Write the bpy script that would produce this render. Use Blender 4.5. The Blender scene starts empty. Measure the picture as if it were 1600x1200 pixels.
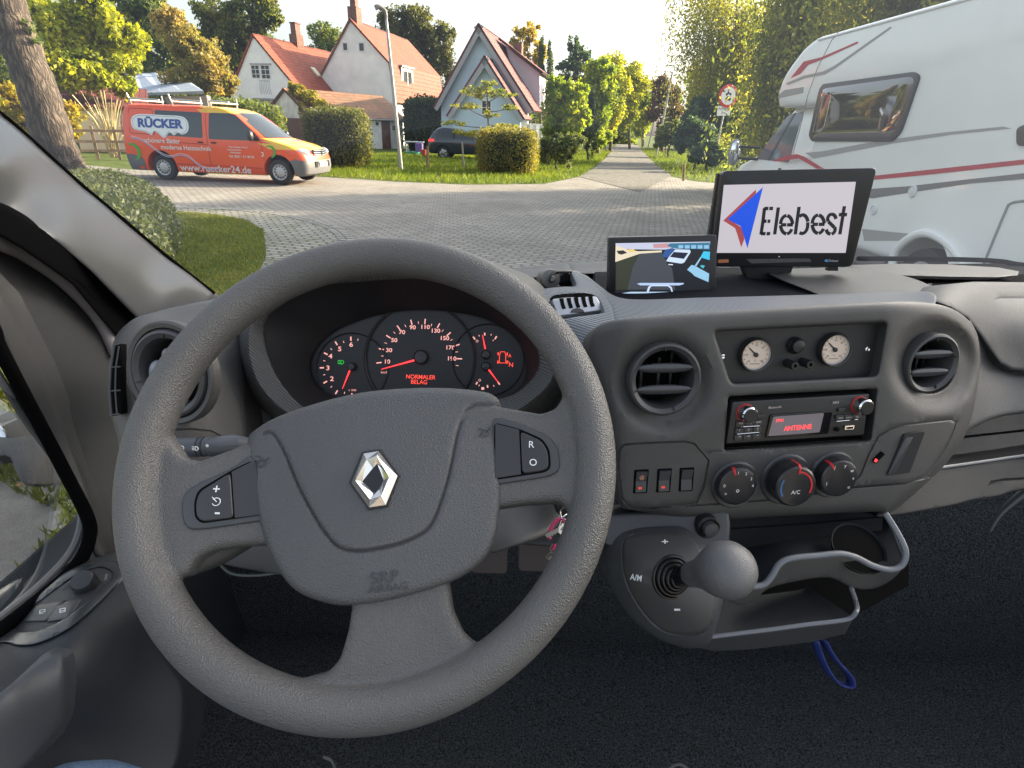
import bpy, bmesh, math, random
import numpy as np
from mathutils import Vector, Matrix
from mathutils.geometry import delaunay_2d_cdt
random.seed(7)
rng = np.random.default_rng(11)
PI = math.pi
R = math.radians
scene = bpy.context.scene
COL = scene.collection

# ------------------------------------------------------------------ camera
EYE = Vector((0, 0, 1.65))
PITCH, ROLL, FPX = R(23.8), R(2.0), 900.0
Fv = Vector((0, math.cos(PITCH), -math.sin(PITCH)))
_R0 = Vector((1, 0, 0)); _U0 = _R0.cross(Fv)
Rv = _R0 * math.cos(ROLL) + _U0 * math.sin(ROLL)
Uv = -_R0 * math.sin(ROLL) + _U0 * math.cos(ROLL)
cd = bpy.data.cameras.new('camera'); cam = bpy.data.objects.new('camera', cd)
COL.objects.link(cam); scene.camera = cam
cd.sensor_width = 36; cd.lens = FPX / 1600 * 36; cd.clip_start = 0.02; cd.clip_end = 900
M = Matrix.Identity(4)
for i in range(3):
    M[i][0] = Rv[i]; M[i][1] = Uv[i]; M[i][2] = -Fv[i]; M[i][3] = EYE[i]
cam.matrix_world = M

# ------------------------------------------------------------------ sky, sun, exposure
SUN_AZ, SUN_EL = R(61), R(22)          # azimuth to the right of straight ahead
w = bpy.data.worlds.new('World'); scene.world = w; w.use_nodes = True
nt = w.node_tree; bg = nt.nodes['Background']
sky = nt.nodes.new('ShaderNodeTexSky'); sky.sky_type = 'NISHITA'; sky.sun_disc = False
sky.sun_elevation = SUN_EL; sky.sun_rotation = SUN_AZ
sky.air_density = 1.0; sky.dust_density = 5.0; sky.ozone_density = 1.0
hs_ = nt.nodes.new('ShaderNodeHueSaturation'); hs_.inputs['Saturation'].default_value = .5; nt.links.new(sky.outputs[0], hs_.inputs['Color']); nt.links.new(hs_.outputs[0], bg.inputs[0]); bg.inputs[1].default_value = 0.15
sd = bpy.data.lights.new('sun', 'SUN'); sun = bpy.data.objects.new('sun', sd); COL.objects.link(sun)
sd.energy = 5.0; sd.angle = R(0.6); sd.color = (1.0, 0.80, 0.53)
sdir = Vector((math.sin(SUN_AZ) * math.cos(SUN_EL), math.cos(SUN_AZ) * math.cos(SUN_EL), math.sin(SUN_EL)))
sun.rotation_euler = sdir.to_track_quat('Z', 'Y').to_euler(); sun.location = (40, 30, 40)
scene.view_settings.view_transform = 'Standard'; scene.view_settings.look = 'None'
scene.view_settings.exposure = 1.75; scene.view_settings.gamma = 1
scene.render.engine = 'CYCLES'
scene.cycles.max_bounces = 8; scene.cycles.transparent_max_bounces = 24

# ------------------------------------------------------------------ pixel / plane helpers (pixels of the 1600x1200 photograph)
def ray(x, y): return Fv + Rv * ((x - 800) / FPX) + Uv * ((600 - y) / FPX)
def P(x, y, Z): return EYE + ray(x, y) * Z
def atz(x, y, z=0.0):
    d = ray(x, y); return EYE + d * ((z - EYE.z) / d.z)
def atY(x, y, Y):
    d = ray(x, y); return EYE + d * (Y / d.y)

class Fr:
    """a local frame: a to the right, b up, h towards the viewer"""
    def __init__(s, O, u, v):
        s.O = Vector(O); s.u = Vector(u).normalized(); s.v = Vector(v); s.v = (s.v - s.u * s.v.dot(s.u)).normalized(); s.n = s.u.cross(s.v)
    def __call__(s, a, b, h=0.0): return s.O + s.u * a + s.v * b + s.n * h
    def px(s, x, y, h=0.0):
        d = ray(x, y); t = ((s.O + s.n * h) - EYE).dot(s.n) / d.dot(s.n)
        q = EYE + d * t - s.O; return (q.dot(s.u), q.dot(s.v))
    def at(s, a, b, h=0.0, rot=0.0):
        u2 = s.u * math.cos(rot) + s.v * math.sin(rot); v2 = -s.u * math.sin(rot) + s.v * math.cos(rot)
        return Fr(s(a, b, h), u2, v2)
def frame_px(x, y, Z, az=0.0, el=0.0, rot=0.0):
    az, el = R(az), R(el)
    n = Vector((math.sin(az) * math.cos(el), -math.cos(az) * math.cos(el), math.sin(el)))
    u = Vector((math.cos(az), math.sin(az), 0)); v = n.cross(u)
    f = Fr(P(x, y, Z), u, v)
    return f.at(0, 0, 0, R(rot)) if rot else f
WORLD = Fr((0, 0, 0), (1, 0, 0), (0, 1, 0))

# ------------------------------------------------------------------ materials
MATS = {}
def mat(name, col=(.1, .1, .1), rough=.5, metal=0.0, bump=None, emit=None, estr=1.0, spec=.5, coat=0.0, alpha=None, noise=None):
    """bump = (kind, scale, strength, distance); noise = (scale, amount) mottles the colour"""
    if name in MATS: return MATS[name]
    m = bpy.data.materials.new(name); m.use_nodes = True; n = m.node_tree.nodes; L = m.node_tree.links
    b = n['Principled BSDF']; b.inputs['Base Color'].default_value = (*col, 1)
    b.inputs['Roughness'].default_value = rough; b.inputs['Metallic'].default_value = metal
    b.inputs['Specular IOR Level'].default_value = spec; b.inputs['Coat Weight'].default_value = coat
    if emit: b.inputs['Emission Color'].default_value = (*emit, 1); b.inputs['Emission Strength'].default_value = estr
    tc = n.new('ShaderNodeTexCoord')
    if noise:
        nz = n.new('ShaderNodeTexNoise'); nz.inputs['Scale'].default_value = noise[0]; nz.inputs['Detail'].default_value = 6
        L.new(tc.outputs['Object'], nz.inputs['Vector'])
        mr = n.new('ShaderNodeMapRange'); mr.inputs[1].default_value = .3; mr.inputs[2].default_value = .7
        mr.inputs[3].default_value = 1 - noise[1]; mr.inputs[4].default_value = 1 + noise[1]
        L.new(nz.outputs[0], mr.inputs[0])
        vm = n.new('ShaderNodeVectorMath'); vm.operation = 'SCALE'; vm.inputs[0].default_value = col
        L.new(mr.outputs[0], vm.inputs['Scale']); L.new(vm.outputs[0], b.inputs['Base Color'])
    if bump:
        k, sc, st, di = bump
        if k == 'grain':
            t = n.new('ShaderNodeTexVoronoi'); t.inputs['Scale'].default_value = sc; out = t.outputs['Distance']
            t.feature = 'SMOOTH_F1'; t.inputs['Smoothness'].default_value = .6
        elif k == 'rib':
            t = n.new('ShaderNodeTexWave'); t.inputs['Scale'].default_value = sc; t.bands_direction = 'DIAGONAL'; out = t.outputs[1]
        else:
            t = n.new('ShaderNodeTexNoise'); t.inputs['Scale'].default_value = sc; t.inputs['Detail'].default_value = 4; out = t.outputs[0]
        L.new(tc.outputs['Object'], t.inputs['Vector'])
        bp = n.new('ShaderNodeBump'); bp.inputs['Strength'].default_value = st; bp.inputs['Distance'].default_value = di
        L.new(out, bp.inputs['Height']); L.new(bp.outputs[0], b.inputs['Normal'])
        if k == 'grain':
            r2 = n.new('ShaderNodeMapRange'); r2.inputs[3].default_value = rough - .08; r2.inputs[4].default_value = rough + .15
            L.new(out, r2.inputs[0]); L.new(r2.outputs[0], b.inputs['Roughness'])
    MATS[name] = m; return m

def glass_mat(name, tint=(1, 1, 1), refl=1.0):
    if name in MATS: return MATS[name]
    m = bpy.data.materials.new(name); m.use_nodes = True; n = m.node_tree.nodes; L = m.node_tree.links; n.clear()
    o = n.new('ShaderNodeOutputMaterial'); mx = n.new('ShaderNodeMixShader'); t = n.new('ShaderNodeBsdfTransparent')
    g = n.new('ShaderNodeBsdfGlossy'); g.inputs['Roughness'].default_value = .01
    fr = n.new('ShaderNodeFresnel'); fr.inputs[0].default_value = 1.45
    mu = n.new('ShaderNodeMath'); mu.operation = 'MULTIPLY'; mu.inputs[1].default_value = refl
    t.inputs[0].default_value = (*tint, 1)
    L.new(fr.outputs[0], mu.inputs[0]); L.new(mu.outputs[0], mx.inputs[0]); L.new(t.outputs[0], mx.inputs[1]); L.new(g.outputs[0], mx.inputs[2])
    L.new(mx.outputs[0], o.inputs[0]); MATS[name] = m; return m

def leaf_mat(name, cols, trans=.45, rough=.55):
    if name in MATS: return MATS[name]
    m = bpy.data.materials.new(name); m.use_nodes = True; n = m.node_tree.nodes; L = m.node_tree.links
    b = n['Principled BSDF']; b.inputs['Roughness'].default_value = rough; b.inputs['Specular IOR Level'].default_value = .3
    g = n.new('ShaderNodeNewGeometry'); tc = n.new('ShaderNodeTexCoord')
    nz = n.new('ShaderNodeTexNoise'); nz.inputs['Scale'].default_value = .55; L.new(tc.outputs['Object'], nz.inputs['Vector'])
    ad = n.new('ShaderNodeMath'); ad.operation = 'MULTIPLY_ADD'; ad.inputs[1].default_value = .55; L.new(g.outputs['Random Per Island'], ad.inputs[0])
    mr = n.new('ShaderNodeMapRange'); mr.inputs[1].default_value = .32; mr.inputs[2].default_value = .68; mr.inputs[3].default_value = 0; mr.inputs[4].default_value = .45
    L.new(nz.outputs[0], mr.inputs[0]); L.new(mr.outputs[0], ad.inputs[2])
    cr = n.new('ShaderNodeValToRGB'); e = cr.color_ramp.elements
    e[0].color = (*cols[0], 1); e[1].color = (*cols[-1], 1)
    for i, c in enumerate(cols[1:-1]):
        q = e.new((i + 1) / (len(cols) - 1)); q.color = (*c, 1)
    L.new(ad.outputs[0], cr.inputs[0]); L.new(cr.outputs[0], b.inputs['Base Color'])
    tr = n.new('ShaderNodeBsdfTranslucent'); mx = n.new('ShaderNodeMixShader'); mx.inputs[0].default_value = trans
    vm = n.new('ShaderNodeVectorMath'); vm.operation = 'MULTIPLY'; vm.inputs[1].default_value = (1.95, 1.85, .72)
    L.new(cr.outputs[0], vm.inputs[0]); L.new(vm.outputs[0], tr.inputs[0])
    L.new(b.outputs[0], mx.inputs[1]); L.new(tr.outputs[0], mx.inputs[2]); L.new(mx.outputs[0], n['Material Output'].inputs[0])
    MATS[name] = m; return m

# ------------------------------------------------------------------ objects
def tag(o, label=None, cat=None, group=None, kind=None):
    if label: o['label'] = label
    if cat: o['category'] = cat
    if group: o['group'] = group
    if kind: o['kind'] = kind
    return o
def thing(name, label, cat, loc=(0, 0, 0), group=None):
    o = bpy.data.objects.new(name, None); COL.objects.link(o); o.location = loc; o.empty_display_size = .1
    return tag(o, label, cat, group)
def link(o, parent=None):
    COL.objects.link(o)
    if parent is not None:
        o.parent = parent
        if parent.type == 'EMPTY': o.matrix_parent_inverse = Matrix.Translation(-Vector(parent.location))
    return o

class MB:
    def __init__(s): s.v = []; s.f = []; s.m = []
    def add(s, vs, fs, mi=0):
        k = len(s.v); s.v += [tuple(v) for v in vs]; s.f += [tuple(i + k for i in f) for f in fs]; s.m += [mi] * len(fs); return s
    def merge(s, o, mi=0): return s.add(o.v, o.f, mi)
    def box(s, fr, a, b, h, mi=0):
        vs = [fr(x, y, z) for z in h for y in b for x in a]
        return s.add(vs, [(0, 2, 3, 1), (4, 5, 7, 6), (0, 1, 5, 4), (2, 6, 7, 3), (0, 4, 6, 2), (1, 3, 7, 5)], mi)
    def prism(s, fr, poly, h0, h1, bev=0.0, mi=0, top=1.0):
        """polygon (list of (a,b)) extruded from h0 up to h1 with a chamfered or rounded upper edge"""
        n = len(poly); A = sum(poly[i][0] * poly[(i + 1) % n][1] - poly[(i + 1) % n][0] * poly[i][1] for i in range(n))
        if A < 0: poly = poly[::-1]
        rings = [(0, h0), (0, h1 - bev)]
        if bev: rings += [(bev * (1 - math.cos(t)), h1 - bev + bev * math.sin(t)) for t in (PI / 6, PI / 3, PI / 2)]
        vs = []
        for d, h in rings:
            q = offset_poly(poly, d) if d else poly
            vs += [fr(a, b, h) for a, b in q]
        fs = [tuple(range(n))[::-1]]
        for k in range(len(rings) - 1):
            for i in range(n):
                j = (i + 1) % n; fs.append((k * n + i, k * n + j, (k + 1) * n + j, (k + 1) * n + i))
        fs.append(tuple((len(rings) - 1) * n + i for i in range(n)))
        return s.add(vs, fs, mi)
    def lathe(s, fr, prof, seg=40, c=(0, 0), mi=0, cap=True, sx=1.0, sy=1.0):
        vs = []; fs = []
        for r, h in prof:
            for i in range(seg):
                t = 2 * PI * i / seg; vs.append(fr(c[0] + sx * r * math.cos(t), c[1] + sy * r * math.sin(t), h))
        for k in range(len(prof) - 1):
            for i in range(seg):
                j = (i + 1) % seg; fs.append((k * seg + i, k * seg + j, (k + 1) * seg + j, (k + 1) * seg + i))
        if cap:
            fs.append(tuple((len(prof) - 1) * seg + i for i in range(seg))); fs.append(tuple(range(seg))[::-1])
        return s.add(vs, fs, mi)
    def tube(s, pts, r, seg=8, mi=0, closed=False, smooth=0, flat=None):
        pts = [Vector(p) for p in pts]
        if smooth: pts = spline3(pts, closed, smooth)
        n = len(pts); rr = r if isinstance(r, (list, tuple)) else [r] * n
        if len(rr) != n: rr = [rr[0] + (rr[-1] - rr[0]) * i / (n - 1) for i in range(n)]
        vs = []; fs = []; up = Vector((0.13, 0.21, 0.97))
        prev = None
        for i in range(n):
            a = pts[i - 1] if (i or closed) else pts[i]; b = pts[(i + 1) % n] if (i < n - 1 or closed) else pts[i]
            t = (b - a).normalized()
            u = (prev if prev is not None else (up.cross(t) if abs(up.dot(t)) < .95 else Vector((1, 0, 0)).cross(t)))
            u = (u - t * u.dot(t)).normalized(); prev = u; v = t.cross(u)
            for k in range(seg):
                q = 2 * PI * k / seg; vs.append(pts[i] + (u * math.cos(q) + v * math.sin(q)) * rr[i])
        for i in range(n if closed else n - 1):
            j = (i + 1) % n
            for k in range(seg):
                l = (k + 1) % seg; fs.append((i * seg + k, i * seg + l, j * seg + l, j * seg + k))
        if not closed: fs += [tuple(range(seg))[::-1], tuple((n - 1) * seg + k for k in range(seg))]
        return s.add(vs, fs, mi)
    def sphere(s, c, r, seg=16, rings=10, mi=0, sc=(1, 1, 1)):
        c = Vector(c); vs = [c + Vector((0, 0, r * sc[2]))]; fs = []
        for i in range(1, rings):
            p = PI * i / rings
            for k in range(seg):
                q = 2 * PI * k / seg; vs.append(c + Vector((r * sc[0] * math.sin(p) * math.cos(q), r * sc[1] * math.sin(p) * math.sin(q), r * sc[2] * math.cos(p))))
        vs.append(c - Vector((0, 0, r * sc[2]))); e = len(vs) - 1
        for k in range(seg):
            l = (k + 1) % seg; fs.append((0, 1 + k, 1 + l)); fs.append((e, e - seg + l, e - seg + k))
        for i in range(rings - 2):
            for k in range(seg):
                l = (k + 1) % seg; fs.append((1 + i * seg + k, 1 + (i + 1) * seg + k, 1 + (i + 1) * seg + l, 1 + i * seg + l))
        return s.add(vs, fs, mi)
    def build(s, name, mats, parent=None, smooth=35, bevel=0, label=None, cat=None, group=None, kind=None, solid=0):
        me = bpy.data.meshes.new(name); v = s.v; loc = None
        if parent is None and kind != 'structure':
            a = np.array(v); loc = Vector(((a[:, 0].min() + a[:, 0].max()) / 2, (a[:, 1].min() + a[:, 1].max()) / 2, a[:, 2].min()))
            v = [tuple(x) for x in (a - np.array(loc))]
        me.from_pydata(v, [], s.f); me.update()
        if not isinstance(mats, (list, tuple)): mats = [mats]
        for m in mats: me.materials.append(m)
        if len(mats) > 1: me.polygons.foreach_set('material_index', s.m)
        if smooth:
            me.polygons.foreach_set('use_smooth', [True] * len(me.polygons)); me.set_sharp_from_angle(angle=R(smooth))
        o = bpy.data.objects.new(name, me); link(o, parent)
        if loc is not None: o.location = loc
        if bevel:
            b = o.modifiers.new('bevel', 'BEVEL'); b.width = bevel; b.segments = 3; b.limit_method = 'ANGLE'; b.angle_limit = R(35)
            b.harden_normals = False
        if solid:
            b = o.modifiers.new('solid', 'SOLIDIFY'); b.thickness = solid
        return tag(o, label, cat, group, kind)

def offset_poly(poly, d):
    """move a counter-clockwise polygon inwards by d"""
    n = len(poly); out = []
    for i in range(n):
        ax, ay = poly[i - 1]; bx, by = poly[i]; cx, cy = poly[(i + 1) % n]
        e1 = (bx - ax, by - ay); e2 = (cx - bx, cy - by)
        l1 = math.hypot(*e1) or 1e-9; l2 = math.hypot(*e2) or 1e-9
        n1 = (-e1[1] / l1, e1[0] / l1); n2 = (-e2[1] / l2, e2[0] / l2)
        k = 1 + n1[0] * n2[0] + n1[1] * n2[1]; k = max(k, .35)
        out.append((bx + d * (n1[0] + n2[0]) / k, by + d * (n1[1] + n2[1]) / k))
    return out
def spline3(pts, closed=False, n=6):
    pts = [Vector(p) for p in pts]; m = len(pts); out = []
    rngi = range(m) if closed else range(m - 1)
    for i in rngi:
        p1, p2 = pts[i], pts[(i + 1) % m]
        p0 = pts[i - 1] if (i or closed) else p1 * 2 - p2
        p3 = pts[(i + 2) % m] if (i + 2 < m or closed) else p2 * 2 - p1
        for k in range(n):
            t = k / n
            out.append(.5 * ((2 * p1) + (p2 - p0) * t + (2 * p0 - 5 * p1 + 4 * p2 - p3) * t * t + (3 * p1 - p0 - 3 * p2 + p3) * t ** 3))
    if not closed: out.append(pts[-1].copy())
    return out
def spl(pts, closed=True, n=5): return [(p[0], p[1]) for p in spline3([Vector((a, b, 0)) for a, b in pts], closed, n)]
def rpoly(pts, r, n=4):
    """polygon with its corners rounded by r"""
    out = []; m = len(pts)
    for i in range(m):
        p = Vector(pts[i]); a = Vector(pts[i - 1]); b = Vector(pts[(i + 1) % m])
        da = (a - p); db = (b - p); ra = min(r, da.length * .45); rb = min(r, db.length * .45)
        q0 = p + da.normalized() * ra; q1 = p + db.normalized() * rb
        for k in range(n + 1):
            t = k / n; out.append(tuple((1 - t) ** 2 * q0 + 2 * t * (1 - t) * p + t * t * q1))
    return out
def circ(c, r, n=32, ry=None): return [(c[0] + r * math.cos(2 * PI * i / n), c[1] + (ry or r) * math.sin(2 * PI * i / n)) for i in range(n)]
def inside(poly, X, Y):
    res = np.zeros(len(X), bool); n = len(poly)
    for i in range(n):
        x1, y1 = poly[i]; x2, y2 = poly[(i + 1) % n]
        c = ((y1 > Y) != (y2 > Y)); dy = (y2 - y1) or 1e-12
        res ^= c & (X < (x2 - x1) * (Y - y1) / dy + x1)
    return res
def dist_seg(X, Y, path, closed=True):
    D = np.full(len(X), 1e9); n = len(path)
    for i in range(n if closed else n - 1):
        x1, y1 = path[i]; x2, y2 = path[(i + 1) % n]; dx, dy = x2 - x1, y2 - y1; l = dx * dx + dy * dy or 1e-12
        t = np.clip(((X - x1) * dx + (Y - y1) * dy) / l, 0, 1)
        D = np.minimum(D, np.hypot(X - x1 - t * dx, Y - y1 - t * dy))
    return D
def tps(ctrl):
    """smooth depth function through control points (x, y, Z)"""
    c = np.array(ctrl, float); xy = c[:, :2] / 500; z = 1 / c[:, 2]; n = len(c)
    def ph(r2): return .5 * r2 * np.log(r2 + 1e-12)
    d2 = ((xy[:, None] - xy[None]) ** 2).sum(-1)
    A = np.zeros((n + 3, n + 3)); A[:n, :n] = ph(d2) + np.eye(n) * 1e-4; A[:n, n] = 1; A[:n, n + 1:] = xy; A[n, :n] = 1; A[n + 1:, :n] = xy.T
    wv = np.linalg.lstsq(A, np.append(z, [0, 0, 0]), rcond=None)[0]
    def fz(X, Y):
        q = np.stack([np.asarray(X, float), np.asarray(Y, float)], -1) / 500
        d = ((q[:, None] - xy[None]) ** 2).sum(-1)
        return 1 / np.maximum(ph(d) @ wv[:n] + wv[n] + q @ wv[n + 1:], .05)
    return fz
FA, RA, UA = np.array(Fv), np.array(Rv), np.array(Uv); EA = np.array(EYE)

def sheet(outline, zf, holes=(), edge=10, wall=.03, sp=14, creases=(), dishes=(), hole_wall=None, hole_edge=None, er=None, back=True):
    """A moulded panel. Its outline is traced over the photograph and set at its own distance by zf; edges are
    rounded over by `edge` and then run back by `wall` metres. creases = (path, width, depth): pressed lines."""
    if not callable(zf): zf = tps(zf)
    def dense(l):
        o = []
        for i in range(len(l)):
            p, q = l[i], l[(i + 1) % len(l)]; k = max(1, int(math.dist(p, q) / 9)); o += [(p[0] + (q[0] - p[0]) * j / k, p[1] + (q[1] - p[1]) * j / k) for j in range(k)]
        return o
    loops = [dense(list(outline))] + [dense(list(h)) for h in holes]; pts = []; edges = []
    def addloop(l, closed=True, cons=True):
        k = len(pts); pts.extend(l)
        if cons: edges.extend([(k + i, k + (i + 1) % len(l)) for i in range(len(l) if closed else len(l) - 1)])
    for li, l in enumerate(loops):
        A = sum(l[i][0] * l[(i + 1) % len(l)][1] - l[(i + 1) % len(l)][0] * l[i][1] for i in range(len(l)))
        if (A < 0) != (li > 0): l = l[::-1]
        loops[li] = l; addloop(l)
        e = edge if li == 0 else (hole_edge if hole_edge is not None else edge)
        if e:
            for q in (.12, .35, .65, 1.0):
                ol = offset_poly(l, e * q); k = [p for p in ol]
                a = np.array(k); ok = dist_seg(a[:, 0], a[:, 1], l) > e * q * .8
                pts.extend([tuple(p) for p, g in zip(k, ok) if g])
    a = np.array(loops[0]); x0, y0 = a.min(0); x1, y1 = a.max(0)
    gx, gy = np.meshgrid(np.arange(x0, x1, sp), np.arange(y0, y1, sp)); gx = gx + (np.arange(gx.shape[0]) % 2)[:, None] * sp / 2
    gx = gx.ravel(); gy = gy.ravel()
    ok = inside(loops[0], gx, gy) & (dist_seg(gx, gy, loops[0]) > max(edge * 1.1, 2))
    for h in loops[1:]:
        ok &= ~inside(h, gx, gy) & (dist_seg(gx, gy, h) > max((hole_edge if hole_edge is not None else edge) * 1.1, 2))
    cr = []
    for path, cw, cdp in creases:
        path = [tuple(p) for p in path]; dn = []
        for i in range(len(path) - 1):
            L = max(1, int(math.dist(path[i], path[i + 1]) / 4)); dn += [(path[i][0] + (path[i + 1][0] - path[i][0]) * k / L, path[i][1] + (path[i + 1][1] - path[i][1]) * k / L) for k in range(L)]
        dn.append(path[-1]); cr.append((dn, cw, cdp))
        ok &= dist_seg(gx, gy, dn, False) > cw * 1.3
        for i in range(len(dn)):
            p, q = dn[max(i - 1, 0)], dn[min(i + 1, len(dn) - 1)]; dx, dy = q[0] - p[0], q[1] - p[1]; l = math.hypot(dx, dy) or 1
            for k in (-1, -.5, 0, .5, 1): pts.append((dn[i][0] - dy / l * cw * k, dn[i][1] + dx / l * cw * k))
    pts.extend(zip(gx[ok], gy[ok]))
    vs, es, fs, *_ = delaunay_2d_cdt([Vector((p[0], p[1])) for p in pts], edges, [], 0, 1e-3)
    V = np.array([tuple(v) for v in vs]); T = np.array([tuple(f) for f in fs if len(f) == 3])
    cx, cy = V[T].mean(1).T
    keep = inside(loops[0], cx, cy)
    for h in loops[1:]: keep &= ~inside(h, cx, cy)
    T = T[keep]
    X, Y = V[:, 0], V[:, 1]; Z = zf(X, Y)
    def rim(loop, e):
        nonlocal Z
        if not e: return
        d = dist_seg(X, Y, loop); rm = (er or e * Z / FPX)
        t = np.clip(1 - d / e, 0, 1); Z = Z + rm * (1 - np.sqrt(np.maximum(1 - t * t, 0)))
    rim(loops[0], edge)
    for h in loops[1:]: rim(h, hole_edge if hole_edge is not None else edge)
    for dn, cw, cdp in cr:
        d = dist_seg(X, Y, dn, False); Z = Z + cdp * np.clip(1 - d / cw, 0, 1)
    for (c, r0, r1, dd) in dishes:
        d = np.hypot(X - c[0], Y - c[1]); t = np.clip((r1 - d) / (r1 - r0), 0, 1); Z = Z + dd * t * t * (3 - 2 * t)
    W = EA + Z[:, None] * (FA + ((X - 800) / FPX)[:, None] * RA + ((600 - Y) / FPX)[:, None] * UA)
    # orient towards the viewer
    mb = MB()
    A2 = (V[T[:, 1], 0] - V[T[:, 0], 0]) * (V[T[:, 2], 1] - V[T[:, 0], 1]) - (V[T[:, 1], 1] - V[T[:, 0], 1]) * (V[T[:, 2], 0] - V[T[:, 0], 0])
    T[A2 > 0] = T[A2 > 0][:, ::-1]
    mb.add([tuple(q) for q in W], [tuple(int(i) for i in t) for t in T])
    # walls along the border of the kept triangles
    cnt = {}
    for t in T:
        for i in range(3):
            e = (int(t[i]), int(t[(i + 1) % 3])); cnt[e] = 1
    bd = [e for e in cnt if (e[1], e[0]) not in cnt]; nb = {}
    base = len(mb.v); vv = []
    hb = [inside([(p[0], p[1]) for p in offset_poly(h, -1.5)], X, Y) for h in loops[1:]]
    for e in bd:
        for i in e:
            if i not in nb:
                wd = wall
                if hole_wall is not None and any(m_[i] for m_ in hb): wd = hole_wall
                nb[i] = base + len(vv); vv.append(tuple(W[i] + FA * wd))
    mb.v += vv
    for a_, b_ in bd: mb.f.append((a_, nb[a_], nb[b_], b_)); mb.m.append(0)
    return mb

_txt = {}
def text_mb(fr, s, a, b, size, depth=.0003, align='CENTER', h=0.0, rot=0.0, bold=0.0, sx=1.0, shear=0.0, spacing=1.0):
    """lettering as real geometry: centred on (a,b) of the frame, cap height about 0.7 size"""
    c = bpy.data.curves.new('t', 'FONT'); c.body = s; c.size = 1; c.align_x = align; c.align_y = 'CENTER'; c.offset = bold; c.shear = shear
    c.space_character = spacing; c.resolution_u = 4
    o = bpy.data.objects.new('t', c); COL.objects.link(o); bpy.context.view_layer.update()
    me = bpy.data.meshes.new_from_object(o); bpy.data.objects.remove(o); bpy.data.curves.remove(c)
    mb = MB(); ca, sa = math.cos(rot), math.sin(rot); n = len(me.vertices)
    q = [((v.co.x * sx) * size, v.co.y * size) for v in me.vertices]
    q = [(a + x * ca - y * sa, b + x * sa + y * ca) for x, y in q]
    fs = [tuple(p.vertices) for p in me.polygons]
    if depth > 0:
        cnt = set()
        for f in fs:
            for i in range(len(f)): cnt.add((f[i], f[(i + 1) % len(f)]))
        bd = [e for e in cnt if (e[1], e[0]) not in cnt]
        mb.add([fr(x, y, h + depth) for x, y in q] + [fr(x, y, h) for x, y in q], fs + [(a_, a_ + n, b_ + n, b_) for a_, b_ in bd])
    else: mb.add([fr(x, y, h) for x, y in q], fs)
    bpy.data.meshes.remove(me); return mb
def bake(o, cutters=()):
    """apply modifiers (and boolean cuts) and leave plain mesh data"""
    for c in cutters:
        b = o.modifiers.new('cut', 'BOOLEAN'); b.operation = 'DIFFERENCE'; b.object = c; b.solver = 'EXACT'
    bpy.context.view_layer.update()
    dg = bpy.context.evaluated_depsgraph_get(); ev = o.evaluated_get(dg)
    me = bpy.data.meshes.new_from_object(ev, preserve_all_data_layers=True, depsgraph=dg)
    o.modifiers.clear(); o.data = me
    for c in cutters: bpy.data.objects.remove(c)
    return o
# ================================================================== MATERIALS OF THE CAB
PL = mat('dash_plastic', (.056, .055, .053), .44, bump=('grain', 1100, .5, .0005), noise=(7, .13))
PLD = mat('dark_plastic', (.022, .023, .025), .5, bump=('grain', 1500, .3, .0005))
PLB = mat('black_plastic', (.012, .012, .013), .38)
PLRIB = mat('ribbed_plastic_sky_sheen', (.12, .13, .142), .42, bump=('rib', 85, .8, .0014))  # dash plastic paled and blued to carry sky sheen on its top
LEA = mat('wheel_grain', (.086, .083, .079), .42, bump=('grain', 820, .9, .0009), noise=(9, .14))
PAD = mat('pad_grain', (.070, .071, .072), .44, bump=('grain', 760, .8, .0008), noise=(8, .12))
SMO = mat('smooth_trim', (.045, .047, .05), .42, bump=('noise', 1500, .2, .0004))
TRIM = mat('pillar_trim', (.060, .060, .061), .30, bump=('noise', 500, .25, .0006))
DOORP = mat('door_plastic', (.015, .0152, .0155), .6, bump=('grain', 1300, .35, .0005))
DOORD = mat('door_dark_plastic', (.013, .0155, .019), .5, bump=('grain', 1200, .4, .0005))
RUB = mat('rubber', (.0022, .0022, .0025), .95, spec=.04)
BLK = mat('gloss_black', (.006, .006, .007), .15, spec=.5)
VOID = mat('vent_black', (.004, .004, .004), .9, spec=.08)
CARP = mat('carpet', (.042, .048, .052), .95, bump=('noise', 300, 1.0, .010), noise=(280, 1.0), spec=.2)
CHR = mat('chrome', (.85, .84, .82), .07, 1.0)
SILV = mat('silver_paint', (.45, .46, .48), .35, .6)
RIMW = mat('tray_edge_sheen', (.13, .137, .15), .36, bump=('grain', 1300, .3, .0004))  # blue-white sheen along the rims is painted into the base colour
WHT = mat('white_marking', (.75, .75, .75), .5)
REDL = mat('red_light', (.3, .01, .01), .5, emit=(1, .08, .05), estr=.45)
REDB = mat('red_light_bright', (.5, .02, .02), .5, emit=(1, .05, .06), estr=.6)
PNKL = mat('pale_red_light', (.6, .35, .33), .5, emit=(1, .40, .34), estr=.26)
GRNL = mat('green_light', (.02, .3, .04), .5, emit=(.05, .8, .1), estr=.2)
REDP = mat('red_paint', (.55, .02, .03), .4)
BLUS = mat('blue_paint', (.03, .12, .3), .4)
DASHROOT = thing('dashboard', 'dark grey moulded dashboard running the full width behind the steering wheel', 'dashboard', (0.2, .75, 1.1))
CAB = thing('camper_van_cab', 'cab shell around the viewer with grey left pillar, black seal and carpeted floor', 'van cab', (0, .6, .45))
def zconst(z): return lambda X, Y: np.full(len(X), z)

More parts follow.
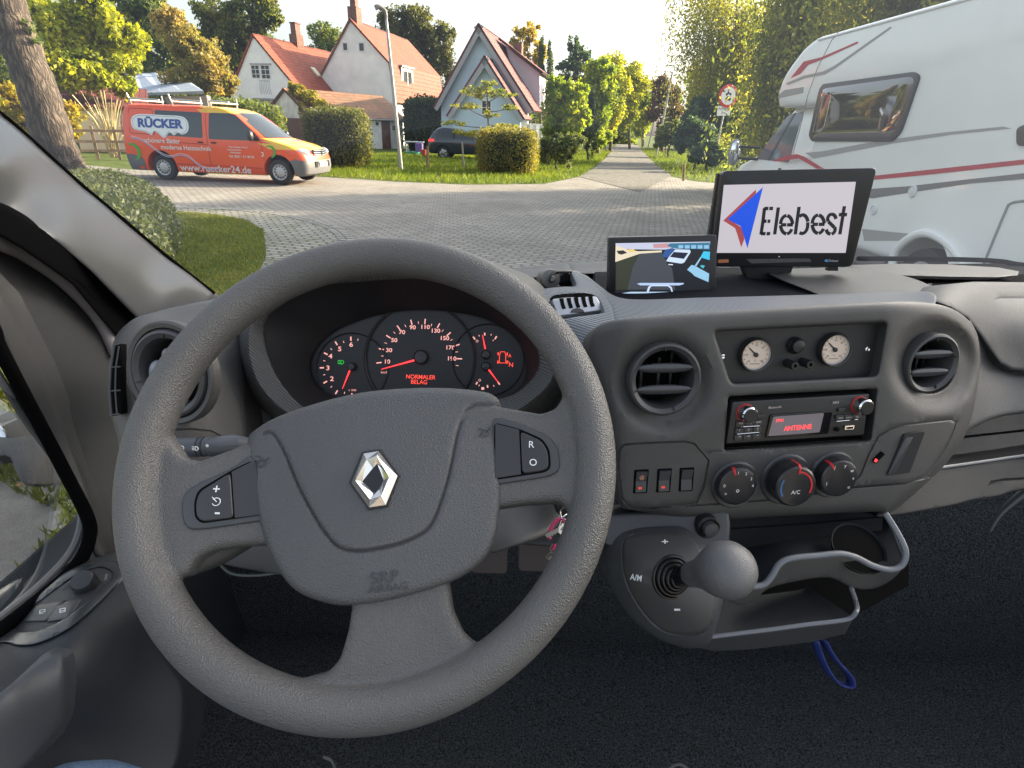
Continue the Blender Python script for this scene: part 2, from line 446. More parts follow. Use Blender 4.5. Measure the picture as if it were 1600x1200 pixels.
# ---- windscreen, pillar, seals
mb = MB()
_wn = Vector((0, -.73, .68)).normalized(); _wo = P(345, 464, 1.30)
def onscreen(x, y): d = ray(x, y); return EYE + d * ((_wo - EYE).dot(_wn) / d.dot(_wn))
g = [onscreen(*q) for q in ((345, 464), (1800, 430), (1800, -420), (-30, -420), (-10, 172))]
gm = glass_mat('windscreen_glass', (.96, .97, .96), .06)
tt = (g[1] - g[0]).cross(g[3] - g[0]).normalized() * .004
g2 = [g[0], g[1], g[2], g[3], g[4]]
mb.add(g2 + [q + tt for q in g2], [(0, 1, 2, 3, 4), (9, 8, 7, 6, 5)])
mb.build('windscreen', gm, CAB, smooth=0)
pil = [(-120, 90), (0, 180), (57, 229), (127, 292), (200, 352), (262, 404), (338, 461), (322, 480), (255, 492), (215, 499), (142, 424), (96, 384), (0, 327), (-120, 250)]
zp = tps([(0, 180, .90), (127, 292, 1.03), (262, 404, 1.18), (338, 461, 1.25), (0, 245, .79), (100, 335, .885), (190, 412, .99), (270, 460, 1.10), (0, 327, .775), (96, 384, .84), (150, 430, .905), (215, 497, 1.0), (300, 488, 1.16), (-120, 95, .78), (-120, 150, .69), (-120, 250, .68)])
sheet(pil, zp, edge=9, wall=.02, sp=16).build('pillar_trim', TRIM, CAB)
mb = MB(); mb.tube([P(x - 1, y, float(zp([x], [y])[0]) + .004) for x, y in [(-120, 86), (0, 176), (57, 225), (127, 288), (200, 349), (262, 401), (336, 459)]], .0042, smooth=5)
mb.build('glass_edge_seal', RUB, CAB)
sl = [(-120, 240), (0, 318), (96, 376), (142, 416), (222, 500), (186, 530), (159, 500), (113, 444), (34, 388), (-120, 300)]
zs = tps([(-120, 270, .70), (0, 345, .76), (96, 405, .84), (200, 515, 1.0), (160, 450, .95), (30, 330, .79)])
sheet(sl, zs, edge=6, wall=.03).build('door_seal', RUB, CAB)

mb = MB(); mb.tube([Vector((1.72, 1.28, 1.36)), Vector((1.74, .95, 1.75)), Vector((1.74, .48, 2.2))], .045, 10, smooth=4); mb.build('passenger_pillar', TRIM, CAB)
# ---- dash: left end panel with vent hole
lp = spl([(174, 548), (182, 524), (196, 508), (218, 494), (262, 484), (340, 470), (372, 470), (378, 520), (383, 600), (388, 680), (392, 760), (392, 850), (300, 900), (205, 905), (190, 800), (186, 700), (174, 648), (172, 600)], True, 4)
zl = tps([(268, 582, .675), (372, 480, .84), (190, 520, .72), (180, 640, .69), (200, 860, .66), (385, 740, .74), (388, 850, .76), (380, 600, .765), (262, 486, .78), (340, 470, .84), (225, 496, .745), (268, 660, .67)])
sheet(lp, zl, holes=[circ((268, 583), 70, 40)], edge=12, wall=.05, creases=[([(242, 672), (300, 671), (330, 674), (345, 682), (352, 700)], 2.2, .002)], hole_edge=4).build('left_end_panel', PL, DASHROOT)
# dark trim that rises from the left panel to the windscreen
sheet([(216, 494), (262, 482), (330, 468), (400, 455), (470, 440), (470, 470), (400, 500), (372, 520), (350, 498), (300, 492), (250, 500), (225, 512)],
      tps([(216, 500, .80), (330, 470, .95), (470, 440, 1.05), (372, 520, .88), (470, 470, 1.0), (300, 500, .85)]), edge=5).build('windscreen_ledge', SMO, DASHROOT)
# column surround behind the wheel
sheet([(384, 560), (400, 590), (440, 625), (500, 650), (800, 650), (850, 610), (905, 560), (930, 640), (945, 780), (930, 860), (810, 850), (640, 860), (430, 850), (398, 760), (390, 680)],
      tps([(384, 600, .80), (500, 650, .84), (800, 650, .84), (930, 600, .80), (930, 850, .74), (400, 850, .76), (640, 850, .72)]), edge=6,
      creases=[([(425, 612), (425, 700)], 1.6, .003), ([(843, 612), (856, 640), (856, 690)], 1.6, .003)]).build('column_surround', PLD, DASHROOT)

# ---- instrument hood: rings lofted from the outer skin over the lip and in to the dials
def ring(pts, ctr=(655, 555), n=96):
    q = spl(pts, True, 8); q = [(math.atan2(y - ctr[1], x - ctr[0]), math.hypot(x - ctr[0], y - ctr[1])) for x, y in q]
    q.sort(); an = [a for a, r in q]; rr = [r for a, r in q]
    an = [an[-1] - 2 * PI] + an + [an[0] + 2 * PI]; rr = [rr[-1]] + rr + [rr[0]]
    t = np.linspace(-PI, PI, n, endpoint=False); r = np.interp(t, an, rr)
    return [(ctr[0] + a * math.cos(b), ctr[1] + a * math.sin(b)) for a, b in zip(r, t)]
L0 = ring([(430, 660), (385, 620), (366, 570), (362, 520), (376, 480), (420, 440), (520, 405), (650, 396), (740, 402), (800, 420), (838, 438), (872, 480), (893, 540), (890, 590), (850, 650), (760, 690), (520, 690)])
L1 = ring([(455, 650), (408, 610), (388, 562), (388, 514), (402, 491), (442, 454), (530, 427), (630, 418), (710, 424), (780, 445), (832, 485), (862, 540), (866, 590), (832, 628), (780, 655), (650, 670), (520, 668)])
L2 = ring([(480, 640), (440, 600), (420, 560), (411, 514), (425, 488), (489, 450), (567, 440), (650, 436), (705, 442), (760, 465), (806, 495), (830, 523), (843, 570), (816, 607), (776, 624), (650, 645), (530, 645)])
L3 = ring([(560, 632), (505, 612), (485, 582), (490, 550), (520, 519), (565, 499), (610, 488), (655, 484), (705, 487), (760, 499), (802, 525), (821, 560), (816, 600), (780, 624), (700, 640), (620, 640)])
def mixr(a, b, t): return [(x1 + (x2 - x1) * t, y1 + (y2 - y1) * t) for (x1, y1), (x2, y2) in zip(a, b)]
def lip(p, zt, zb): return zt + (zb - zt) * min(max((p[1] - 430) / 200, 0), 1)
def loft(rings, name, m, parent, smooth=50):
    mb = MB(); n = len(rings[0][0])
    for pts, zf in rings:
        mb.v += [tuple(P(x, y, zf((x, y)))) for x, y in pts]
    for k in range(len(rings) - 1):
        for i in range(n):
            j = (i + 1) % n; mb.f.append((k * n + i, (k + 1) * n + i, (k + 1) * n + j, k * n + j)); mb.m.append(0)
    return mb.build(name, m, parent, smooth)
loft([(L0, lambda p: lip(p, .98, .84)), (mixr(L0, L1, .25), lambda p: lip(p, .88, .80)), (mixr(L0, L1, .6), lambda p: lip(p, .795, .765)), (mixr(L0, L1, .9), lambda p: lip(p, .745, .745)), (L1, lambda p: lip(p, .742, .742))], 'hood_skin', PL, DASHROOT)
loft([(L1, lambda p: .742), (mixr(L1, L2, .1), lambda p: .739), (mixr(L1, L2, .9), lambda p: .75), (L2, lambda p: .754)], 'hood_lip', mat('ribbed_lip', (.06, .06, .06), .5, bump=('rib', 110, .8, .001)), DASHROOT)
loft([(L2, lambda p: .754), (mixr(L2, L3, .06), lambda p: .762), (mixr(L2, L3, .95), lambda p: .815), (L3, lambda p: .822)], 'hood_recess', mat('recess_black', (.012, .0125, .014), .55, bump=('noise', 900, .2, .0004)), DASHROOT)

# ---- instrument cluster
CF = frame_px(655, 565, .826, az=0, el=24, rot=0)
CL = thing('instrument_cluster', 'lit instrument cluster with red numerals seen through the upper steering wheel opening', 'instrument cluster', tuple(CF(0, -.08, -.04)))
pc = [CF.px(x, y) for x, y in L3]
MB().prism(CF, offset_poly(pc[::-1] if sum(pc[i][0] * pc[(i + 1) % len(pc)][1] - pc[(i + 1) % len(pc)][0] * pc[i][1] for i in range(len(pc))) < 0 else pc, -.004), -.02, 0, 0).build('dial_plate', mat('dial_black', (.007, .007, .009), .45), CL)
def zoomed(u, v): return (380 + u / 3.2, 420 + v / 3.2)
def cpt(u, v, h=0): return CF.px(*zoomed(u, v), h)
def ticks(mb, lst, cen, w, l):
    cx, cy = cpt(*cen)
    for (u, v, k) in lst:
        x, y = cpt(u, v); d = Vector((x - cx, y - cy)).normalized(); p = Vector((-d.y, d.x)); L_, W_ = l * k, w * (1 if k > .6 else .5)
        q = [Vector((x, y)) + d * s * L_ / 2 + p * t * W_ / 2 for s, t in ((-1, -1), (1, -1), (1, 1), (-1, 1))]
        mb.add([CF(a, b, .0016) for a, b in q], [(0, 1, 2, 3)])
mb = MB(); c = cpt(885, 448); mb.lathe(CF, [(.0800, 0), (.0800, .004), (.0785, .0055), (.077, .004), (.0765, .0008)], 64, c, cap=False)
mb.build('speedometer_ring', mat('dial_ring', (.03, .03, .033), .35), CL)
for cc, rr in (((545, 500), .052), ((1225, 455), .052)):
    MB().lathe(CF, [(rr, 0), (rr, .0022), (rr - .001, .003), (rr - .002, .0008)], 48, cpt(*cc), cap=False).build('gauge_ring', MATS['dial_ring'], CL)
mb = MB(); sc_ = (890, 445)
for s, u, v in (('10', 720, 465), ('30', 730, 408), ('50', 756, 358), ('70', 795, 318), ('90', 848, 294), ('110', 910, 292), ('130', 962, 311), ('150', 1007, 348), ('170', 1035, 395), ('190', 1043, 450)):
    mb.merge(text_mb(CF, s, *cpt(u, v), .0080, 0, h=.0014, bold=.02, sx=1.15))
ticks(mb, [(680, 470, 1), (692, 402, 1), (727, 340, 1), (778, 295, 1), (842, 268, 1), (910, 264, 1), (977, 285, 1), (1028, 327, 1), (1070, 382, 1), (1082, 450, 1), (697, 436, .5), (714, 372, .5), (757, 320, .5), (812, 286, .5), (877, 270, .5), (942, 282, .5), (998, 310, .5), (1042, 356, .5), (1068, 416, .5), (1070, 484, .5)], sc_, .0017, .0075)
mb.merge(text_mb(CF, 'km/h', *cpt(707, 518), .005, 0, h=.0014))
mb.build('speed_scale', PNKL, CL, smooth=0)
mb = MB()
for s, u, v in (('2', 445, 551), ('3', 425, 497), ('4', 438, 438), ('5', 484, 402), ('6', 541, 380)):
    mb.merge(text_mb(CF, s, *cpt(u, v), .0092, 0, h=.0014, bold=.02, sx=1.2))
ticks(mb, [(412, 567, 1), (395, 495, 1), (415, 425, 1), (467, 373, 1), (540, 350, 1), (468, 617, 1), (545, 632, 1), (407, 530, .5), (407, 460, .5), (442, 402, .5), (504, 366, .5), (575, 355, .5), (442, 590, .5), (508, 620, .5)], (542, 492), .002, .006)
mb.merge(text_mb(CF, 'x 1000', *cpt(547, 607), .004, 0, h=.0014))
mb.build('rev_scale', PNKL, CL, smooth=0)
mb = MB(); ticks(mb, [(1155, 347, 1), (1180, 335, .5), (1208, 327, .8), (1240, 330, .5), (1263, 345, 1), (1250, 358, .4)], (1215, 430), .002, .005)
ticks(mb, [(1168, 572, .8), (1180, 583, .5), (1222, 588, .8), (1253, 585, .5), (1278, 572, 1)], (1215, 487), .002, .005)
for u, v in ((1170, 362), (1183, 557)):
    mb.lathe(CF, [(.0012, .0012), (.0018, .0014)], 14, cpt(u, v), cap=False)
mb.box(CF, (cpt(1212, 0)[0], cpt(1226, 0)[0]), (cpt(0, 563)[1], cpt(0, 550)[1]), (.001, .0016))
mb.build('fuel_scale', PNKL, CL, smooth=0)
def needle(name, a, b, wd):
    A = Vector(cpt(*a, h=.006)); B_ = Vector(cpt(*b, h=.006)); d = (B_ - A).normalized(); p = Vector((-d.y, d.x))
    mb = MB(); mb.add([CF(*(A + p * wd), .004), CF(*(A - p * wd), .004), CF(*(B_ - p * wd * .3), .004), CF(*(B_ + p * wd * .3), .004), CF(*A, .0065), CF(*B_, .0045)],
                      [(0, 1, 4), (1, 2, 5, 4), (2, 3, 5), (3, 0, 4, 5), (0, 3, 2, 1)]); return mb.build(name, REDB, CL, smooth=0)
needle('needle', (880, 450), (690, 502), .0016); needle('needle', (531, 508), (494, 600), .0013); needle('needle', (1210, 400), (1196, 330), .0012); needle('needle', (1228, 505), (1279, 573), .0012)
for cc, rr in (((889, 442), .0105), ((542, 490), .006), ((1213, 430), .0065), ((1213, 488), .0065)):
    MB().lathe(CF, [(rr, 0), (rr, .006), (rr * .8, .0085), (rr * .3, .0092)], 28, cpt(*cc, h=.004)).build('needle_hub', mat('hub_black', (.02, .02, .022), .35), CL)
mb = MB(); mb.merge(text_mb(CF, 'NORMALER', *cpt(888, 542), .0085, 0, h=.0014, bold=.004, sx=.95)).merge(text_mb(CF, 'BELAG', *cpt(880, 567), .0085, 0, h=.0014, bold=.004, sx=.95))
mb.build('trip_display', REDL, CL, smooth=0)
mb = MB()
x, y = cpt(1297, 443)
mb.tube([CF(x + a, y + b, .0015) for a, b in [(-.0045, -.008), (-.0045, .003), (-.003, .008), (.003, .008), (.0045, .003), (.0045, -.008), (-.0045, -.008)]], .0005, 4)
for a in (-.0065, .0065):
    for b in (-.007, .005): mb.box(CF, (x + a - .0008, x + a + .0008), (y + b - .002, y + b + .002), (.001, .0016))
mb.merge(text_mb(CF, 'A', *cpt(1333, 436), .007, 0, h=.0014)).merge(text_mb(CF, 'N', *cpt(1339, 481), .009, 0, h=.0014))
mb.tube([CF(*cpt(1318, 458), .0015), CF(*cpt(1332, 470), .0015)], .0004, 4)
mb.build('gear_display', REDL, CL, smooth=0)
mb = MB(); x, y = cpt(490, 467)
mb.tube([CF(x + a, y + b, .0015) for a, b in [(0, -.003), (.003, -.002), (.0042, 0), (.003, .002), (0, .003), (0, -.003)]], .0005, 4)
for b in (-.0022, 0, .0022): mb.box(CF, (x - .0045, x - .0012), (y + b - .0004, y + b + .0004), (.001, .0016))
mb.build('headlamp_symbol', GRNL, CL, smooth=0)

# ---- air vents
def air_vent(fr, r, label, slats=((0, .3), (0, -.32)), seg=56, knobs=True, wide=.86, tilt=0.0):
    v = thing('air_vent', label, 'air vent', tuple(fr(0, -r, 0)), 'round air vents in the dashboard')
    MB().lathe(fr, [(r * 1.02, -.008), (r * 1.02, .003), (r * .985, .0065), (r * .93, .0075), (r * .82, .0045), (r * .765, -.002), (r * .74, -.022), (r * .78, -.03)], seg, cap=False).build('vent_ring', mat('vent_ring', (.042, .042, .043), .42, bump=('noise', 1500, .2, .0003)), v)
    MB().lathe(fr, [(r * .8, -.03), (r * .1, -.031)], seg).build('duct', VOID, v)
    for dx, dy in slats:
        wdt = r * wide * math.sqrt(max(.1, 1 - (dy / .86) ** 2)) * .98
        pts = [(a, .0066 * math.sqrt(max(0, 1 - (a / wdt) ** 2)) ** .7) for a in np.linspace(-wdt, wdt, 15)]
        mb = MB(); vs = []; n = len(pts)
        for k, (hh, sc) in enumerate(((-.012, .35), (-.004, .9), (.001, 1.0), (.0035, .75), (.0045, .2))):
            for a, b in pts: vs.append(fr(a, dy * r + b * sc * .9 + hh * .25, hh))
            for a, b in pts[::-1]: vs.append(fr(a, dy * r - b * sc * .9 + hh * .25, hh))
        m2 = 2 * n; fs = []
        for k in range(4):
            for i in range(m2): j = (i + 1) % m2; fs.append((k * m2 + i, k * m2 + j, (k + 1) * m2 + j, (k + 1) * m2 + i))
        fs += [tuple(range(m2))[::-1], tuple(4 * m2 + i for i in range(m2))]
        mb.add(vs, fs).build('slat', mat('slat_gloss', (.05, .052, .056), .2), v)
    mb = MB(); mb.box(fr, (-.0015, .0015), (-.5 * r, .5 * r), (-.02, -.017)); mb.box(fr, (-.02, -.017), (-.6 * r, .6 * r), (-.026, -.024)); mb.box(fr, (.016, .019), (-.6 * r, .6 * r), (-.026, -.024))
    mb.build('vane', PLB, v)
    for q in (95, 15, 200, 290):
        f2 = fr.at(.87 * r * math.cos(R(q)), .87 * r * math.sin(R(q)), .0055, R(q))
        MB().box(f2, (-.0028, .0028), (-.0007, .0007), (0, .0016)).build('notch', PLB, v)
    return v
VL = frame_px(268, 583, .663, az=-14, el=12)
v = air_vent(VL, .0505, 'round air vent left of the instruments, half hidden by the steering wheel rim', slats=())
MB().lathe(VL, [(.0605, -.008), (.0605, .002), (.058, .005), (.053, .004), (.0515, -.004)], 56, cap=False).build('outer_bezel', PL, v)
for dx, dy, rr in ((-.021, -.006, .017), (-.008, .016, .011)):
    MB().sphere(VL(dx, dy, -.006), rr, 24, 14, sc=(.75, .5, 1.1)).build('vane_flap', mat('flap_grey', (.2, .21, .25), .3), v)
# demister slot at the far left
DS = thing('side_demister', 'narrow upright demister grille at the left end of the dash', 'air vent', tuple(P(180, 648, .69)))
mb = MB(); path = [(189, 537), (180, 545), (175, 575), (172, 610), (175, 648), (190, 646)]
sheet([(189, 537), (178, 540), (173, 575), (171, 610), (174, 650), (191, 646), (188, 600), (189, 560)], zconst(.672), edge=2, wall=.01).build('grille_back', VOID, DS)
mb.tube([P(x, y, .668) for x, y in [(178, 540), (173, 575), (171, 610), (174, 650)]], .0013, 6); mb.tube([P(x, y, .668) for x, y in [(186, 541), (181, 575), (180, 610), (183, 648)]], .0009, 6)
for yy in (574, 611, 648): mb.tube([P(173, yy, .668), P(188, yy - 1, .668)], .001, 6)
mb.build('grille_bar', SMO, DS)

# ---- dash top: bands by the windscreen, tray and pad
zt = tps([(780, 425, 1.30), (950, 408, 1.40), (1110, 405, 1.42), (1370, 405, 1.42), (1600, 415, 1.42), (1100, 440, 1.25), (1600, 440, 1.2), (800, 440, 1.22)])
sheet([(770, 432), (790, 420), (850, 414), (900, 410), (950, 407), (1110, 404), (1110, 424), (950, 427), (900, 428), (860, 430), (820, 436), (790, 440)], zt, edge=4, wall=.03, creases=[([(886, 409), (896, 429)], 1.5, .004)]).build('windscreen_band', PL, DASHROOT)
sheet([(1330, 414), (1400, 412), (1480, 413), (1560, 418), (1592, 424), (1590, 430), (1560, 433), (1480, 432), (1400, 430), (1330, 428)], lambda X, Y: zt(X, Y) - .08, edge=4, wall=.03).build('windscreen_band', PL, DASHROOT)
sheet([(760, 428), (1700, 408), (1700, 446), (1600, 442), (1450, 440), (1330, 436), (1130, 470), (900, 462), (820, 450)], lambda X, Y: zt(X, Y) + .05, edge=0, wall=.02).build('demister_slot', VOID, DASHROOT)
mb = MB(); mb.tube([P(x, y, 1.46) for x, y in [(1340, 404), (1480, 405), (1560, 408), (1600, 414), (1700, 420)]], .006, 8, smooth=4)
mb.build('windscreen_wiper', RUB, CAB)

# tray hollow
sheet([(930, 425), (1120, 418), (1340, 418), (1430, 436), (1470, 462), (1440, 485), (1200, 492), (980, 500), (930, 470)], tps([(930, 425, 1.10), (1120, 415, 1.18), (1340, 418, 1.20), (1470, 462, 1.0), (1200, 492, .82), (980, 500, .85), (1200, 455, 1.0)]), edge=0).build('tray_floor', mat('tray_black', (.008, .009, .012), .85, spec=.1), DASHROOT)
sheet(spl([(1200, 424), (1260, 419), (1330, 418), (1385, 425), (1435, 438), (1470, 458), (1440, 472), (1330, 474), (1260, 452)], True, 5), tps([(1205, 424, 1.10), (1330, 419, 1.12), (1462, 455, .93), (1320, 450, .98), (1255, 441, 1.02)]), edge=0, wall=.004).build('tray_back', PL, DASHROOT)
# pad in front of the tray (ribbed), from the coin holder to the right
padp = spl([(893, 424), (915, 430), (938, 447), (962, 463), (1000, 468), (1100, 465), (1250, 461), (1360, 457), (1440, 455), (1462, 462), (1458, 480), (1440, 486), (1330, 488), (1200, 494), (1100, 500), (1020, 507), (960, 520), (930, 540), (905, 556), (890, 540), (868, 505), (846, 478), (838, 462), (848, 452), (880, 448), (900, 446)], True, 5)
zpad = tps([(893, 424, 1.02), (938, 447, .93), (1000, 468, .84), (1250, 461, .83), (1440, 455, .90), (1458, 484, .74), (1200, 494, .705), (1000, 507, .72), (905, 556, .75), (846, 478, .86), (900, 500, .79)])
sheet(padp, zpad, holes=[spl([(862, 463), (900, 458), (925, 460), (936, 468), (944, 486), (938, 490), (900, 495), (872, 498), (862, 480)], True, 4)], edge=7, wall=.04, hole_edge=3, hole_wall=.02,
      creases=[([(904, 430), (925, 442), (945, 462), (956, 480), (962, 505)], 2, .003)]).build('dash_pad', PLRIB, DASHROOT)
# coin holder
CH = thing('coin_holder', 'pale grey coin holder with five dark slots on top of the dash', 'coin holder', tuple(P(900, 495, .82)))
KF = frame_px(902, 478, .845, az=2, el=52, rot=2)
kp = lambda x, y, h=0: KF.px(x, y, h)
MB().prism(KF, rpoly([kp(*q) for q in ((858, 462), (930, 455), (948, 489), (870, 498))], .004), -.03, -.012, 0).build('holder_well', PLD, CH)
MB().prism(KF, rpoly([kp(*q) for q in ((862, 467), (932, 462), (944, 484), (872, 493))], .004), -.02, 0, .0015).build('coin_tray', SILV, CH)
for i in range(5):
    x, y = 877 + i * 11.3, 474 - i * .9
    mb = MB(); mb.prism(KF, [kp(*q) for q in ((x - 3, y - 7), (x + 3.5, y - 7), (x + 4.5, y + 1), (x + 7, y + 8), (x + 1.5, y + 9), (x - 1, y + 2))], -.001, .0012); mb.build('coin_slot', VOID, CH)
MB().prism(KF, [kp(902 + 11 * math.cos(t), 489 - 7 * math.sin(t)) for t in np.linspace(.05, PI - .05, 12)], -.001, .001).build('thumb_notch', PLD, CH)
# power plug and cable behind it
PG = thing('power_plug', 'round grey plug with a black cable in a socket behind the coin holder', 'plug', tuple(P(860, 445, 1.0)))
pf = frame_px(860, 436, 1.02, az=15, el=15)
MB().lathe(pf, [(.017, -.03), (.018, 0), (.0165, .004), (.007, .006), (.004, .012)], 32).build('plug_body', mat('plug_grey', (.12, .115, .105), .3), PG)
MB().lathe(frame_px(884, 437, 1.04, az=10, el=10), [(.015, -.04), (.0155, 0), (.012, .004), (.004, .004)], 28).build('socket', BLK, PG)
mb = MB(); mb.tube([P(x, y, z) for x, y, z in [(857, 438, 1.0), (862, 428, 1.0), (875, 425, 1.01), (895, 425, 1.03), (912, 430, 1.05), (925, 440, 1.08)]], .0028, 8, smooth=5); mb.build('cable', BLK, PG)

# ---- centre console face
cons = spl([(988, 797), (972, 792), (963, 770), (959, 720), (950, 650), (938, 605), (924, 565), (919, 538), (928, 515), (950, 502), (1000, 495), (1100, 487), (1250, 478), (1380, 471), (1440, 472), (1482, 480), (1510, 497), (1526, 520), (1531, 560), (1525, 620), (1510, 675), (1480, 722), (1440, 762), (1395, 800), (1380, 806), (1360, 800), (1230, 806), (1100, 812)], True, 5)
STK = frame_px(1248, 655, .690, az=7, el=9.5, rot=.5)
nS = STK.n; kS = (STK.O - EYE).dot(nS)
def zstk(X, Y):
    X = np.asarray(X, float); Y = np.asarray(Y, float)
    d = FA[None] + ((X - 800) / FPX)[:, None] * RA + ((600 - Y) / FPX)[:, None] * UA
    z = kS / (d @ np.array(nS))
    z = z + .05 * np.clip((X - 1385) / 145, 0, 2) ** 1.7 + .03 * np.clip((985 - X) / 65, 0, 2) ** 1.7
    return z
gauge_hole = rpoly([(1115, 517), (1386, 503), (1371, 588), (1142, 600)], 9, 4)
radio_hole = rpoly([(1138, 619), (1370, 607), (1360, 688), (1131, 704)], 5, 4)
sw_path = [(968, 702), (975, 695), (1000, 693), (1070, 690), (1085, 694), (1107, 720), (1100, 760), (1088, 786), (1010, 795), (985, 793), (972, 780), (966, 735), (968, 702)]
flap = [(1325, 762), (1344, 742), (1358, 708), (1372, 682), (1390, 671), (1414, 664), (1450, 660), (1486, 656), (1493, 659), (1490, 672), (1477, 700), (1447, 744), (1414, 755), (1325, 762)]
o = sheet(cons, zstk, holes=[gauge_hole, radio_hole, circ((1039, 592), 50, 40), circ((1452, 568), 41, 40, 47)], edge=16, wall=.06, sp=11, hole_edge=6, hole_wall=.03,
          creases=[(sw_path, 2.0, .0022), (flap, 2.0, .0022), ([(985, 796), (1100, 789), (1230, 779), (1325, 762), (1416, 755), (1450, 746)], 1.7, .002), ([(1112, 706), (1210, 702), (1330, 694), (1372, 690)], 1.5, .001)],
          dishes=[((1037, 598), 56, 84, .013), ((1460, 570), 50, 76, .014)])
o.build('console_face', PL, DASHROOT)
# recess behind the gauges
GP = thing('gauge_panel', 'black recessed panel with two round cream gauges above the radio', 'gauge panel', tuple(STK(0, .02, -.03)))
MB().prism(STK, [STK.px(x, y, -.018) for x, y in ((1108, 606), (1385, 595), (1400, 498), (1105, 510))], -.024, -.018).build('panel_plate', mat('panel_black', (.018, .018, .018), .55, bump=('noise', 900, .25, .0004)), GP)
def spx(x, y, h=0): return STK.px(x, y, h)
CRM = mat('dial_cream', (.62, .5, .4), .5)
for cx, cy in ((1183, 555), (1307, 547)):
    gx_, gy_ = spx(cx, cy, -.01)
    gf = STK.at(gx_, gy_, -.018)
    go = MB().lathe(gf, [(.0205, 0), (.0205, .006), (.0195, .009), (.0180, .0085), (.0178, .004)], 44, cap=False).build('gauge_bezel', mat('gauge_black', (.02, .02, .02), .3), GP)
    MB().lathe(gf, [(.0195, .0045), (.0178, .0062), (.0170, .005)], 44, cap=False).build('glass_rim', mat('rim_pale', (.4, .38, .36), .25), go)
    MB().lathe(gf, [(.0172, .003), (.0172, .0046)], 44).build('gauge_dial', CRM, go)
    mb = MB()
    for i in range(13):
        t = R(225 - i * 270 / 12); mb.box(gf.at(.0145 * math.cos(t), .0145 * math.sin(t), .0046, t), (-.0012, .0008), (-.0003, .0003), (0, .0003))
    for i, s in enumerate(('30', '40', '', '60', '80', '', '100')):
        t = R(225 - i * 45)
        if s: mb.merge(text_mb(gf, s, .0112 * math.cos(t), .0112 * math.sin(t), .0032, 0, h=.0048))
    mb.merge(text_mb(gf, '°C', 0, -.0075, .003, 0, h=.0048)); mb.box(gf, (-.006, .006), (-.0115, -.0108), (.0046, .0048))
    mb.build('dial_scale', mat('dial_ink', (.05, .04, .04), .6), go, smooth=0)
    mb = MB(); t = R(138); f2 = gf.at(0, 0, .0046, t); mb.add([f2(-.003, -.0011, .001), f2(.0125, -.0006, .001), f2(.0125, .0006, .001), f2(-.003, .0011, .001)], [(0, 1, 2, 3)]); mb.lathe(gf, [(.0027, .004), (.0027, .0068), (.0015, .0075)], 20)
    mb.build('gauge_needle', PLB, go)
bx_, by_ = spx(1247, 541, -.01); MB().lathe(STK.at(bx_, by_, -.018), [(.0102, 0), (.0102, .004), (.009, .006), (.0082, .0055), (.0082, .008), (.0072, .0105), (.004, .0115)], 32).build('push_button', PLB, GP)
for x, y in ((1243, 572), (1267, 570)):
    a, b = spx(x, y, 0); MB().lathe(STK.at(a, b, -.018), [(.0052, 0), (.0052, .016), (.0046, .018), (.0022, .018), (.002, .012)], 24).build('socket_stub', PLB, GP)
for x, y in ((1130, 558), (1357, 546)):
    a, b = spx(x, y, -.016); s_ = MB().lathe(STK.at(a, b, -.018), [(.0034, 0), (.0032, .0012), (.002, .0019), (.0008, .0012)], 20).build('screw', CHR, GP)

# ---- radio
RD = thing('car_radio', 'black car radio reading ANTENNE on its display in the centre console', 'car radio', tuple(STK(0, -.03, -.05)))
def rbox(x0, y0, x1, y1, h): # box corners by photo position on the console plane
    a = [STK.px(x0, y0, h), STK.px(x1, y0, h), STK.px(x1, y1, h), STK.px(x0, y1, h)]; return a
fpl = [spx(*q) for q in ((1146, 629), (1361, 616), (1352, 681), (1136, 695))]
MB().prism(STK, rpoly([spx(*q) for q in ((1130, 612), (1376, 600), (1368, 694), (1122, 712))], .003), -.03, -.022).build('radio_cage', VOID, RD)
MB().prism(STK, rpoly(fpl, .002), -.03, -.002, .0015).build('radio_face', mat('radio_black', (.016, .016, .016), .38, bump=('noise', 1200, .12, .0003)), RD)
MB().prism(STK, rpoly([spx(*q) for q in ((1204, 648), (1301, 642), (1294, 678), (1196, 685))], .003), -.002, .0004, .0006).build('display_frame', BLK, RD)
MB().prism(STK, rpoly([spx(*q) for q in ((1208, 651), (1287, 645), (1280, 675), (1200, 681))], .0015), .0004, .0008).build('display', mat('radio_lcd', (.10, .09, .10), .3, emit=(.4, .34, .38), estr=.05), RD)
mb = MB(); rt = R(3); mb.merge(text_mb(STK, 'FM1', *spx(1218, 657), .006, 0, h=.001, rot=rt)).merge(text_mb(STK, 'ANTENNE', *spx(1246, 668), .0085, 0, h=.001, rot=rt, sx=.9, bold=.01)); mb.build('display_text', REDB, RD, smooth=0)
for x, y in ((1168, 645), (1347, 633)):
    a, b = spx(x - 3, y, 0)
    MB().lathe(STK.at(a, b, -.002), [(.0108, 0), (.0108, .0012), (.0102, .0014)], 32, cap=False).build('knob_glow', REDP, RD)
    k = MB().lathe(STK.at(a, b, 0), [(.0098, -.001), (.0098, .011), (.0085, .0125)], 36, cap=False).build('volume_knob', CHR, RD)
    MB().lathe(STK.at(a, b, 0), [(.0086, .008), (.0086, .0122), (.0078, .013)], 36).build('knob_cap', PLB, k)
def rbtn(x0, y0, x1, y1, name='radio_button'):
    return MB().prism(STK, rpoly([spx(x0, y0), spx(x1, y0 - (x1 - x0) * .06), spx(x1, y1 - (x1 - x0) * .06), spx(x0, y1)], .0012), -.002, .0008, .0005).build(name, mat('button_black', (.03, .03, .03), .4), RD)
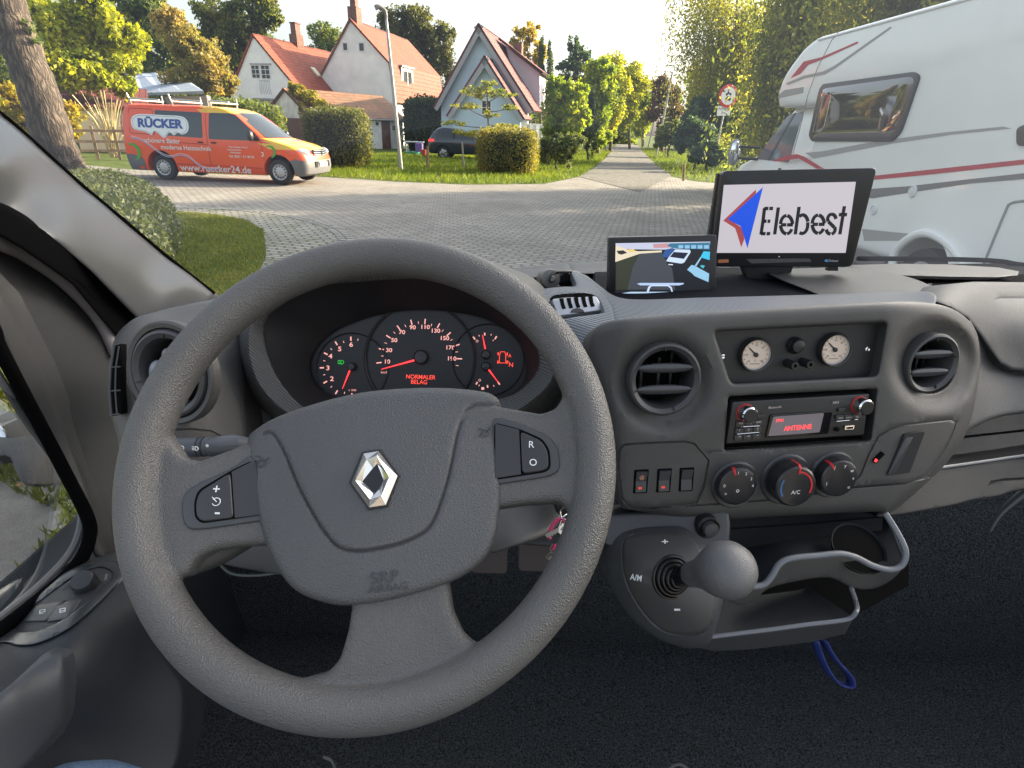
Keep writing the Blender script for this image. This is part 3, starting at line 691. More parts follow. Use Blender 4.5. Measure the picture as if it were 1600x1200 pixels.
for r_ in range(3):
    for c_ in range(3):
        x0 = 1150 + c_ * 14 - r_ * 1.5; y0 = 659 + r_ * 10.5 - c_ * .8; rbtn(x0, y0, x0 + 13, y0 + 9)
for x0, y0 in ((1182, 648),): rbtn(x0, y0, x0 + 13, y0 + 6)
for c_ in range(3): rbtn(1306 + c_ * 13, 649 - c_ * .8, 1318 + c_ * 13, 656 - c_ * .8)
rbtn(1310, 638, 1322, 644)
mb = MB()
for x0, y0, x1, y1 in ((1152, 667, 1186, 665), (1151, 678, 1185, 675), (1306, 658, 1339, 655)):
    mb.tube([STK(*spx(x0, y0), .0012), STK(*spx(x1, y1), .0012)], .0006, 6)
mb.build('button_trim', CHR, RD)
mb = MB()
for s, x, y, z in (('1', 1155, 672, .0042), ('2', 1169, 671, .0042), ('3', 1183, 670, .0042), ('VOL', 1157, 661, .003), ('SRC', 1171, 660, .003), ('BND', 1185, 659, .003), ('Bluetooth', 1210, 636, .004), ('MP3', 1305, 629, .0045), ('INFO', 1313, 653, .0028), ('MENU', 1326, 652, .0028), ('ESC', 1339, 651, .0028), ('TA', 1155, 682, .003), ('AF', 1169, 681, .003), ('M', 1183, 680, .003)):
    mb.merge(text_mb(STK, s, *spx(x, y), z, 0, h=.0012, rot=rt))
mb.build('radio_lettering', mat('lettering_grey', (.45, .4, .4), .5, emit=(.5, .3, .3), estr=.05), RD, smooth=0)
mb = MB(); mb.prism(STK, [spx(*q) for q in ((1320, 665), (1334, 664), (1333, 670), (1319, 671))], -.001, .0012); mb.build('usb_port', CHR, RD)
MB().prism(STK, [spx(*q) for q in ((1322, 667), (1332, 666.3), (1331.5, 669), (1321.5, 670))], 0, .0016).build('usb_slot', VOID, RD)
a, b = spx(1308, 671); MB().lathe(STK.at(a, b, -.001), [(.0028, 0), (.0028, .0016)], 20).build('aux_socket', VOID, RD)

# ---- centre vents
air_vent(STK.at(*spx(1040, 594, .002), -.004), .0425, 'round air vent with two curved slats at the left of the centre console', slats=((0, .3), (0, -.30)))
vf = frame_px(1452, 567, .712, az=12, el=7)
air_vent(vf, .0372, 'round air vent with two curved slats at the right of the centre console')

# ---- rotary climate knobs
def climate_knob(x, y, bx, by, r, label, icons, red, hh=.022):
    a, b = spx(bx, by); f0 = STK.at(a, b, 0); k = thing('climate_knob', label, 'rotary knob', tuple(f0(0, 0, 0)), 'climate control knobs')
    MB().lathe(f0, [(r * 1.24, -.004), (r * 1.24, .001), (r * 1.16, .0035), (r * .95, .003)], 48, cap=False).build('knob_base', SMO, k)
    a2, b2 = STK.px(x, y, hh); da, db = (a2 - a), (b2 - b)
    vs = []; fs = []; prof = [(1.0, 0), (1.0, .35), (.985, .8), (.94, .95), (.86, 1.0)]; n = 48
    mb = MB()
    for q, t in prof:
        for i in range(n):
            an = 2 * PI * i / n; rr = r * q * (1 + (.012 if i % 4 < 2 else -.012) * (t < .9)); vs.append(f0(da * t + rr * math.cos(an), db * t + rr * math.sin(an), hh * t))
    for k_ in range(len(prof) - 1):
        for i in range(n): j = (i + 1) % n; fs.append((k_ * n + i, k_ * n + j, (k_ + 1) * n + j, (k_ + 1) * n + i))
    fs.append(tuple((len(prof) - 1) * n + i for i in range(n)))
    mb.add(vs, fs).build('knob_body', mat('knob_black', (.02, .02, .022), .33), k)
    ft = f0.at(da, db, hh)
    t = R(red)
    mb = MB(); mb.add([f0(da * s + q * r * math.cos(t) + p * math.cos(t + PI / 2), db * s + q * r * math.sin(t) + p * math.sin(t + PI / 2), hh * s + .0006) for s, q, p in ((.2, 1.03, -.0016), (.2, 1.03, .0016), (.85, 1.01, .0016), (.85, 1.01, -.0016), (1, .9, .0014), (1, .9, -.0014), (1, .62, .0009), (1, .62, -.0009))], [(0, 1, 2, 3), (3, 2, 4, 5), (5, 4, 6, 7)])
    mb.build('pointer', REDP, k, smooth=0)
    for m_, s, q, an, z in icons:
        text_mb(ft, s, r * q * math.cos(R(an)), r * q * math.sin(R(an)), z, 0, h=.0006).build('marking', m_, k, smooth=0)
    return k, ft, r
climate_knob(1153, 760, 1148, 757, .0245, 'black fan speed knob, leftmost of the three below the radio', [(WHT, '0', .7, 175, .0052), (WHT, '1', .7, 95, .0052), (WHT, '2', .72, 62, .0052), (WHT, '3', .72, 30, .0052), (WHT, '4', .74, 0, .0052), (WHT, '*', .72, 215, .007), (WHT, 'o', .2, 270, .008)], 108)
kk, ft, r_ = climate_knob(1244, 761, 1227, 748, .0265, 'largest black temperature knob marked A/C in the middle of the three', [(WHT, 'A/C', .25, 270, .0068)], 85, .034)
for m_, a0, a1 in ((REDP, -25, 90), (BLUS, 150, 215)):
    mb = MB(); n = 14; vs = []
    for i in range(n + 1):
        t = R(a0 + (a1 - a0) * i / n); w_ = .0011
        vs += [ft((r_ * .72 - w_) * math.cos(t), (r_ * .72 - w_) * math.sin(t), .0006), ft((r_ * .72 + w_) * math.cos(t), (r_ * .72 + w_) * math.sin(t), .0006)]
    mb.add(vs, [(2 * i, 2 * i + 1, 2 * i + 3, 2 * i + 2) for i in range(n)]).build('temperature_band', m_, kk, smooth=0)
climate_knob(1312, 748, 1300, 741, .0245, 'black air distribution knob, rightmost of the three', [(WHT, s, .7, an, .0062) for s, an in (('j', 120), ('y', 75), ('w', 35), ('v', 0), ('u', 320), ('l', 200))], 125, .026)

# ---- rocker switches
for i, (x, lab) in enumerate(((1002, 'rocker switch with orange and red symbols, leftmost of three below the left vent'), (1038, 'middle rocker switch with a red symbol below the left vent'), (1073, 'blank rocker switch nearest the fan knob'))):
    y = 752 - i * 1.5
    s_ = thing('rocker_switch', lab, 'switch', tuple(STK(*spx(x, y + 18), 0)), 'rocker switches on the centre console')
    MB().prism(STK, rpoly([spx(x - 11, y - 18), spx(x + 12, y - 19), spx(x + 9, y + 18), spx(x - 13, y + 19)], .0012), -.006, .0002).build('switch_well', VOID, s_)
    A4 = [spx(x - 8, y - 15), spx(x + 9, y - 16), spx(x + 6, y + 15), spx(x - 10, y + 16)]
    mid = [((A4[0][0] + A4[3][0]) / 2, (A4[0][1] + A4[3][1]) / 2), ((A4[1][0] + A4[2][0]) / 2, (A4[1][1] + A4[2][1]) / 2)]
    mb = MB(); vs = [STK(*A4[0], .0035), STK(*A4[1], .0035), STK(*mid[1], .0008), STK(*mid[0], .0008), STK(*A4[2], .003), STK(*A4[3], .003)] + [STK(*q, -.004) for q in A4]
    mb.add(vs, [(3, 2, 1, 0), (5, 4, 2, 3), (0, 1, 7, 6), (9, 8, 4, 5), (1, 2, 4, 8, 7), (0, 6, 9, 5, 3)]).build('rocker', SMO, s_, smooth=0)
    if i == 0:
        text_mb(STK, '@', *spx(x + 1, y - 6, .003), .006, 0, h=.0034).build('symbol', mat('amber_mark', (.7, .3, .18), .5), s_, smooth=0)
    if i < 2:
        text_mb(STK, 'ss', *spx(x - 2, y + 10, .003), .006, 0, h=.0034).build('warning_symbol', REDL, s_, smooth=0)
# flap recess + red catch
SC = thing('storage_flap', 'console flap with an upright finger recess and red catch beside the knobs', 'flap', tuple(STK(*spx(1410, 745), -.01)))
MB().prism(STK, rpoly([STK.px(*q, .001) for q in ((1414, 679), (1446, 675), (1422, 739), (1384, 744))], .002), -.002, .0005).build('finger_recess', mat('recess_dark', (.014, .014, .015), .6), SC)
MB().prism(STK, rpoly([STK.px(*q, .001) for q in ((1413, 684), (1426, 682), (1398, 739), (1386, 741))], .002), .0006, .003, .001).build('finger_grip', SMO, SC)
mb = MB(); mb.tube([STK(*STK.px(1380, 708, .002), .001), STK(*STK.px(1366, 722, .002), .001)], .0032, 10); mb.build('catch_slot', VOID, SC)
mb = MB(); mb.tube([STK(*STK.px(1369, 717, .002), .003), STK(*STK.px(1366, 721, .002), .003)], .0016, 10); mb.build('catch', REDB, SC)
text_mb(STK, 'AIR', *spx(1430, 656), .0055, 0, h=.0012 + .001).build('flap_symbol', mat('faint_mark', (.16, .155, .15), .5), SC, smooth=0)

# ---- right-hand dash
zr = tps([(1460, 470, .80), (1600, 425, 1.15), (1440, 452, .93), (1700, 430, 1.15), (1535, 560, .86), (1700, 560, .90), (1530, 600, .85), (1490, 700, .82), (1700, 640, .86), (1400, 800, .74), (1700, 700, .84)])
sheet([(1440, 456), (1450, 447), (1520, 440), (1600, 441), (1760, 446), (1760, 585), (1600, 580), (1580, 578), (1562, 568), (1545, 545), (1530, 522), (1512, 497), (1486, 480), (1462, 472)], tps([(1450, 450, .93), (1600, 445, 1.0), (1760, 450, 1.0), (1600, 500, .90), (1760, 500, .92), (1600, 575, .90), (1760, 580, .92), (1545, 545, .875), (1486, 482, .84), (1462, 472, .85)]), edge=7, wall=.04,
      creases=[([(1564, 466), (1760, 466)], 4, .006)]).build('passenger_pad', mat('pad_grain_shade_tint', (.046, .047, .048), .5, bump=('grain', 900, .5, .0006)), DASHROOT)  # same dash plastic, darkened to stand in for shade on this sunny side
sheet(spl([(1512, 505), (1530, 522), (1545, 548), (1562, 572), (1580, 582), (1620, 584), (1760, 586), (1760, 640), (1640, 643), (1570, 650), (1530, 664), (1505, 682), (1470, 726), (1440, 755), (1430, 720), (1490, 640)], True, 4), lambda X, Y: zr(X, Y) + .03, edge=8, wall=.05).build('passenger_fascia', MATS['pad_grain_shade_tint'], DASHROOT)  # shares the pad colour that is darkened against the sun
sheet([(1440, 640), (1760, 620), (1760, 730), (1440, 760)], lambda X, Y: zr(X, Y) + .13, edge=0, wall=.01, creases=[([(1440, 690), (1760, 655)], 2, .01)]).build('shelf_back', DOORD, DASHROOT)
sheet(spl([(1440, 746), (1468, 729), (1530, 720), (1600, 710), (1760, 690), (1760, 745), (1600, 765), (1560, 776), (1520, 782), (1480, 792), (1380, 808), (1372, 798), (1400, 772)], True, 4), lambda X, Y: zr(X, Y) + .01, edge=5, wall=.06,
      creases=[([(1548, 754), (1570, 750), (1610, 748), (1700, 746)], 3, .003)]).build('lower_shelf', mat('shelf_plastic_shade_tint', (.014, .0145, .015), .6, spec=.3, bump=('grain', 1100, .4, .0005)), DASHROOT)  # darker copy of the plastic: shade for the shelf is put into its colour
MB().tube([P(x, y, float(zr([x], [y])[0]) + .008) for x, y in [(1466, 731), (1530, 722), (1600, 712), (1760, 692)]], .0022, 8, smooth=4).build('shelf_lip', RIMW, DASHROOT)
mb = MB(); mb.tube([P(x, y, 1.0) for x, y in [(1600, 770), (1580, 786), (1560, 806), (1546, 830)]], [.008, .003], 8, smooth=4); mb.build('footwell_trim', SMO, CAB)

# ---- lower console under the seam, gear pod
sheet([(935, 806), (990, 800), (1130, 796), (1139, 800), (1141, 820), (1138, 885), (1090, 900), (1000, 880), (945, 850)], tps([(940, 800, .72), (1139, 800, .71), (1140, 900, .70), (930, 900, .70), (1000, 1000, .68)]), edge=6, wall=.05).build('lower_console', SMO, DASHROOT)
sheet([(1130, 800), (1390, 790), (1400, 815), (1395, 845), (1330, 860), (1200, 880), (1140, 880)], tps([(1130, 800, .76), (1390, 790, .78), (1400, 850, .80), (1140, 880, .76), (1260, 830, .79)]), edge=3, wall=.02, creases=[([(1142, 826), (1260, 818), (1390, 806)], 1.5, .002)]).build('cup_tray_back', mat('tray_blue_black', (.007, .009, .012), .7, spec=.25), DASHROOT)
bf = STK.at(*STK.px(1108, 825, .01), .008)
LT = thing('lighter_button', 'round black push button beside the gear lever', 'button', tuple(bf(0, -.015, 0)))
MB().lathe(bf, [(.0145, -.02), (.0145, .001), (.0125, .0035), (.0105, .002)], 36, cap=False).build('button_ring', PLB, LT)
MB().lathe(bf, [(.0095, -.01), (.0095, .007), (.0085, .0092), (.004, .01)], 32).build('button_cap', SMO, LT)
GL = thing('gear_lever', 'black gear lever with egg shaped grained knob standing in a ringed rubber boot', 'gear lever', tuple(P(1050, 990, .64)))
PF = frame_px(1045, 915, .645, az=10, el=40, rot=3)
pod = spl([(1037, 822), (976, 826), (955, 838), (946, 862), (945, 897), (955, 920), (969, 942), (985, 964), (1003, 981), (1025, 996), (1048, 1006), (1072, 1013), (1092, 1012), (1108, 1004), (1117, 985), (1127, 950), (1131, 920), (1118, 880), (1100, 850), (1072, 828)], True, 4)
zpod = tps([(1037, 824, .70), (946, 862, .71), (969, 942, .69), (1048, 1006, .665), (1131, 930, .64), (1100, 850, .665), (1045, 915, .635), (1000, 900, .648), (1080, 960, .635)])
sheet(pod, zpod, edge=14, wall=.08, creases=[(spl([(989, 836), (974, 850), (974, 891), (989, 932), (1017, 970), (1048, 990), (1092, 990), (1111, 973)], False, 4), 2.2, .0018)]).build('gear_pod', SMO, GL)
plate = spl([(989, 837), (1037, 832), (1072, 837), (1092, 853), (1108, 890), (1117, 932), (1111, 973), (1092, 989), (1048, 989), (1017, 969), (989, 932), (974, 891), (974, 848)], True, 4)
def zplate(X, Y): return zpod(X, Y) - .0035
sheet(plate, zplate, edge=5, wall=.006).build('shift_plate', mat('plate_grey', (.05, .048, .047), .48, bump=('noise', 1400, .2, .0004)), GL)
def pl3(x, y, d=.0): return P(x, y, float(zplate([x], [y])[0]) - d)
bo = frame_px(1049, 901, float(zplate([1049], [901])[0]) - .0005, az=16, el=26)
mb = MB(); pr = []
for k in range(5):
    r0 = .0245 - k * .0040; pr += [(r0, .001 + k * .003), (r0 - .0009, .0034 + k * .003), (r0 - .0024, .0036 + k * .003), (r0 - .0034, .001 + k * .003)]
mb.lathe(bo, pr, 48); mb.build('boot', mat('boot_rubber', (.008, .008, .009), .3), GL)
kc = P(1131, 891, .552)
MB().tube([bo(0, 0, .004), P(1075, 898, .612), P(1100, 897, .58), kc], [.0105, .0095], 20).build('lever_shaft', BLK, GL)
ax = (kc - P(1060, 900, .63)).normalized()
kf = Fr(kc, ax.cross(Vector((0, 0, 1))), ax.cross(ax.cross(Vector((0, 0, 1)))) * -1)
if kf.n.dot(ax) < 0: kf = Fr(kc, -kf.u, kf.v)
prof = [(.0115, -.060), (.0130, -.058), (.0140, -.048), (.0160, -.036), (.0190, -.026), (.0225, -.016), (.0255, -.006), (.0272, .004), (.0262, .013), (.0225, .021), (.016, .0265), (.008, .0290), (.002, .0295)]
MB().lathe(kf, prof, 48).build('lever_knob', mat('knob_grain', (.10, .10, .102), .42, bump=('grain', 900, .5, .0006)), GL, smooth=60)
MB().lathe(kf, [(.0108, -.066), (.0128, -.064), (.0128, -.060), (.0110, -.058)], 36, cap=False).build('knob_collar', BLK, GL)
mb = MB()
def ftx(x, y):
    z0, z1, z2 = (float(zplate([a_], [b_])[0]) - .0008 for a_, b_ in ((x, y), (x + 14, y), (x, y - 14)))
    o_ = P(x, y, z0); return Fr(o_, P(x + 14, y, z1) - o_, P(x, y - 14, z2) - o_)
text_mb(ftx(1039, 847), '+', 0, 0, .014, .0002, bold=.02).build('plus_mark', WHT, GL, smooth=0)
text_mb(ftx(1058, 951), '-', 0, 0, .016, .0002, bold=.03, sx=1.3).build('minus_mark', WHT, GL, smooth=0)
text_mb(ftx(994, 903), 'A/M', 0, 0, .0092, .0002, bold=.02, rot=R(-8)).build('mode_mark', WHT, GL, smooth=0)

# ---- cup tray and lower shelf
CT = thing('cup_tray', 'wavy edged cup tray with a pale rim below the climate knobs', 'storage tray', tuple(P(1280, 930, .68)))
rim1 = [(1150, 919), (1166, 917), (1192, 914), (1206, 900), (1218, 881), (1238, 872), (1278, 868), (1312, 865), (1338, 871), (1364, 884), (1390, 890), (1408, 884), (1415, 868), (1411, 850), (1396, 822), (1383, 802)]
def zrim(x): return .655 + .02 * (x - 1150) / 260
MB().tube([P(x, y, zrim(x) + (.02 * (860 - y) / 60 if y < 860 and x > 1380 else 0)) for x, y in rim1], .0036, 10, smooth=4).build('tray_rim', RIMW, CT)
low1 = [(1134, 936), (1158, 946), (1180, 938), (1200, 920), (1244, 908), (1295, 902), (1326, 916), (1350, 921), (1376, 916), (1400, 900), (1412, 880), (1402, 850), (1392, 822)]
wallp = [(x, y + 2) for x, y in spl(rim1[:-1], False, 3)] + spl(low1[::-1], False, 3)
sheet(wallp, tps([(1150, 920, .665), (1240, 873, .67), (1412, 870, .685), (1158, 946, .685), (1300, 902, .70), (1376, 916, .71), (1395, 822, .70)]), edge=3, wall=.004, sp=10).build('tray_front', mat('tray_grey', (.05, .049, .048), .5, bump=('noise', 900, .3, .0005)), CT)
sheet(spl(rim1, False, 3) + [(1380, 830), (1330, 834), (1230, 846), (1150, 860)], tps([(1150, 919, .68), (1240, 873, .69), (1412, 870, .70), (1383, 810, .78), (1150, 860, .74), (1330, 834, .77)]), edge=0, wall=.003, sp=10).build('tray_base', MATS['tray_blue_black'], CT)
cupf = frame_px(1340, 858, .71, az=4, el=62)
MB().lathe(cupf, [(.033, .004), (.031, .002), (.03, -.004)], 36, cap=False).build('cup_ring', MATS['tray_blue_black'], CT)
MB().lathe(cupf, [(.0305, .001), (.01, .0005)], 36).build('cup_hole', VOID, CT)
LS = thing('lower_shelf', 'dark open shelf with a thin pale lip under the cup tray', 'shelf', tuple(P(1230, 1000, .68)))
rim2 = [(1111, 995), (1160, 989), (1209, 983), (1260, 976), (1312, 970), (1330, 965), (1339, 953), (1337, 939), (1330, 918)]
MB().tube([P(x, y, .66 + (.03 if y < 940 else 0)) for x, y in rim2], .0026, 8, smooth=4).build('shelf_rim', RIMW, LS)
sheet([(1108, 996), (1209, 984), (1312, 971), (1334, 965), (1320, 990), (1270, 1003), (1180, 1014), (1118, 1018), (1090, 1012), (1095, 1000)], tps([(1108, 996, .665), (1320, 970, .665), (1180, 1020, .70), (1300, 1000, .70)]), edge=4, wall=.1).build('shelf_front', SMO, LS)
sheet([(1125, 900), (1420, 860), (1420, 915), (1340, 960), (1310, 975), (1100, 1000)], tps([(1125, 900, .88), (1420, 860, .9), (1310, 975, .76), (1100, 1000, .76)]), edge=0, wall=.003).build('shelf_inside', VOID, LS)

# ---- column shroud, stalk, keys
SH = sheet(spl([(770, 780), (800, 786), (860, 785), (885, 792), (884, 806), (860, 832), (830, 846), (800, 855), (770, 864), (740, 850)], True, 4), tps([(770, 780, .66), (885, 795, .68), (800, 855, .62), (850, 835, .64), (770, 864, .62)]), edge=12, wall=.1)
SH.build('column_shroud', PL, DASHROOT)
ST = thing('indicator_stalk', 'grey indicator stalk with white lamp symbols behind the left wheel spoke', 'stalk', tuple(P(330, 712, .62)))
MB().tube([P(262, 699, .618), P(285, 699, .62), P(325, 698, .625), P(327, 698, .625), P(329, 698, .625), P(345, 697, .63), P(365, 694, .635), P(400, 696, .66)], [.0105, .0105, .0105, .0098, .0105, .0112, .011, .007], 24).build('stalk_body', mat('stalk_grey', (.06, .068, .08), .35), ST)
for x in (312, 319): MB().tube([P(x, 698, .623), P(x + 1.2, 698, .623)], .0108, 24).build('stalk_seam', PLB, ST)
sf = frame_px(300, 700, .609, az=-2, el=14)
mb = MB()
for x0 in (-.0115, .004):
    mb.tube([sf(x0 + a * 1.0, b, .0009) for a, b in ((0, -.0022), (.0022, -.0018), (.0034, 0), (.0022, .0018), (0, .0022), (0, -.0022))], .0004, 4)
    for b in (-.0016, 0, .0016): mb.box(sf, (x0 - .0035, x0 - .001), (b - .0003, b + .0003), (.0004, .001))
mb.build('lamp_symbol', WHT, ST, smooth=0)
MB().lathe(frame_px(324, 696, .6125, az=2, el=10), [(.0017, .0006), (.0005, .0008)], 16).build('marker_dot', WHT, ST)
KY = thing('key_bunch', 'bunch of keys with a pink tag hanging from the ignition', 'keys', tuple(P(875, 870, .62)))
def kring(x, y, z, r, tiltu=(1, 0, .2)):
    c = P(x, y, z); u = Vector(tiltu).normalized(); v = Vector((0, .25, 1)).normalized()
    return MB().tube([c + u * r * math.cos(t) + v * r * math.sin(t) for t in np.linspace(0, 2 * PI, 24, endpoint=False)], .0009, 6, closed=True)
kring(888, 800, .62, .0085).build('key_ring', CHR, KY); kring(884, 818, .618, .010, (.6, .5, 0)).build('key_ring', CHR, KY)
MB().tube([P(x, y, .615) for x, y in ((882, 812), (872, 812), (863, 822), (858, 836), (860, 842))], .0022, 8, smooth=4).build('tag_loop', mat('pink_tag', (.5, .03, .12), .4), KY)
MB().box(frame_px(869, 856, .612, az=10, rot=-25), (-.004, .004), (-.003, .003), (-.001, .001)).build('key_tag', MATS['pink_tag'], KY)
for (x0, y0, x1, y1) in ((883, 822, 853, 838), (868, 858, 855, 873), (880, 828, 885, 846)):
    a, b = P(x0, y0, .613), P(x1, y1, .612); d = (b - a); f_ = Fr(a, d, Vector((0, -.4, 1)).cross(d)); L_ = d.length
    mb = MB(); mb.box(f_, (0, L_), (-.0022, .0022), (-.001, .001)); mb.lathe(f_.at(0, 0, 0), [(.0058, -.0012), (.0058, .0012)], 20)
    for i in range(4): mb.box(f_, (L_ * (.4 + i * .14), L_ * (.46 + i * .14)), (.0022, .0034), (-.0009, .0009))
    mb.build('key', mat('key_steel', (.55, .5, .42), .3, 1.0), KY, bevel=.0004)
MB().lathe(frame_px(884, 792, .64, az=10, el=0), [(.012, -.03), (.012, 0), (.009, .004)], 28).build('ignition_barrel', PLB, KY)

# ---- monitors
def monitor(name, label, fr, w_, h_, scr, th, r, m_=None, par=True):
    t = thing(name, label, 'monitor', tuple(fr(0, -h_ / 2, -.02)))
    MB().prism(fr, rpoly([(-w_ / 2, -h_ / 2), (w_ / 2, -h_ / 2), (w_ / 2, h_ / 2), (-w_ / 2, h_ / 2)], r, 5), -th, 0, .002).build('housing', mat('monitor_black', (.012, .012, .013), .32), t)
    return t
def quadfr(c, Z, az, el, rot): return frame_px(c[0], c[1], Z, az, el, rot)
# big one: traced corners on a plane that leans back
BF = frame_px(1240, 340, 1.035, az=-3, el=4, rot=1.0)
bq = [BF.px(*q) for q in ((1110, 417), (1332, 417), (1371, 262), (1129, 267))]
BM = thing('dash_monitor', 'large black monitor showing a blue arrow logo and Elebest on white', 'monitor', tuple(BF(0, -.1, -.03)))
MB().prism(BF, rpoly(bq, .010, 6), -.022, 0, .002).build('monitor_housing', mat('monitor_black', (.012, .012, .013), .34), BM)
MB().prism(BF, rpoly([BF.px(*q) for q in ((1106, 407), (1127, 407), (1136, 275), (1127, 269))], .004), -.034, -.023).build('monitor_back', mat('monitor_side', (.045, .045, .045), .5), BM)
sq = [BF.px(*q) for q in ((1120, 395), (1321, 395), (1337, 284), (1131, 289))]
MB().prism(BF, sq, -.001, .0008).build('monitor_screen', mat('screen_white', (.05, .05, .05), .35, emit=(.62, .57, .63), estr=.27), BM)
def bz(u, v): return BF.px(1090 + u / 5.161, 240 + v / 5.161)
ar1 = [bz(*q) for q in ((468, 290), (205, 540), (300, 600), (315, 640), (350, 755), (375, 690), (360, 600), (250, 530), (470, 320))]
ar2 = [bz(*q) for q in ((525, 270), (240, 530), (345, 585), (400, 762))]
mb = MB(); mb.add([BF(a, b, .0012) for a, b in ar1], [(0, 1, 7, 8), (1, 2, 6, 7), (2, 3, 4, 5, 6)]); mb.build('logo_shadow', mat('logo_red', (.15, .02, .02), .5, emit=(.30, .05, .05), estr=.3), BM, smooth=0)
mb = MB(); mb.add([BF(a, b, .0016) for a, b in ar2], [(0, 1, 2), (0, 2, 3)]); mb.build('logo_arrow', mat('logo_blue', (.01, .05, .3), .5, emit=(.002, .045, .45), estr=.36), BM, smooth=0)
# stencil lettering in strokes
ink = mat('logo_ink', (.01, .01, .01), .5)
mb = MB()
def stroke(pts, wd=.0030):
    q = [Vector(bz(*p)) for p in pts]; n = len(q); vs = []
    for i in range(n):
        d = (q[min(i + 1, n - 1)] - q[max(i - 1, 0)]).normalized(); p = Vector((-d.y, d.x)) * wd
        e = d * (wd * .45 if i == n - 1 else (-wd * .45 if i == 0 else 0))
        vs += [BF(*(q[i] + p + e), .0014), BF(*(q[i] - p + e), .0014)]
    mb.add(vs, [(2 * i, 2 * i + 1, 2 * i + 3, 2 * i + 2) for i in range(n - 1)])
def arc(cx, cy, rx, ry, a0, a1, n=9): return [(cx + rx * math.cos(R(t)), cy - ry * math.sin(R(t))) for t in np.linspace(a0, a1, n)]
stroke([(537, 445), (525, 545), (510, 645)]); stroke([(540, 443), (563, 442)]); stroke([(582, 442), (600, 442)]); stroke([(532, 545), (548, 545)]); stroke([(568, 545), (578, 545)]); stroke([(515, 645), (540, 645)]); stroke([(560, 645), (577, 645)])
stroke([(648, 440), (620, 645)])
def letter_e(cx, cy, s=1.0):
    stroke(arc(cx, cy, 48 * s, 72, 8, 78)); stroke(arc(cx, cy, 48 * s, 72, 98, 172)); stroke(arc(cx, cy, 48 * s, 74, 188, 262)); stroke(arc(cx, cy, 48 * s, 74, 282, 325))
    stroke([(cx - 38, cy + 2), (cx - 8, cy + 2)]); stroke([(cx + 10, cy + 2), (cx + 46, cy + 2)])
letter_e(715, 572); stroke([(815, 435), (800, 540), (786, 645)]); stroke(arc(845, 568, 44, 74, 20, 120)); stroke(arc(840, 570, 46, 74, -110, 8))
letter_e(970, 568)
stroke(arc(1078, 528, 34, 40, 10, 80, 6)); stroke(arc(1080, 528, 34, 40, 100, 200, 8)); stroke([(1056, 552), (1095, 590)]); stroke(arc(1072, 610, 34, 38, 20, -70, 7)); stroke(arc(1070, 610, 34, 38, -100, -170, 6))
stroke([(1180, 430), (1170, 485)]); stroke([(1142, 492), (1160, 492)]); stroke([(1174, 492), (1196, 492)]); stroke([(1168, 505), (1145, 645)])
mb.build('logo_lettering', ink, BM, smooth=0)
MB().prism(BF, rpoly([bz(*q) for q in ((395, 850), (905, 845), (920, 872), (430, 885))], .002), -.001, .0006).build('speaker_strip', mat('strip_grey', (.06, .06, .065), .4, bump=('rib', 150, 1.0, .002)), BM)
mb = MB(); mb.merge(text_mb(BF, 'Elebest', *bz(1092, 864), .0062, 0, h=.0006)); mb.build('maker_lettering', mat('pale_mark', (.4, .42, .45), .4), BM, smooth=0)
mb = MB(); mb.add([BF(*bz(*q), .0007) for q in ((1045, 850), (1018, 862), (1045, 878))], [(0, 1, 2)]); mb.build('maker_symbol', mat('mark_blue', (.1, .35, .7), .4), BM, smooth=0)
MB().prism(BF, rpoly([bz(*q) for q in ((165, 855), (250, 852), (250, 878), (165, 882))], .002), -.001, .0006).build('sticker', mat('orange_sticker', (.5, .17, .07), .5), BM)
MB().box(BF.at(*bz(657, 831), 0), (-.001, .001), (-.001, .001), (0, .0005)).build('status_light', WHT, BM, smooth=0)
MB().prism(BF, [BF.px(*q) for q in ((1300, 414), (1312, 414), (1312, 424), (1296, 424))], -.02, -.006).build('monitor_foot', PLB, BM)
MB().prism(BF, rpoly([BF.px(*q) for q in ((1165, 412), (1250, 412), (1240, 440), (1175, 440))], .003), -.05, -.024).build('monitor_stand', PLB, BM)
# small one
SF = frame_px(1036, 415, .97, az=2, el=6, rot=1.2)
SM = thing('reversing_monitor', 'small black monitor showing a reversing camera picture of parked vans', 'monitor', tuple(SF(0, -.07, -.02)))
MB().prism(SF, rpoly([SF.px(*q) for q in ((950, 478), (1119, 478), (1120, 367), (952, 371))], .003, 3), -.018, 0, .0015).build('monitor_housing', MATS['monitor_black'], SM)
def sz(u, v, h=0): return SF.px(930 + u / 8, 340 + v / 8, h)
mb = MB()
lay = [0]
def scr(name, pts, col, e=.42):
    lay[0] += 1
    q = [sz(*p) for p in pts]; me = MB(); me.add([SF(a, b, .0005 + lay[0] * .00006) for a, b in q], [tuple(range(len(q)))])
    return me.build(name, mat('pic_' + '_'.join(str(int(c * 100)) for c in col), tuple(c * .1 for c in col), .4, emit=col, estr=e), SM, smooth=0)
scr('picture_ground', [(250, 965), (1420, 965), (1435, 300), (252, 320)], (.010, .012, .016))
scr('picture_road', [(400, 900), (1000, 900), (960, 640), (860, 500), (830, 430), (560, 445), (470, 620)], (.045, .05, .062))
scr('picture_verge', [(260, 900), (400, 900), (470, 620), (560, 445), (450, 470), (262, 550)], (.028, .032, .02))
scr('picture_kerb', [(250, 555), (560, 450), (830, 432), (830, 410), (540, 420), (400, 400), (255, 320)], (.6, .52, .38))
scr('picture_sky', [(252, 320), (1435, 300), (1430, 360), (840, 400), (400, 395), (262, 350)], (.42, .44, .55))
scr('picture_roofs', [(720, 330), (900, 320), (960, 345), (930, 375), (730, 380)], (.42, .22, .24))
scr('picture_trees', [(930, 322), (1430, 310), (1430, 400), (1200, 390), (960, 380), (900, 350)], (.03, .13, .22))
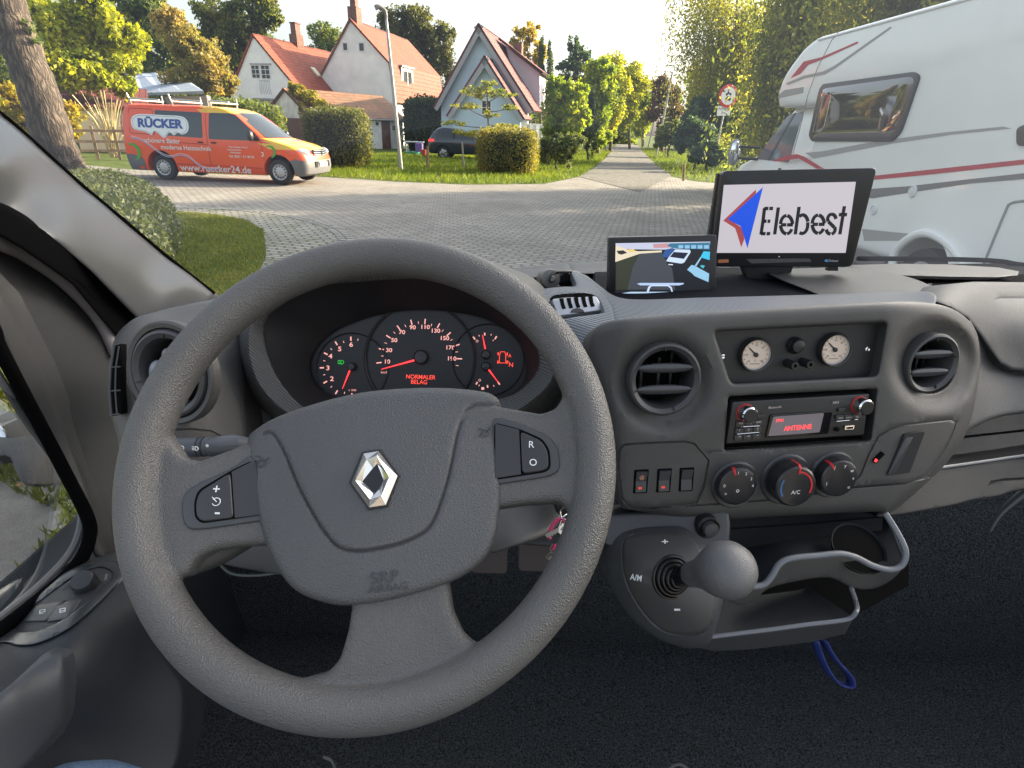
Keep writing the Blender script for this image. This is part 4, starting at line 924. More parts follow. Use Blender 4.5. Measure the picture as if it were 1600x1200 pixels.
scr('picture_car', [(265, 415), (350, 408), (400, 440), (330, 462), (290, 455)], (.02, .02, .02))
scr('picture_yellow_van', [(400, 400), (480, 390), (500, 420), (430, 432)], (.6, .45, .12))
for i in range(5): scr('picture_parked_van', [(1035 + i * 80, 345), (1095 + i * 80, 342), (1100 + i * 80, 385), (1040 + i * 80, 388)], (.2, .38, .55))
scr('picture_blue_car', [(840, 470), (870, 400), (960, 380), (1000, 400), (900, 500), (850, 495)], (.02, .07, .22))
scr('picture_white_van', [(885, 540), (925, 480), (1000, 395), (1180, 400), (1190, 430), (1110, 560), (1080, 572), (940, 570)], (.45, .55, .68))
scr('picture_van_screen', [(930, 490), (980, 428), (1160, 440), (1105, 515)], (.01, .012, .03))
scr('picture_van_bumper', [(885, 545), (1080, 575), (1060, 610), (900, 590)], (.01, .012, .02))
scr('picture_plate', [(912, 578), (968, 582), (966, 594), (912, 590)], (.6, .6, .6))
scr('picture_near_van', [(1145, 650), (1200, 590), (1240, 600), (1420, 700), (1412, 805), (1240, 730), (1200, 690)], (.22, .42, .58))
scr('picture_near_van_roof', [(1310, 495), (1350, 420), (1430, 425), (1425, 530)], (.04, .4, .6))
scr('picture_van_pillar', [(1240, 598), (1310, 495), (1325, 500), (1260, 605)], (.25, .45, .62))
scr('picture_sticker', [(1305, 605), (1325, 590), (1368, 600), (1345, 635)], (.05, .35, .42))
scr('picture_carrier', [(520, 825), (560, 815), (1100, 815), (1105, 828), (1050, 845), (560, 845)], (.35, .45, .65))
scr('picture_bar', [(640, 925), (660, 860), (700, 840), (910, 840), (950, 865), (970, 930), (950, 930), (935, 880), (900, 855), (700, 855), (680, 880), (665, 930)], (.45, .55, .7))
scr('picture_bumper', [(290, 950), (440, 925), (1180, 925), (1410, 940), (1412, 955), (300, 962)], (.35, .48, .62))
for i in range(6): MB().lathe(SF.at(*sz(530 + i * 97, 1012), 0), [(.0015, 0), (.0013, .0008)], 12).build('control_button', WHT, SM)
MB().prism(SF, [SF.px(*q) for q in ((1010, 470), (1070, 470), (1075, 500), (1005, 500))], -.04, -.02).build('monitor_stand', PLB, SM)
# ================================================================== STEERING WHEEL
WF = frame_px(575, 710, .472, az=-2, el=43, rot=1.5)
SW = thing('steering_wheel', 'large grained grey three spoke steering wheel with a chrome diamond emblem', 'steering wheel', tuple(WF(0, -.2, -.05)))
RM, RT = .1855, .0178
# rim and spokes are one moulding: build them, then fuse with a voxel remesh
mb = MB(); n, s = 160, 20; vs = []; fs = []
for i in range(n):
    t = 2 * PI * i / n
    for k in range(s):
        q = 2 * PI * k / s; rr = RM + RT * .96 * math.cos(q); hh = RT * 1.08 * math.sin(q)
        vs.append(WF(rr * math.cos(t), rr * math.sin(t), hh))
for i in range(n):
    for k in range(s): fs.append((i * s + k, ((i + 1) % n) * s + k, ((i + 1) % n) * s + (k + 1) % s, i * s + (k + 1) % s))
mb.add(vs, fs)
def wp(l, h=0): return [WF.px(x, y, h) for x, y in l]
hs = .004
mb.prism(WF, wp([(222, 655), (255, 672), (272, 700), (283, 714), (308, 718), (330, 710), (390, 688), (470, 670), (470, 860), (414, 850), (369, 853), (328, 859), (303, 872), (285, 900), (240, 900), (215, 800)], hs), -.016, hs, .006)
mb.prism(WF, wp([(700, 640), (778, 632), (846, 644), (868, 636), (884, 612), (925, 640), (935, 740), (925, 860), (900, 850), (895, 802), (877, 783), (823, 786), (783, 792), (700, 800)], hs), -.016, hs, .006)
mb.prism(WF, wp([(552, 880), (547, 945), (541, 985), (528, 1030), (508, 1052), (474, 1060), (470, 1100), (600, 1135), (770, 1085), (790, 1000), (768, 1006), (741, 1007), (722, 990), (706, 955), (696, 880)], hs), -.016, hs, .006)
rim = mb.build('rim', LEA, SW, smooth=0)
m_ = rim.modifiers.new('r', 'REMESH'); m_.mode = 'VOXEL'; m_.voxel_size = .0019; m_.use_smooth_shade = True
m_ = rim.modifiers.new('s', 'SMOOTH'); m_.iterations = 14; m_.factor = .5
bake(rim)
# airbag cover: domed, with its pressed crease line
pad = spl([(387, 688), (396, 674), (432, 652), (495, 630), (562, 614), (630, 607), (697, 607), (747, 612), (771, 620), (781, 638), (783, 695), (782, 785), (774, 839), (756, 875), (720, 902), (675, 920), (607, 938), (562, 945), (522, 945), (477, 931), (450, 911), (427, 875), (409, 830), (396, 776), (388, 717)], True, 4)
nW = np.array(WF.n); OW = np.array(WF.O); UW = np.array(WF.u); VW = np.array(WF.v)
pl_ = np.array(WF.px(585, 778)); 
def zplane_W(X, Y, h):
    X = np.asarray(X, float); Y = np.asarray(Y, float)
    d = FA[None] + ((X - 800) / FPX)[:, None] * RA + ((600 - Y) / FPX)[:, None] * UA
    z = ((OW - EA) @ nW + h) / (d @ nW)
    for _ in range(1):
        q = EA + d * z[:, None] - OW; a = q @ UW - pl_[0]; b = q @ VW - pl_[1]
    return z, a, b, d
def zpad_w(X, Y):
    z, a, b, d = zplane_W(X, Y, 0.0); r2 = (a / .13) ** 2 + (b / .12) ** 2
    h = .016 - .014 * r2 - .012 * np.clip((b - .045) / .05, 0, 1.5) ** 2
    return ((OW - EA) @ nW + h) / (d @ nW)
crease = spl([(412, 678), (424, 676), (436, 690), (450, 719), (468, 762), (495, 812), (517, 843), (535, 857), (562, 861), (598, 856), (632, 847), (666, 829), (684, 798), (702, 740), (715, 677), (727, 646), (742, 633), (776, 633)], False, 4)
sheet(pad, zpad_w, edge=13, wall=.03, sp=9, creases=[(crease, 4.5, .0026)]).build('airbag_cover', PAD, SW, smooth=50)
def padfr(x, y, lift=.0006):
    z0 = float(zpad_w([x], [y])[0]); z1 = float(zpad_w([x + 8], [y])[0]); z2 = float(zpad_w([x], [y - 8])[0])
    o = P(x, y, z0); f_ = Fr(o, P(x + 8, y, z1) - o, P(x, y - 8, z2) - o); return Fr(f_(0, 0, lift), f_.u, f_.v)
ink2 = mat('pressed_mark', (.028, .028, .028), .6)
ef = padfr(585, 749)
def ep(x, y, h=0): return ef.px(x, y, h)
out = [ep(*q) for q in ((568, 709), (592, 705), (621, 744), (603, 789), (577, 793), (549, 754))]
inn = [ep(*q) for q in ((583, 732), (590, 725), (600, 751), (593, 765), (584, 771), (567, 752))]
mid = [((a + c) / 2, (b + d) / 2) for (a, b), (c, d) in zip(out, inn)]
EM = thing('x', '', '') if False else None
mb = MB()
for i in range(6):
    j = (i + 1) % 6
    mb.add([ef(*out[i], .0006), ef(*out[j], .0006), ef(*mid[j], .0052), ef(*mid[i], .0052)], [(0, 1, 2, 3)])
    mb.add([ef(*mid[i], .0052), ef(*mid[j], .0052), ef(*inn[j], .0012), ef(*inn[i], .0012)], [(0, 1, 2, 3)])
if True:
    mb.f = [f[::-1] for f in mb.f]
em = mb.build('emblem', mat('emblem_chrome', (.78, .76, .73), .12, 1.0), SW, smooth=0)
MB().add([ef(*q, .0010) for q in inn][::-1], [tuple(range(6))]).build('emblem_centre', PLB, em, smooth=0)
MB().prism(ef, offset_poly(out[::-1] if sum(out[i][0] * out[(i + 1) % 6][1] - out[(i + 1) % 6][0] * out[i][1] for i in range(6)) < 0 else out, -.0016), -.003, .0005, .0003).build('emblem_surround', mat('surround_black', (.01, .01, .01), .5), em, smooth=0)
for s, x, y, z, rt in (('SRP', 600, 903, .0120, 6), ('AIRBAG', 606, 919, .0075, 6)):
    text_mb(padfr(x, y), s, 0, 0, z, .0002, rot=R(rt), sx=1.15).build('pressed_lettering', mat('pressed_mark_soft', (.045, .047, .05), .5), SW, smooth=0)
def horn(x, y, s, rt):
    f_ = padfr(x, y).at(0, 0, 0, R(rt)); mb = MB()
    for pth in ([(-.006, .004), (-.003, .0045), (0, .002), (.004, .0015), (.006, .0045)], [(.0025, .0012), (.0035, -.002), (.0005, -.0042), (-.003, -.003), (-.0028, 0), (0, .0012)], [(-.006, -.004), (-.004, -.001)]):
        mb.tube([f_(a * s, b * s, .0003) for a, b in pth], .00035, 5, smooth=3)
    mb.build('horn_symbol', ink2, SW)
horn(408, 722, 1.0, -5); horn(757, 676, .85, 8)
# button pods
def pod_(pts, name, m, h0, h1, bev, r=0):
    q = wp(pts, h1); q = rpoly(q, r) if r else q
    return MB().prism(WF, q, h0, h1, bev).build(name, m, SW)
BT = mat('button_satin', (.028, .028, .029), .42, bump=('noise', 1400, .15, .0003))
pod_([(392, 708), (364, 730), (310, 754), (288, 768), (282, 788), (285, 816), (294, 828), (320, 827), (415, 813)], 'button_bezel', SMO, -.006, .0062, .002, .006)
pod_([(394, 719), (361, 735), (309, 766), (303, 785), (304, 808), (314, 818), (365, 811), (412, 804)], 'button_gap', VOID, .004, .0066, 0, .004)
pod_([(359, 738), (311, 768), (305, 785), (306, 807), (315, 815), (364, 809)], 'cruise_switch', BT, .004, .0088, .0014, .004)
pod_([(362, 737), (398, 719), (414, 803), (367, 809)], 'blank_switch', BT, .004, .0080, 0, 0)
pod_([(770, 650), (810, 660), (855, 679), (873, 699), (876, 735), (857, 745), (770, 758)], 'button_bezel', SMO, -.006, .0062, .002, .006)
pod_([(772, 660), (812, 670), (848, 686), (859, 703), (861, 731), (852, 738), (772, 750)], 'button_gap', VOID, .004, .0066, 0, .004)
pod_([(813, 673), (846, 688), (856, 704), (858, 729), (850, 735), (816, 740)], 'resume_switch', BT, .004, .0088, .0014, .004)
pod_([(774, 662), (811, 671), (814, 741), (774, 747)], 'blank_switch', BT, .004, .0080, 0, 0)
def wt(s, x, y, z, **k):
    a, b = WF.px(x, y, .009); return text_mb(WF, s, a, b, z, .0002, h=.009, **k)
wt('+', 338, 765, .0105, bold=.01).merge(wt('-', 340, 800, .012, bold=.01, sx=1.2)).build('cruise_marking', WHT, SW, smooth=0)
a, b = WF.px(338, 784, .009)
mb = MB(); mb.tube([WF(a + .0032 * math.cos(R(t)), b + .003 * math.sin(R(t)), .0091) for t in range(150, -160, -20)] , .00035, 5); mb.tube([WF(a - .004, b + .0035, .0091), WF(a + .0003, b, .0091)], .00035, 5)
mb.build('cruise_symbol', WHT, SW)
wt('R', 830, 695, .0078).merge(wt('O', 833, 723, .0078)).build('resume_marking', WHT, SW, smooth=0)
MB().lathe(WF, [(.03, -.005), (.034, -.06), (.042, -.12)], 32, WF.px(585, 770)).build('hub', PLD, SW)

# ================================================================== DRIVER'S DOOR
DR = thing('driver_door', "driver's door with a black framed window and a switch panel on its sill", 'door', tuple(P(0, 1000, .66)))
zd = tps([(0, 392, .80), (170, 535, .98), (188, 700, .93), (180, 860, .86), (76, 590, .84), (0, 468, .77), (0, 700, .78), (120, 800, .83), (0, 1000, .70), (60, 911, .76), (-100, 300, .68), (-100, 1000, .62)])
sheet(spl([(-120, 270), (0, 388), (57, 421), (108, 461), (145, 495), (172, 530), (186, 570), (200, 640), (210, 780), (204, 880), (168, 868), (150, 800), (110, 680), (60, 560), (0, 448), (-120, 330)], True, 3), lambda X, Y: zd(X, Y), edge=6, wall=.03, sp=14, er=.006).build('sail_panel', DOORP, DR, smooth=60)
mb = MB(); mb.tube([P(x, y, float(zd([x], [y])[0]) - .012) for x, y in [(-120, 250), (-20, 366), (34, 395), (90, 432), (135, 474), (162, 510), (182, 552)]], .0105, 14, smooth=5); mb.build('frame_trim', mat('frame_brown', (.24, .21, .20), .5, bump=('grain', 1300, .3, .0004)), DR)
sheet([(-120, 330), (0, 452), (60, 565), (110, 690), (142, 780), (168, 868), (160, 880), (146, 866), (120, 780), (72, 690), (0, 520), (-120, 380)], lambda X, Y: zd(X, Y) - .012, edge=7, wall=.03).build('window_frame', mat('frame_grey', (.036, .035, .034), .55, bump=('grain', 1300, .3, .0004)), DR)
mb = MB(); mb.tube([P(x, y, float(zd([max(x, -100)], [y])[0]) - .008) for x, y in [(-120, 390), (-20, 500), (0, 545), (50, 640), (100, 735), (136, 806), (140, 840), (122, 880), (70, 930), (0, 985), (-60, 1030)]], .0088, 12, smooth=5); mb.build('window_seal', RUB, DR)
mb = MB(); mb.tube([P(x, y, float(zd([max(x, -100)], [y])[0]) + .005) for x, y in [(-60, 500), (0, 590), (36, 650), (88, 722), (120, 780), (127, 812), (112, 860), (64, 913), (0, 965), (-60, 1010)]], .0052, 8, smooth=5); mb.build('window_channel', mat('channel_grey', (.12, .12, .12), .5), DR)
mb = MB(); mb.add([P(x, y, float(zd([max(x, -100)], [y])[0]) + .012) for x, y in ((-60, 490), (0, 580), (50, 660), (100, 735), (128, 790), (126, 830), (110, 862), (60, 915), (0, 968), (-60, 1020))], [tuple(range(10))]); mb.build('side_window', glass_mat('side_glass', (.95, .97, .96), .5), DR, smooth=0)
sill = spl([(-120, 1080), (0, 972), (60, 918), (112, 874), (150, 862), (190, 866), (206, 885), (230, 960), (262, 1030), (290, 1090), (262, 1230), (120, 1300), (-120, 1300)], True, 3)
zsill = tps([(0, 980, .72), (112, 880, .80), (195, 870, .84), (0, 1060, .60), (110, 1000, .66), (210, 900, .78), (230, 1000, .75), (280, 1100, .76), (240, 1230, .72), (0, 1200, .585), (110, 1150, .66), (-120, 1050, .60), (-120, 1250, .52)])
sheet(sill, zsill, edge=8, wall=.05, sp=13).build('door_sill', DOORD, DR)
mb_ = [(0, 1004), (30, 1008), (61, 1004), (107, 982), (150, 946), (184, 910), (189, 893), (180, 880), (163, 877), (110, 891), (50, 938), (0, 977), (-50, 1010), (-50, 1030)]
sheet(spl(mb_, True, 4), lambda X, Y: zsill(X, Y) - .005, edge=2.5, wall=.009, holes=[spl([(26, 986), (60, 985), (102, 966), (145, 932), (174, 902), (172, 890), (150, 886), (112, 902), (60, 940), (20, 972)], True, 4)], hole_edge=2, hole_wall=.008).build('switch_bezel', mat('bezel_grey', (.028, .032, .034), .3), DR)
sheet(spl([(22, 988), (60, 988), (104, 968), (147, 934), (176, 902), (172, 888), (150, 884), (110, 900), (58, 938), (16, 974)], True, 4), lambda X, Y: zsill(X, Y) - .001, edge=0, wall=.001).build('switch_recess', PLD, DR)
for q, nm in ((((35, 972), (56, 946), (102, 938), (72, 970)), 0), (((72, 972), (86, 945), (126, 935), (107, 966)), 1)):
    s_ = sheet(rpoly(q, 4), lambda X, Y: zsill(X, Y) - .0055, edge=4, wall=.006, sp=6).build('window_switch', mat('switch_grey', (.04, .042, .043), .4), DR)
    cx = sum(p[0] for p in q) / 4; cy = sum(p[1] for p in q) / 4
    f_ = frame_px(cx, cy - 1, float(zsill([cx], [cy])[0]) - .0075, az=20, el=48)
    mb = MB(); [mb.box(f_, *q_) for q_ in (((-.0030, -.0022), (-.0024, .0024), (0, .0003)), ((.0022, .003), (-.0024, .0024), (0, .0003)), ((-.0022, .0022), (.0018, .0024), (0, .0003)), ((-.0022, .0022), (-.0008, -.0002), (0, .0003)), ((-.0022, .0022), (-.0024, -.0018), (0, .0003)))]; mb.build('window_symbol', WHT, s_, smooth=0)
kf2 = frame_px(138, 915, .752, az=15, el=62)
MB().lathe(kf2, [(.024, -.004), (.024, .001), (.021, .003)], 36, (-.007, -.006), sx=1.0, sy=.85).build('knob_plate', PLB, DR)
k_ = MB().lathe(kf2, [(.0138, 0), (.0145, .009), (.0142, .018), (.012, .0215), (.006, .0222)], 40).build('mirror_knob', mat('knob_satin', (.03, .032, .033), .35), DR)
MB().box(kf2, (.0185, .0205), (.004, .012), (.001, .0022)).build('knob_mark', mat('dim_mark', (.2, .2, .2), .5), DR)
sheet(spl([(-120, 1170), (0, 1083), (66, 1024), (84, 1018), (98, 1022), (103, 1036), (104, 1090), (92, 1140), (0, 1230), (-120, 1290)], True, 4), lambda X, Y: zsill(X, Y) - .014, edge=12, wall=.03).build('door_grip', mat('grip_grey', (.04, .044, .05), .45, bump=('grain', 1200, .4, .0005)), DR)
# exterior mirror
MR = thing('wing_mirror', "driver's grey wing mirror seen through the side window", 'mirror', tuple(P(50, 760, 1.05)))
sheet(spl([(-60, 690), (4, 688), (15, 684), (52, 684), (70, 700), (88, 730), (99, 752), (70, 760), (38, 757), (24, 735), (8, 712), (-60, 730)], True, 4), tps([(0, 700, 1.02), (50, 690, 1.05), (95, 750, 1.03), (50, 725, .99), (-60, 700, 1.0)]), edge=8, wall=.09).build('mirror_arm', mat('mirror_grey', (.13, .125, .12), .5, bump=('grain', 900, .3, .0005)), MR)
sheet([(-80, 640), (-2, 655), (10, 672), (18, 690), (6, 725), (-80, 735)], zconst(1.08), edge=4, wall=.08).build('mirror_housing', MATS['mirror_grey'], MR)
sheet([(-76, 648), (-6, 660), (8, 676), (12, 692), (4, 718), (-76, 725)], zconst(1.073), edge=1, wall=.003).build('mirror_glass', mat('mirror_glass', (.8, .82, .85), .03, 1.0), MR)

# ================================================================== FLOOR, FOOTWELL
FZ = .45
def flr(name, quad, m, parent=CAB):
    mb = MB(); mb.add(quad, [(0, 1, 2, 3)]); return mb.build(name, m, parent, smooth=0)
n_ = 60
mb = MB(); xs = np.linspace(-.75, 1.9, n_); ys = np.linspace(-.7, 1.2, n_); vs = [(x, y, FZ + .012 * math.sin(x * 5 + 1) * math.sin(y * 6) + .004 * random.random()) for y in ys for x in xs]
mb.add(vs, [(j * n_ + i, j * n_ + i + 1, (j + 1) * n_ + i + 1, (j + 1) * n_ + i) for j in range(n_ - 1) for i in range(n_ - 1)]).build('floor_carpet', CARP, CAB)
mb = MB(); vs = [(x, 1.1 + .2 * t - .12 * math.sin(t * PI), FZ - .03 + t * .78) for t in np.linspace(0, 1, 14) for x in (-.8, 1.9)]
mb.add(vs, [(2 * i, 2 * i + 1, 2 * i + 3, 2 * i + 2) for i in range(13)]).build('bulkhead_carpet', CARP, CAB)
mb = MB(); mb.box(WORLD, (-.80, -.66), (-.7, 1.3), (.2, .98)); mb.build('door_lower_shell', DOORD, CAB, bevel=.02)
mb = MB(); mb.box(WORLD, (1.85, 1.95), (-.7, 1.3), (.2, 1.32)); mb.build('passenger_door_shell', DOORD, CAB, bevel=.02)
mb = MB(); mb.box(WORLD, (-.80, 1.95), (-.75, 1.25), (.30, .42)); mb.build('floor_pan', RUB, CAB)
# centre tunnel / seat-base edge lines
mb = MB(); mb.tube([P(x, y, z) for x, y, z in ((302, 1040, .95), (285, 1090, .90), (262, 1150, .85), (236, 1230, .8))], .009, 10, smooth=4); mb.build('kick_edge', mat('kick_grey', (.05, .055, .06), .5), CAB)
sheet(spl([(330, 870), (350, 882), (440, 898), (452, 890), (460, 880), (440, 850), (350, 850)], True, 3), tps([(330, 870, .80), (440, 898, .78), (440, 850, .85)]), edge=3, wall=.02).build('knee_tray', PLD, DASHROOT)
MB().tube([P(x, y, .79) for x, y in ((340, 878), (362, 896), (400, 899), (440, 894))], .0022, 8, smooth=4).build('knee_tray_edge', mat('greenish_grey', (.06, .07, .06), .5), DASHROOT)
for i, (x, y) in enumerate(((765, 873), (838, 870))):
    f_ = frame_px(x, y, 1.12, az=0, el=35); o = thing('foot_pedal', ('brake pedal with a brown grey pad, nearer the wheel hub', 'accelerator pedal with a brown grey pad, nearer the keys')[i], 'pedal', tuple(f_(0, -.05, 0)), 'pedals in the dark footwell')
    MB().prism(f_, rpoly([(-.035, -.028), (.035, -.028), (.035, .028), (-.035, .028)], .01), -.01, .003, .003).build('pedal_pad', mat('pedal_brown', (.05, .035, .03), .6), o)
    MB().tube([f_(0, .01, -.01), f_(0, .15, -.06), f_(0, .3, -.02)], .008, 8, smooth=3).build('pedal_arm', PLB, o)
BS = thing('strap', 'blue fabric strap loop hanging from under the lower shelf onto the carpet', 'strap', tuple(P(1300, 1070, .95)))
pth = [P(x, y, z) for x, y, z in ((1271, 1000, .84), (1280, 1026, .86), (1292, 1050, .88), (1306, 1066, .90), (1322, 1072, .91), (1331, 1068, .91), (1326, 1052, .90), (1306, 1030, .88), (1294, 1012, .86), (1287, 998, .84))]
mb = MB(); q = spline3(pth, False, 5); vs = []
for i, p in enumerate(q):
    sd_ = Vector((.25, -.9, .35)).normalized() * .0085; vs += [p + sd_, p - sd_]
mb.add(vs, [(2 * i, 2 * i + 1, 2 * i + 3, 2 * i + 2) for i in range(len(q) - 1)]).build('strap_band', mat('blue_webbing', (.015, .03, .16), .6, bump=('noise', 900, .5, .001)), BS, solid=.003)
for (x0, y0, x1, y1) in ((505, 1183, 524, 1204), (1042, 1200, 1078, 1200)):
    MB().tube([P(x0, y0 + (0 if x0 < 900 else 4), .7), P((x0 + x1) / 2 + (4 if x0 < 900 else 0), (y0 + y1) / 2 - (4 if x0 < 900 else 6), .7), P(x1, y1 + (4 if x0 < 900 else 4), .7)], .0018, 6, smooth=4).build('seat_rail_edge', SMO, CAB)

# ================================================================== THE DRIVER'S LEGS
DENIM = mat('denim', (.12, .2, .32), .8, bump=('noise', 900, .8, .0015), noise=(260, .3))
PR = thing('person', 'driver in blue jeans, knee showing at the lower left corner', 'person', (-.35, .1, .45))
def limb_mesh(name, chains, m, parent, sub=2):
    me = bpy.data.meshes.new(name); vs = []; es = []; rs = []
    for ch in chains:
        k = len(vs)
        st = 0
        for i, (p, r) in enumerate(ch):
            if i == 0 and isinstance(p, int): prev = p; continue
            vs.append(tuple(p)); rs.append(r)
            if not (i == 0): es.append((prev, len(vs) - 1))
            prev = len(vs) - 1
    me.from_pydata(vs, es, []); o = bpy.data.objects.new(name, me); link(o, parent)
    sk = o.modifiers.new('skin', 'SKIN')
    for i, r in enumerate(rs):
        me.skin_vertices[0].data[i].radius = (r, r)
    me.skin_vertices[0].data[0].use_root = True
    b = o.modifiers.new('sub', 'SUBSURF'); b.levels = sub; b.render_levels = sub
    me.materials.append(m); bake(o)
    o.data.polygons.foreach_set('use_smooth', [True] * len(o.data.polygons)); return o
kn = P(80, 1290, .60)
kn = Vector((kn.x, kn.y, kn.z))
limb_mesh('jeans', [[((-.10, -.38, .88), .13), ((-.24, -.30, .90), .12), ((-.36, -.05, .94), .10), (tuple(kn + Vector((0, -.10, -.01))), .085), (tuple(kn), .072), (tuple(kn + Vector((-.01, .07, -.12))), .066), (tuple(kn + Vector((-.02, .10, -.30))), .056), (tuple(kn + Vector((-.03, .06, -.44))), .05)],
                    [(0, 0), ((.06, -.30, .84), .12), ((.10, -.05, .80), .10), ((.13, .06, .78), .085), ((.13, .12, .70), .07), ((.12, .10, .52), .055)]], DENIM, PR)
for sx_, sy_ in ((kn.x - .03, kn.y + .1), (.12, .12)):
    mb = MB(); mb.sphere((sx_, sy_ + .05, .50), .05, 20, 12, sc=(.9, 2.6, 1.0)); mb.build('shoe', PLB, PR)
# ================================================================== GROUND
def paving_mat(name, c1, c2, mortar, scale, bw=.5, rh=.25, rot=0.0, bump=.6, moss=None, off=.5):
    m = bpy.data.materials.new(name); m.use_nodes = True; n = m.node_tree.nodes; L = m.node_tree.links; b = n['Principled BSDF']; b.inputs['Roughness'].default_value = .8
    tc = n.new('ShaderNodeTexCoord'); mp = n.new('ShaderNodeMapping'); mp.inputs['Rotation'].default_value = (0, 0, rot); L.new(tc.outputs['Object'], mp.inputs[0])
    nz0 = n.new('ShaderNodeTexNoise'); nz0.inputs['Scale'].default_value = .8; L.new(mp.outputs[0], nz0.inputs[0])
    mx0 = n.new('ShaderNodeMix'); mx0.data_type = 'VECTOR'; mx0.inputs[0].default_value = .02; L.new(mp.outputs[0], mx0.inputs[4]); L.new(nz0.outputs['Color'], mx0.inputs[5])
    br = n.new('ShaderNodeTexBrick'); L.new(mx0.outputs[1], br.inputs[0]); br.offset = off
    br.inputs['Color1'].default_value = (*c1, 1); br.inputs['Color2'].default_value = (*c2, 1); br.inputs['Mortar'].default_value = (*mortar, 1)
    br.inputs['Scale'].default_value = scale; br.inputs['Mortar Size'].default_value = .022; br.inputs['Brick Width'].default_value = bw; br.inputs['Row Height'].default_value = rh; br.inputs['Mortar Smooth'].default_value = .3
    nz = n.new('ShaderNodeTexNoise'); nz.inputs['Scale'].default_value = .6; nz.inputs['Detail'].default_value = 8; L.new(tc.outputs['Object'], nz.inputs[0])
    mr = n.new('ShaderNodeMapRange'); mr.inputs[1].default_value = .3; mr.inputs[2].default_value = .7; mr.inputs[3].default_value = .78; mr.inputs[4].default_value = 1.15; L.new(nz.outputs[0], mr.inputs[0])
    vm = n.new('ShaderNodeVectorMath'); vm.operation = 'SCALE'; L.new(br.outputs[0], vm.inputs[0]); L.new(mr.outputs[0], vm.inputs['Scale'])
    out = vm.outputs[0]
    nf = n.new('ShaderNodeTexNoise'); nf.inputs['Scale'].default_value = 55; nf.inputs['Detail'].default_value = 5; L.new(tc.outputs['Object'], nf.inputs[0])
    m3 = n.new('ShaderNodeMapRange'); m3.inputs[1].default_value = .3; m3.inputs[2].default_value = .7; m3.inputs[3].default_value = .75; m3.inputs[4].default_value = 1.25; L.new(nf.outputs[0], m3.inputs[0])
    v3 = n.new('ShaderNodeVectorMath'); v3.operation = 'SCALE'; L.new(out, v3.inputs[0]); L.new(m3.outputs[0], v3.inputs['Scale']); out = v3.outputs[0]
    if moss:
        n2 = n.new('ShaderNodeTexNoise'); n2.inputs['Scale'].default_value = 1.7; n2.inputs['Detail'].default_value = 10; n2.inputs['Roughness'].default_value = .75; L.new(tc.outputs['Object'], n2.inputs[0])
        m2 = n.new('ShaderNodeMapRange'); m2.inputs[1].default_value = .55; m2.inputs[2].default_value = .66; L.new(n2.outputs[0], m2.inputs[0])
        mu = n.new('ShaderNodeMath'); mu.operation = 'MULTIPLY'; mu.inputs[1].default_value = .75; L.new(m2.outputs[0], mu.inputs[0])
        mx = n.new('ShaderNodeMix'); mx.data_type = 'RGBA'; mx.inputs[7].default_value = (*moss, 1); L.new(out, mx.inputs[6]); L.new(mu.outputs[0], mx.inputs[0]); out = mx.outputs[2]
    L.new(out, b.inputs['Base Color'])
    bp = n.new('ShaderNodeBump'); bp.inputs['Strength'].default_value = bump; bp.inputs['Distance'].default_value = .012
    sb = n.new('ShaderNodeMath'); sb.operation = 'MULTIPLY_ADD'; sb.inputs[1].default_value = -1.0; L.new(br.outputs['Fac'], sb.inputs[0]); L.new(nf.outputs[0], sb.inputs[2])
    L.new(sb.outputs[0], bp.inputs['Height']); L.new(bp.outputs[0], b.inputs['Normal']); MATS[name] = m; return m
def earth_mat(name, cols, scale, bump=.03, rough=.95):
    m = bpy.data.materials.new(name); m.use_nodes = True; n = m.node_tree.nodes; L = m.node_tree.links; b = n['Principled BSDF']; b.inputs['Roughness'].default_value = rough; b.inputs['Specular IOR Level'].default_value = .15
    tc = n.new('ShaderNodeTexCoord'); nz = n.new('ShaderNodeTexNoise'); nz.inputs['Scale'].default_value = scale; nz.inputs['Detail'].default_value = 12; nz.inputs['Roughness'].default_value = .7; L.new(tc.outputs['Object'], nz.inputs[0])
    cr = n.new('ShaderNodeValToRGB'); e = cr.color_ramp.elements; e[0].position = .3; e[1].position = .7; e[0].color = (*cols[0], 1); e[1].color = (*cols[-1], 1)
    for i, c in enumerate(cols[1:-1]): q = e.new(.3 + .4 * (i + 1) / (len(cols) - 1)); q.color = (*c, 1)
    L.new(nz.outputs[0], cr.inputs[0]); L.new(cr.outputs[0], b.inputs['Base Color'])
    n2 = n.new('ShaderNodeTexNoise'); n2.inputs['Scale'].default_value = scale * 12; n2.inputs['Detail'].default_value = 6; L.new(tc.outputs['Object'], n2.inputs[0])
    bp = n.new('ShaderNodeBump'); bp.inputs['Strength'].default_value = .8; bp.inputs['Distance'].default_value = bump; L.new(n2.outputs[0], bp.inputs['Height']); L.new(bp.outputs[0], b.inputs['Normal']); MATS[name] = m; return m
GR = earth_mat('lawn', [(.035, .055, .012), (.07, .10, .02), (.13, .14, .035)], 1.3)
PAV = paving_mat('block_paving', (.235, .222, .205), (.31, .293, .27), (.13, .12, .105), 1.0, .23, .115, R(12), .7, moss=(.10, .105, .08))
APR = paving_mat('old_paving', (.24, .23, .215), (.33, .32, .30), (.09, .095, .05), 1.0, .24, .12, R(-28), .8, moss=(.06, .09, .02))
GRV = earth_mat('gravel_path', [(.10, .10, .075), (.165, .16, .15), (.24, .235, .22)], 5.0, .02)
SLB = earth_mat('concrete_slab', [(.16, .15, .14), (.24, .23, .215), (.30, .29, .27)], 3.0, .004)
DIRT = earth_mat('dirt', [(.05, .04, .03), (.10, .08, .06), (.16, .13, .10)], 6.0, .02)

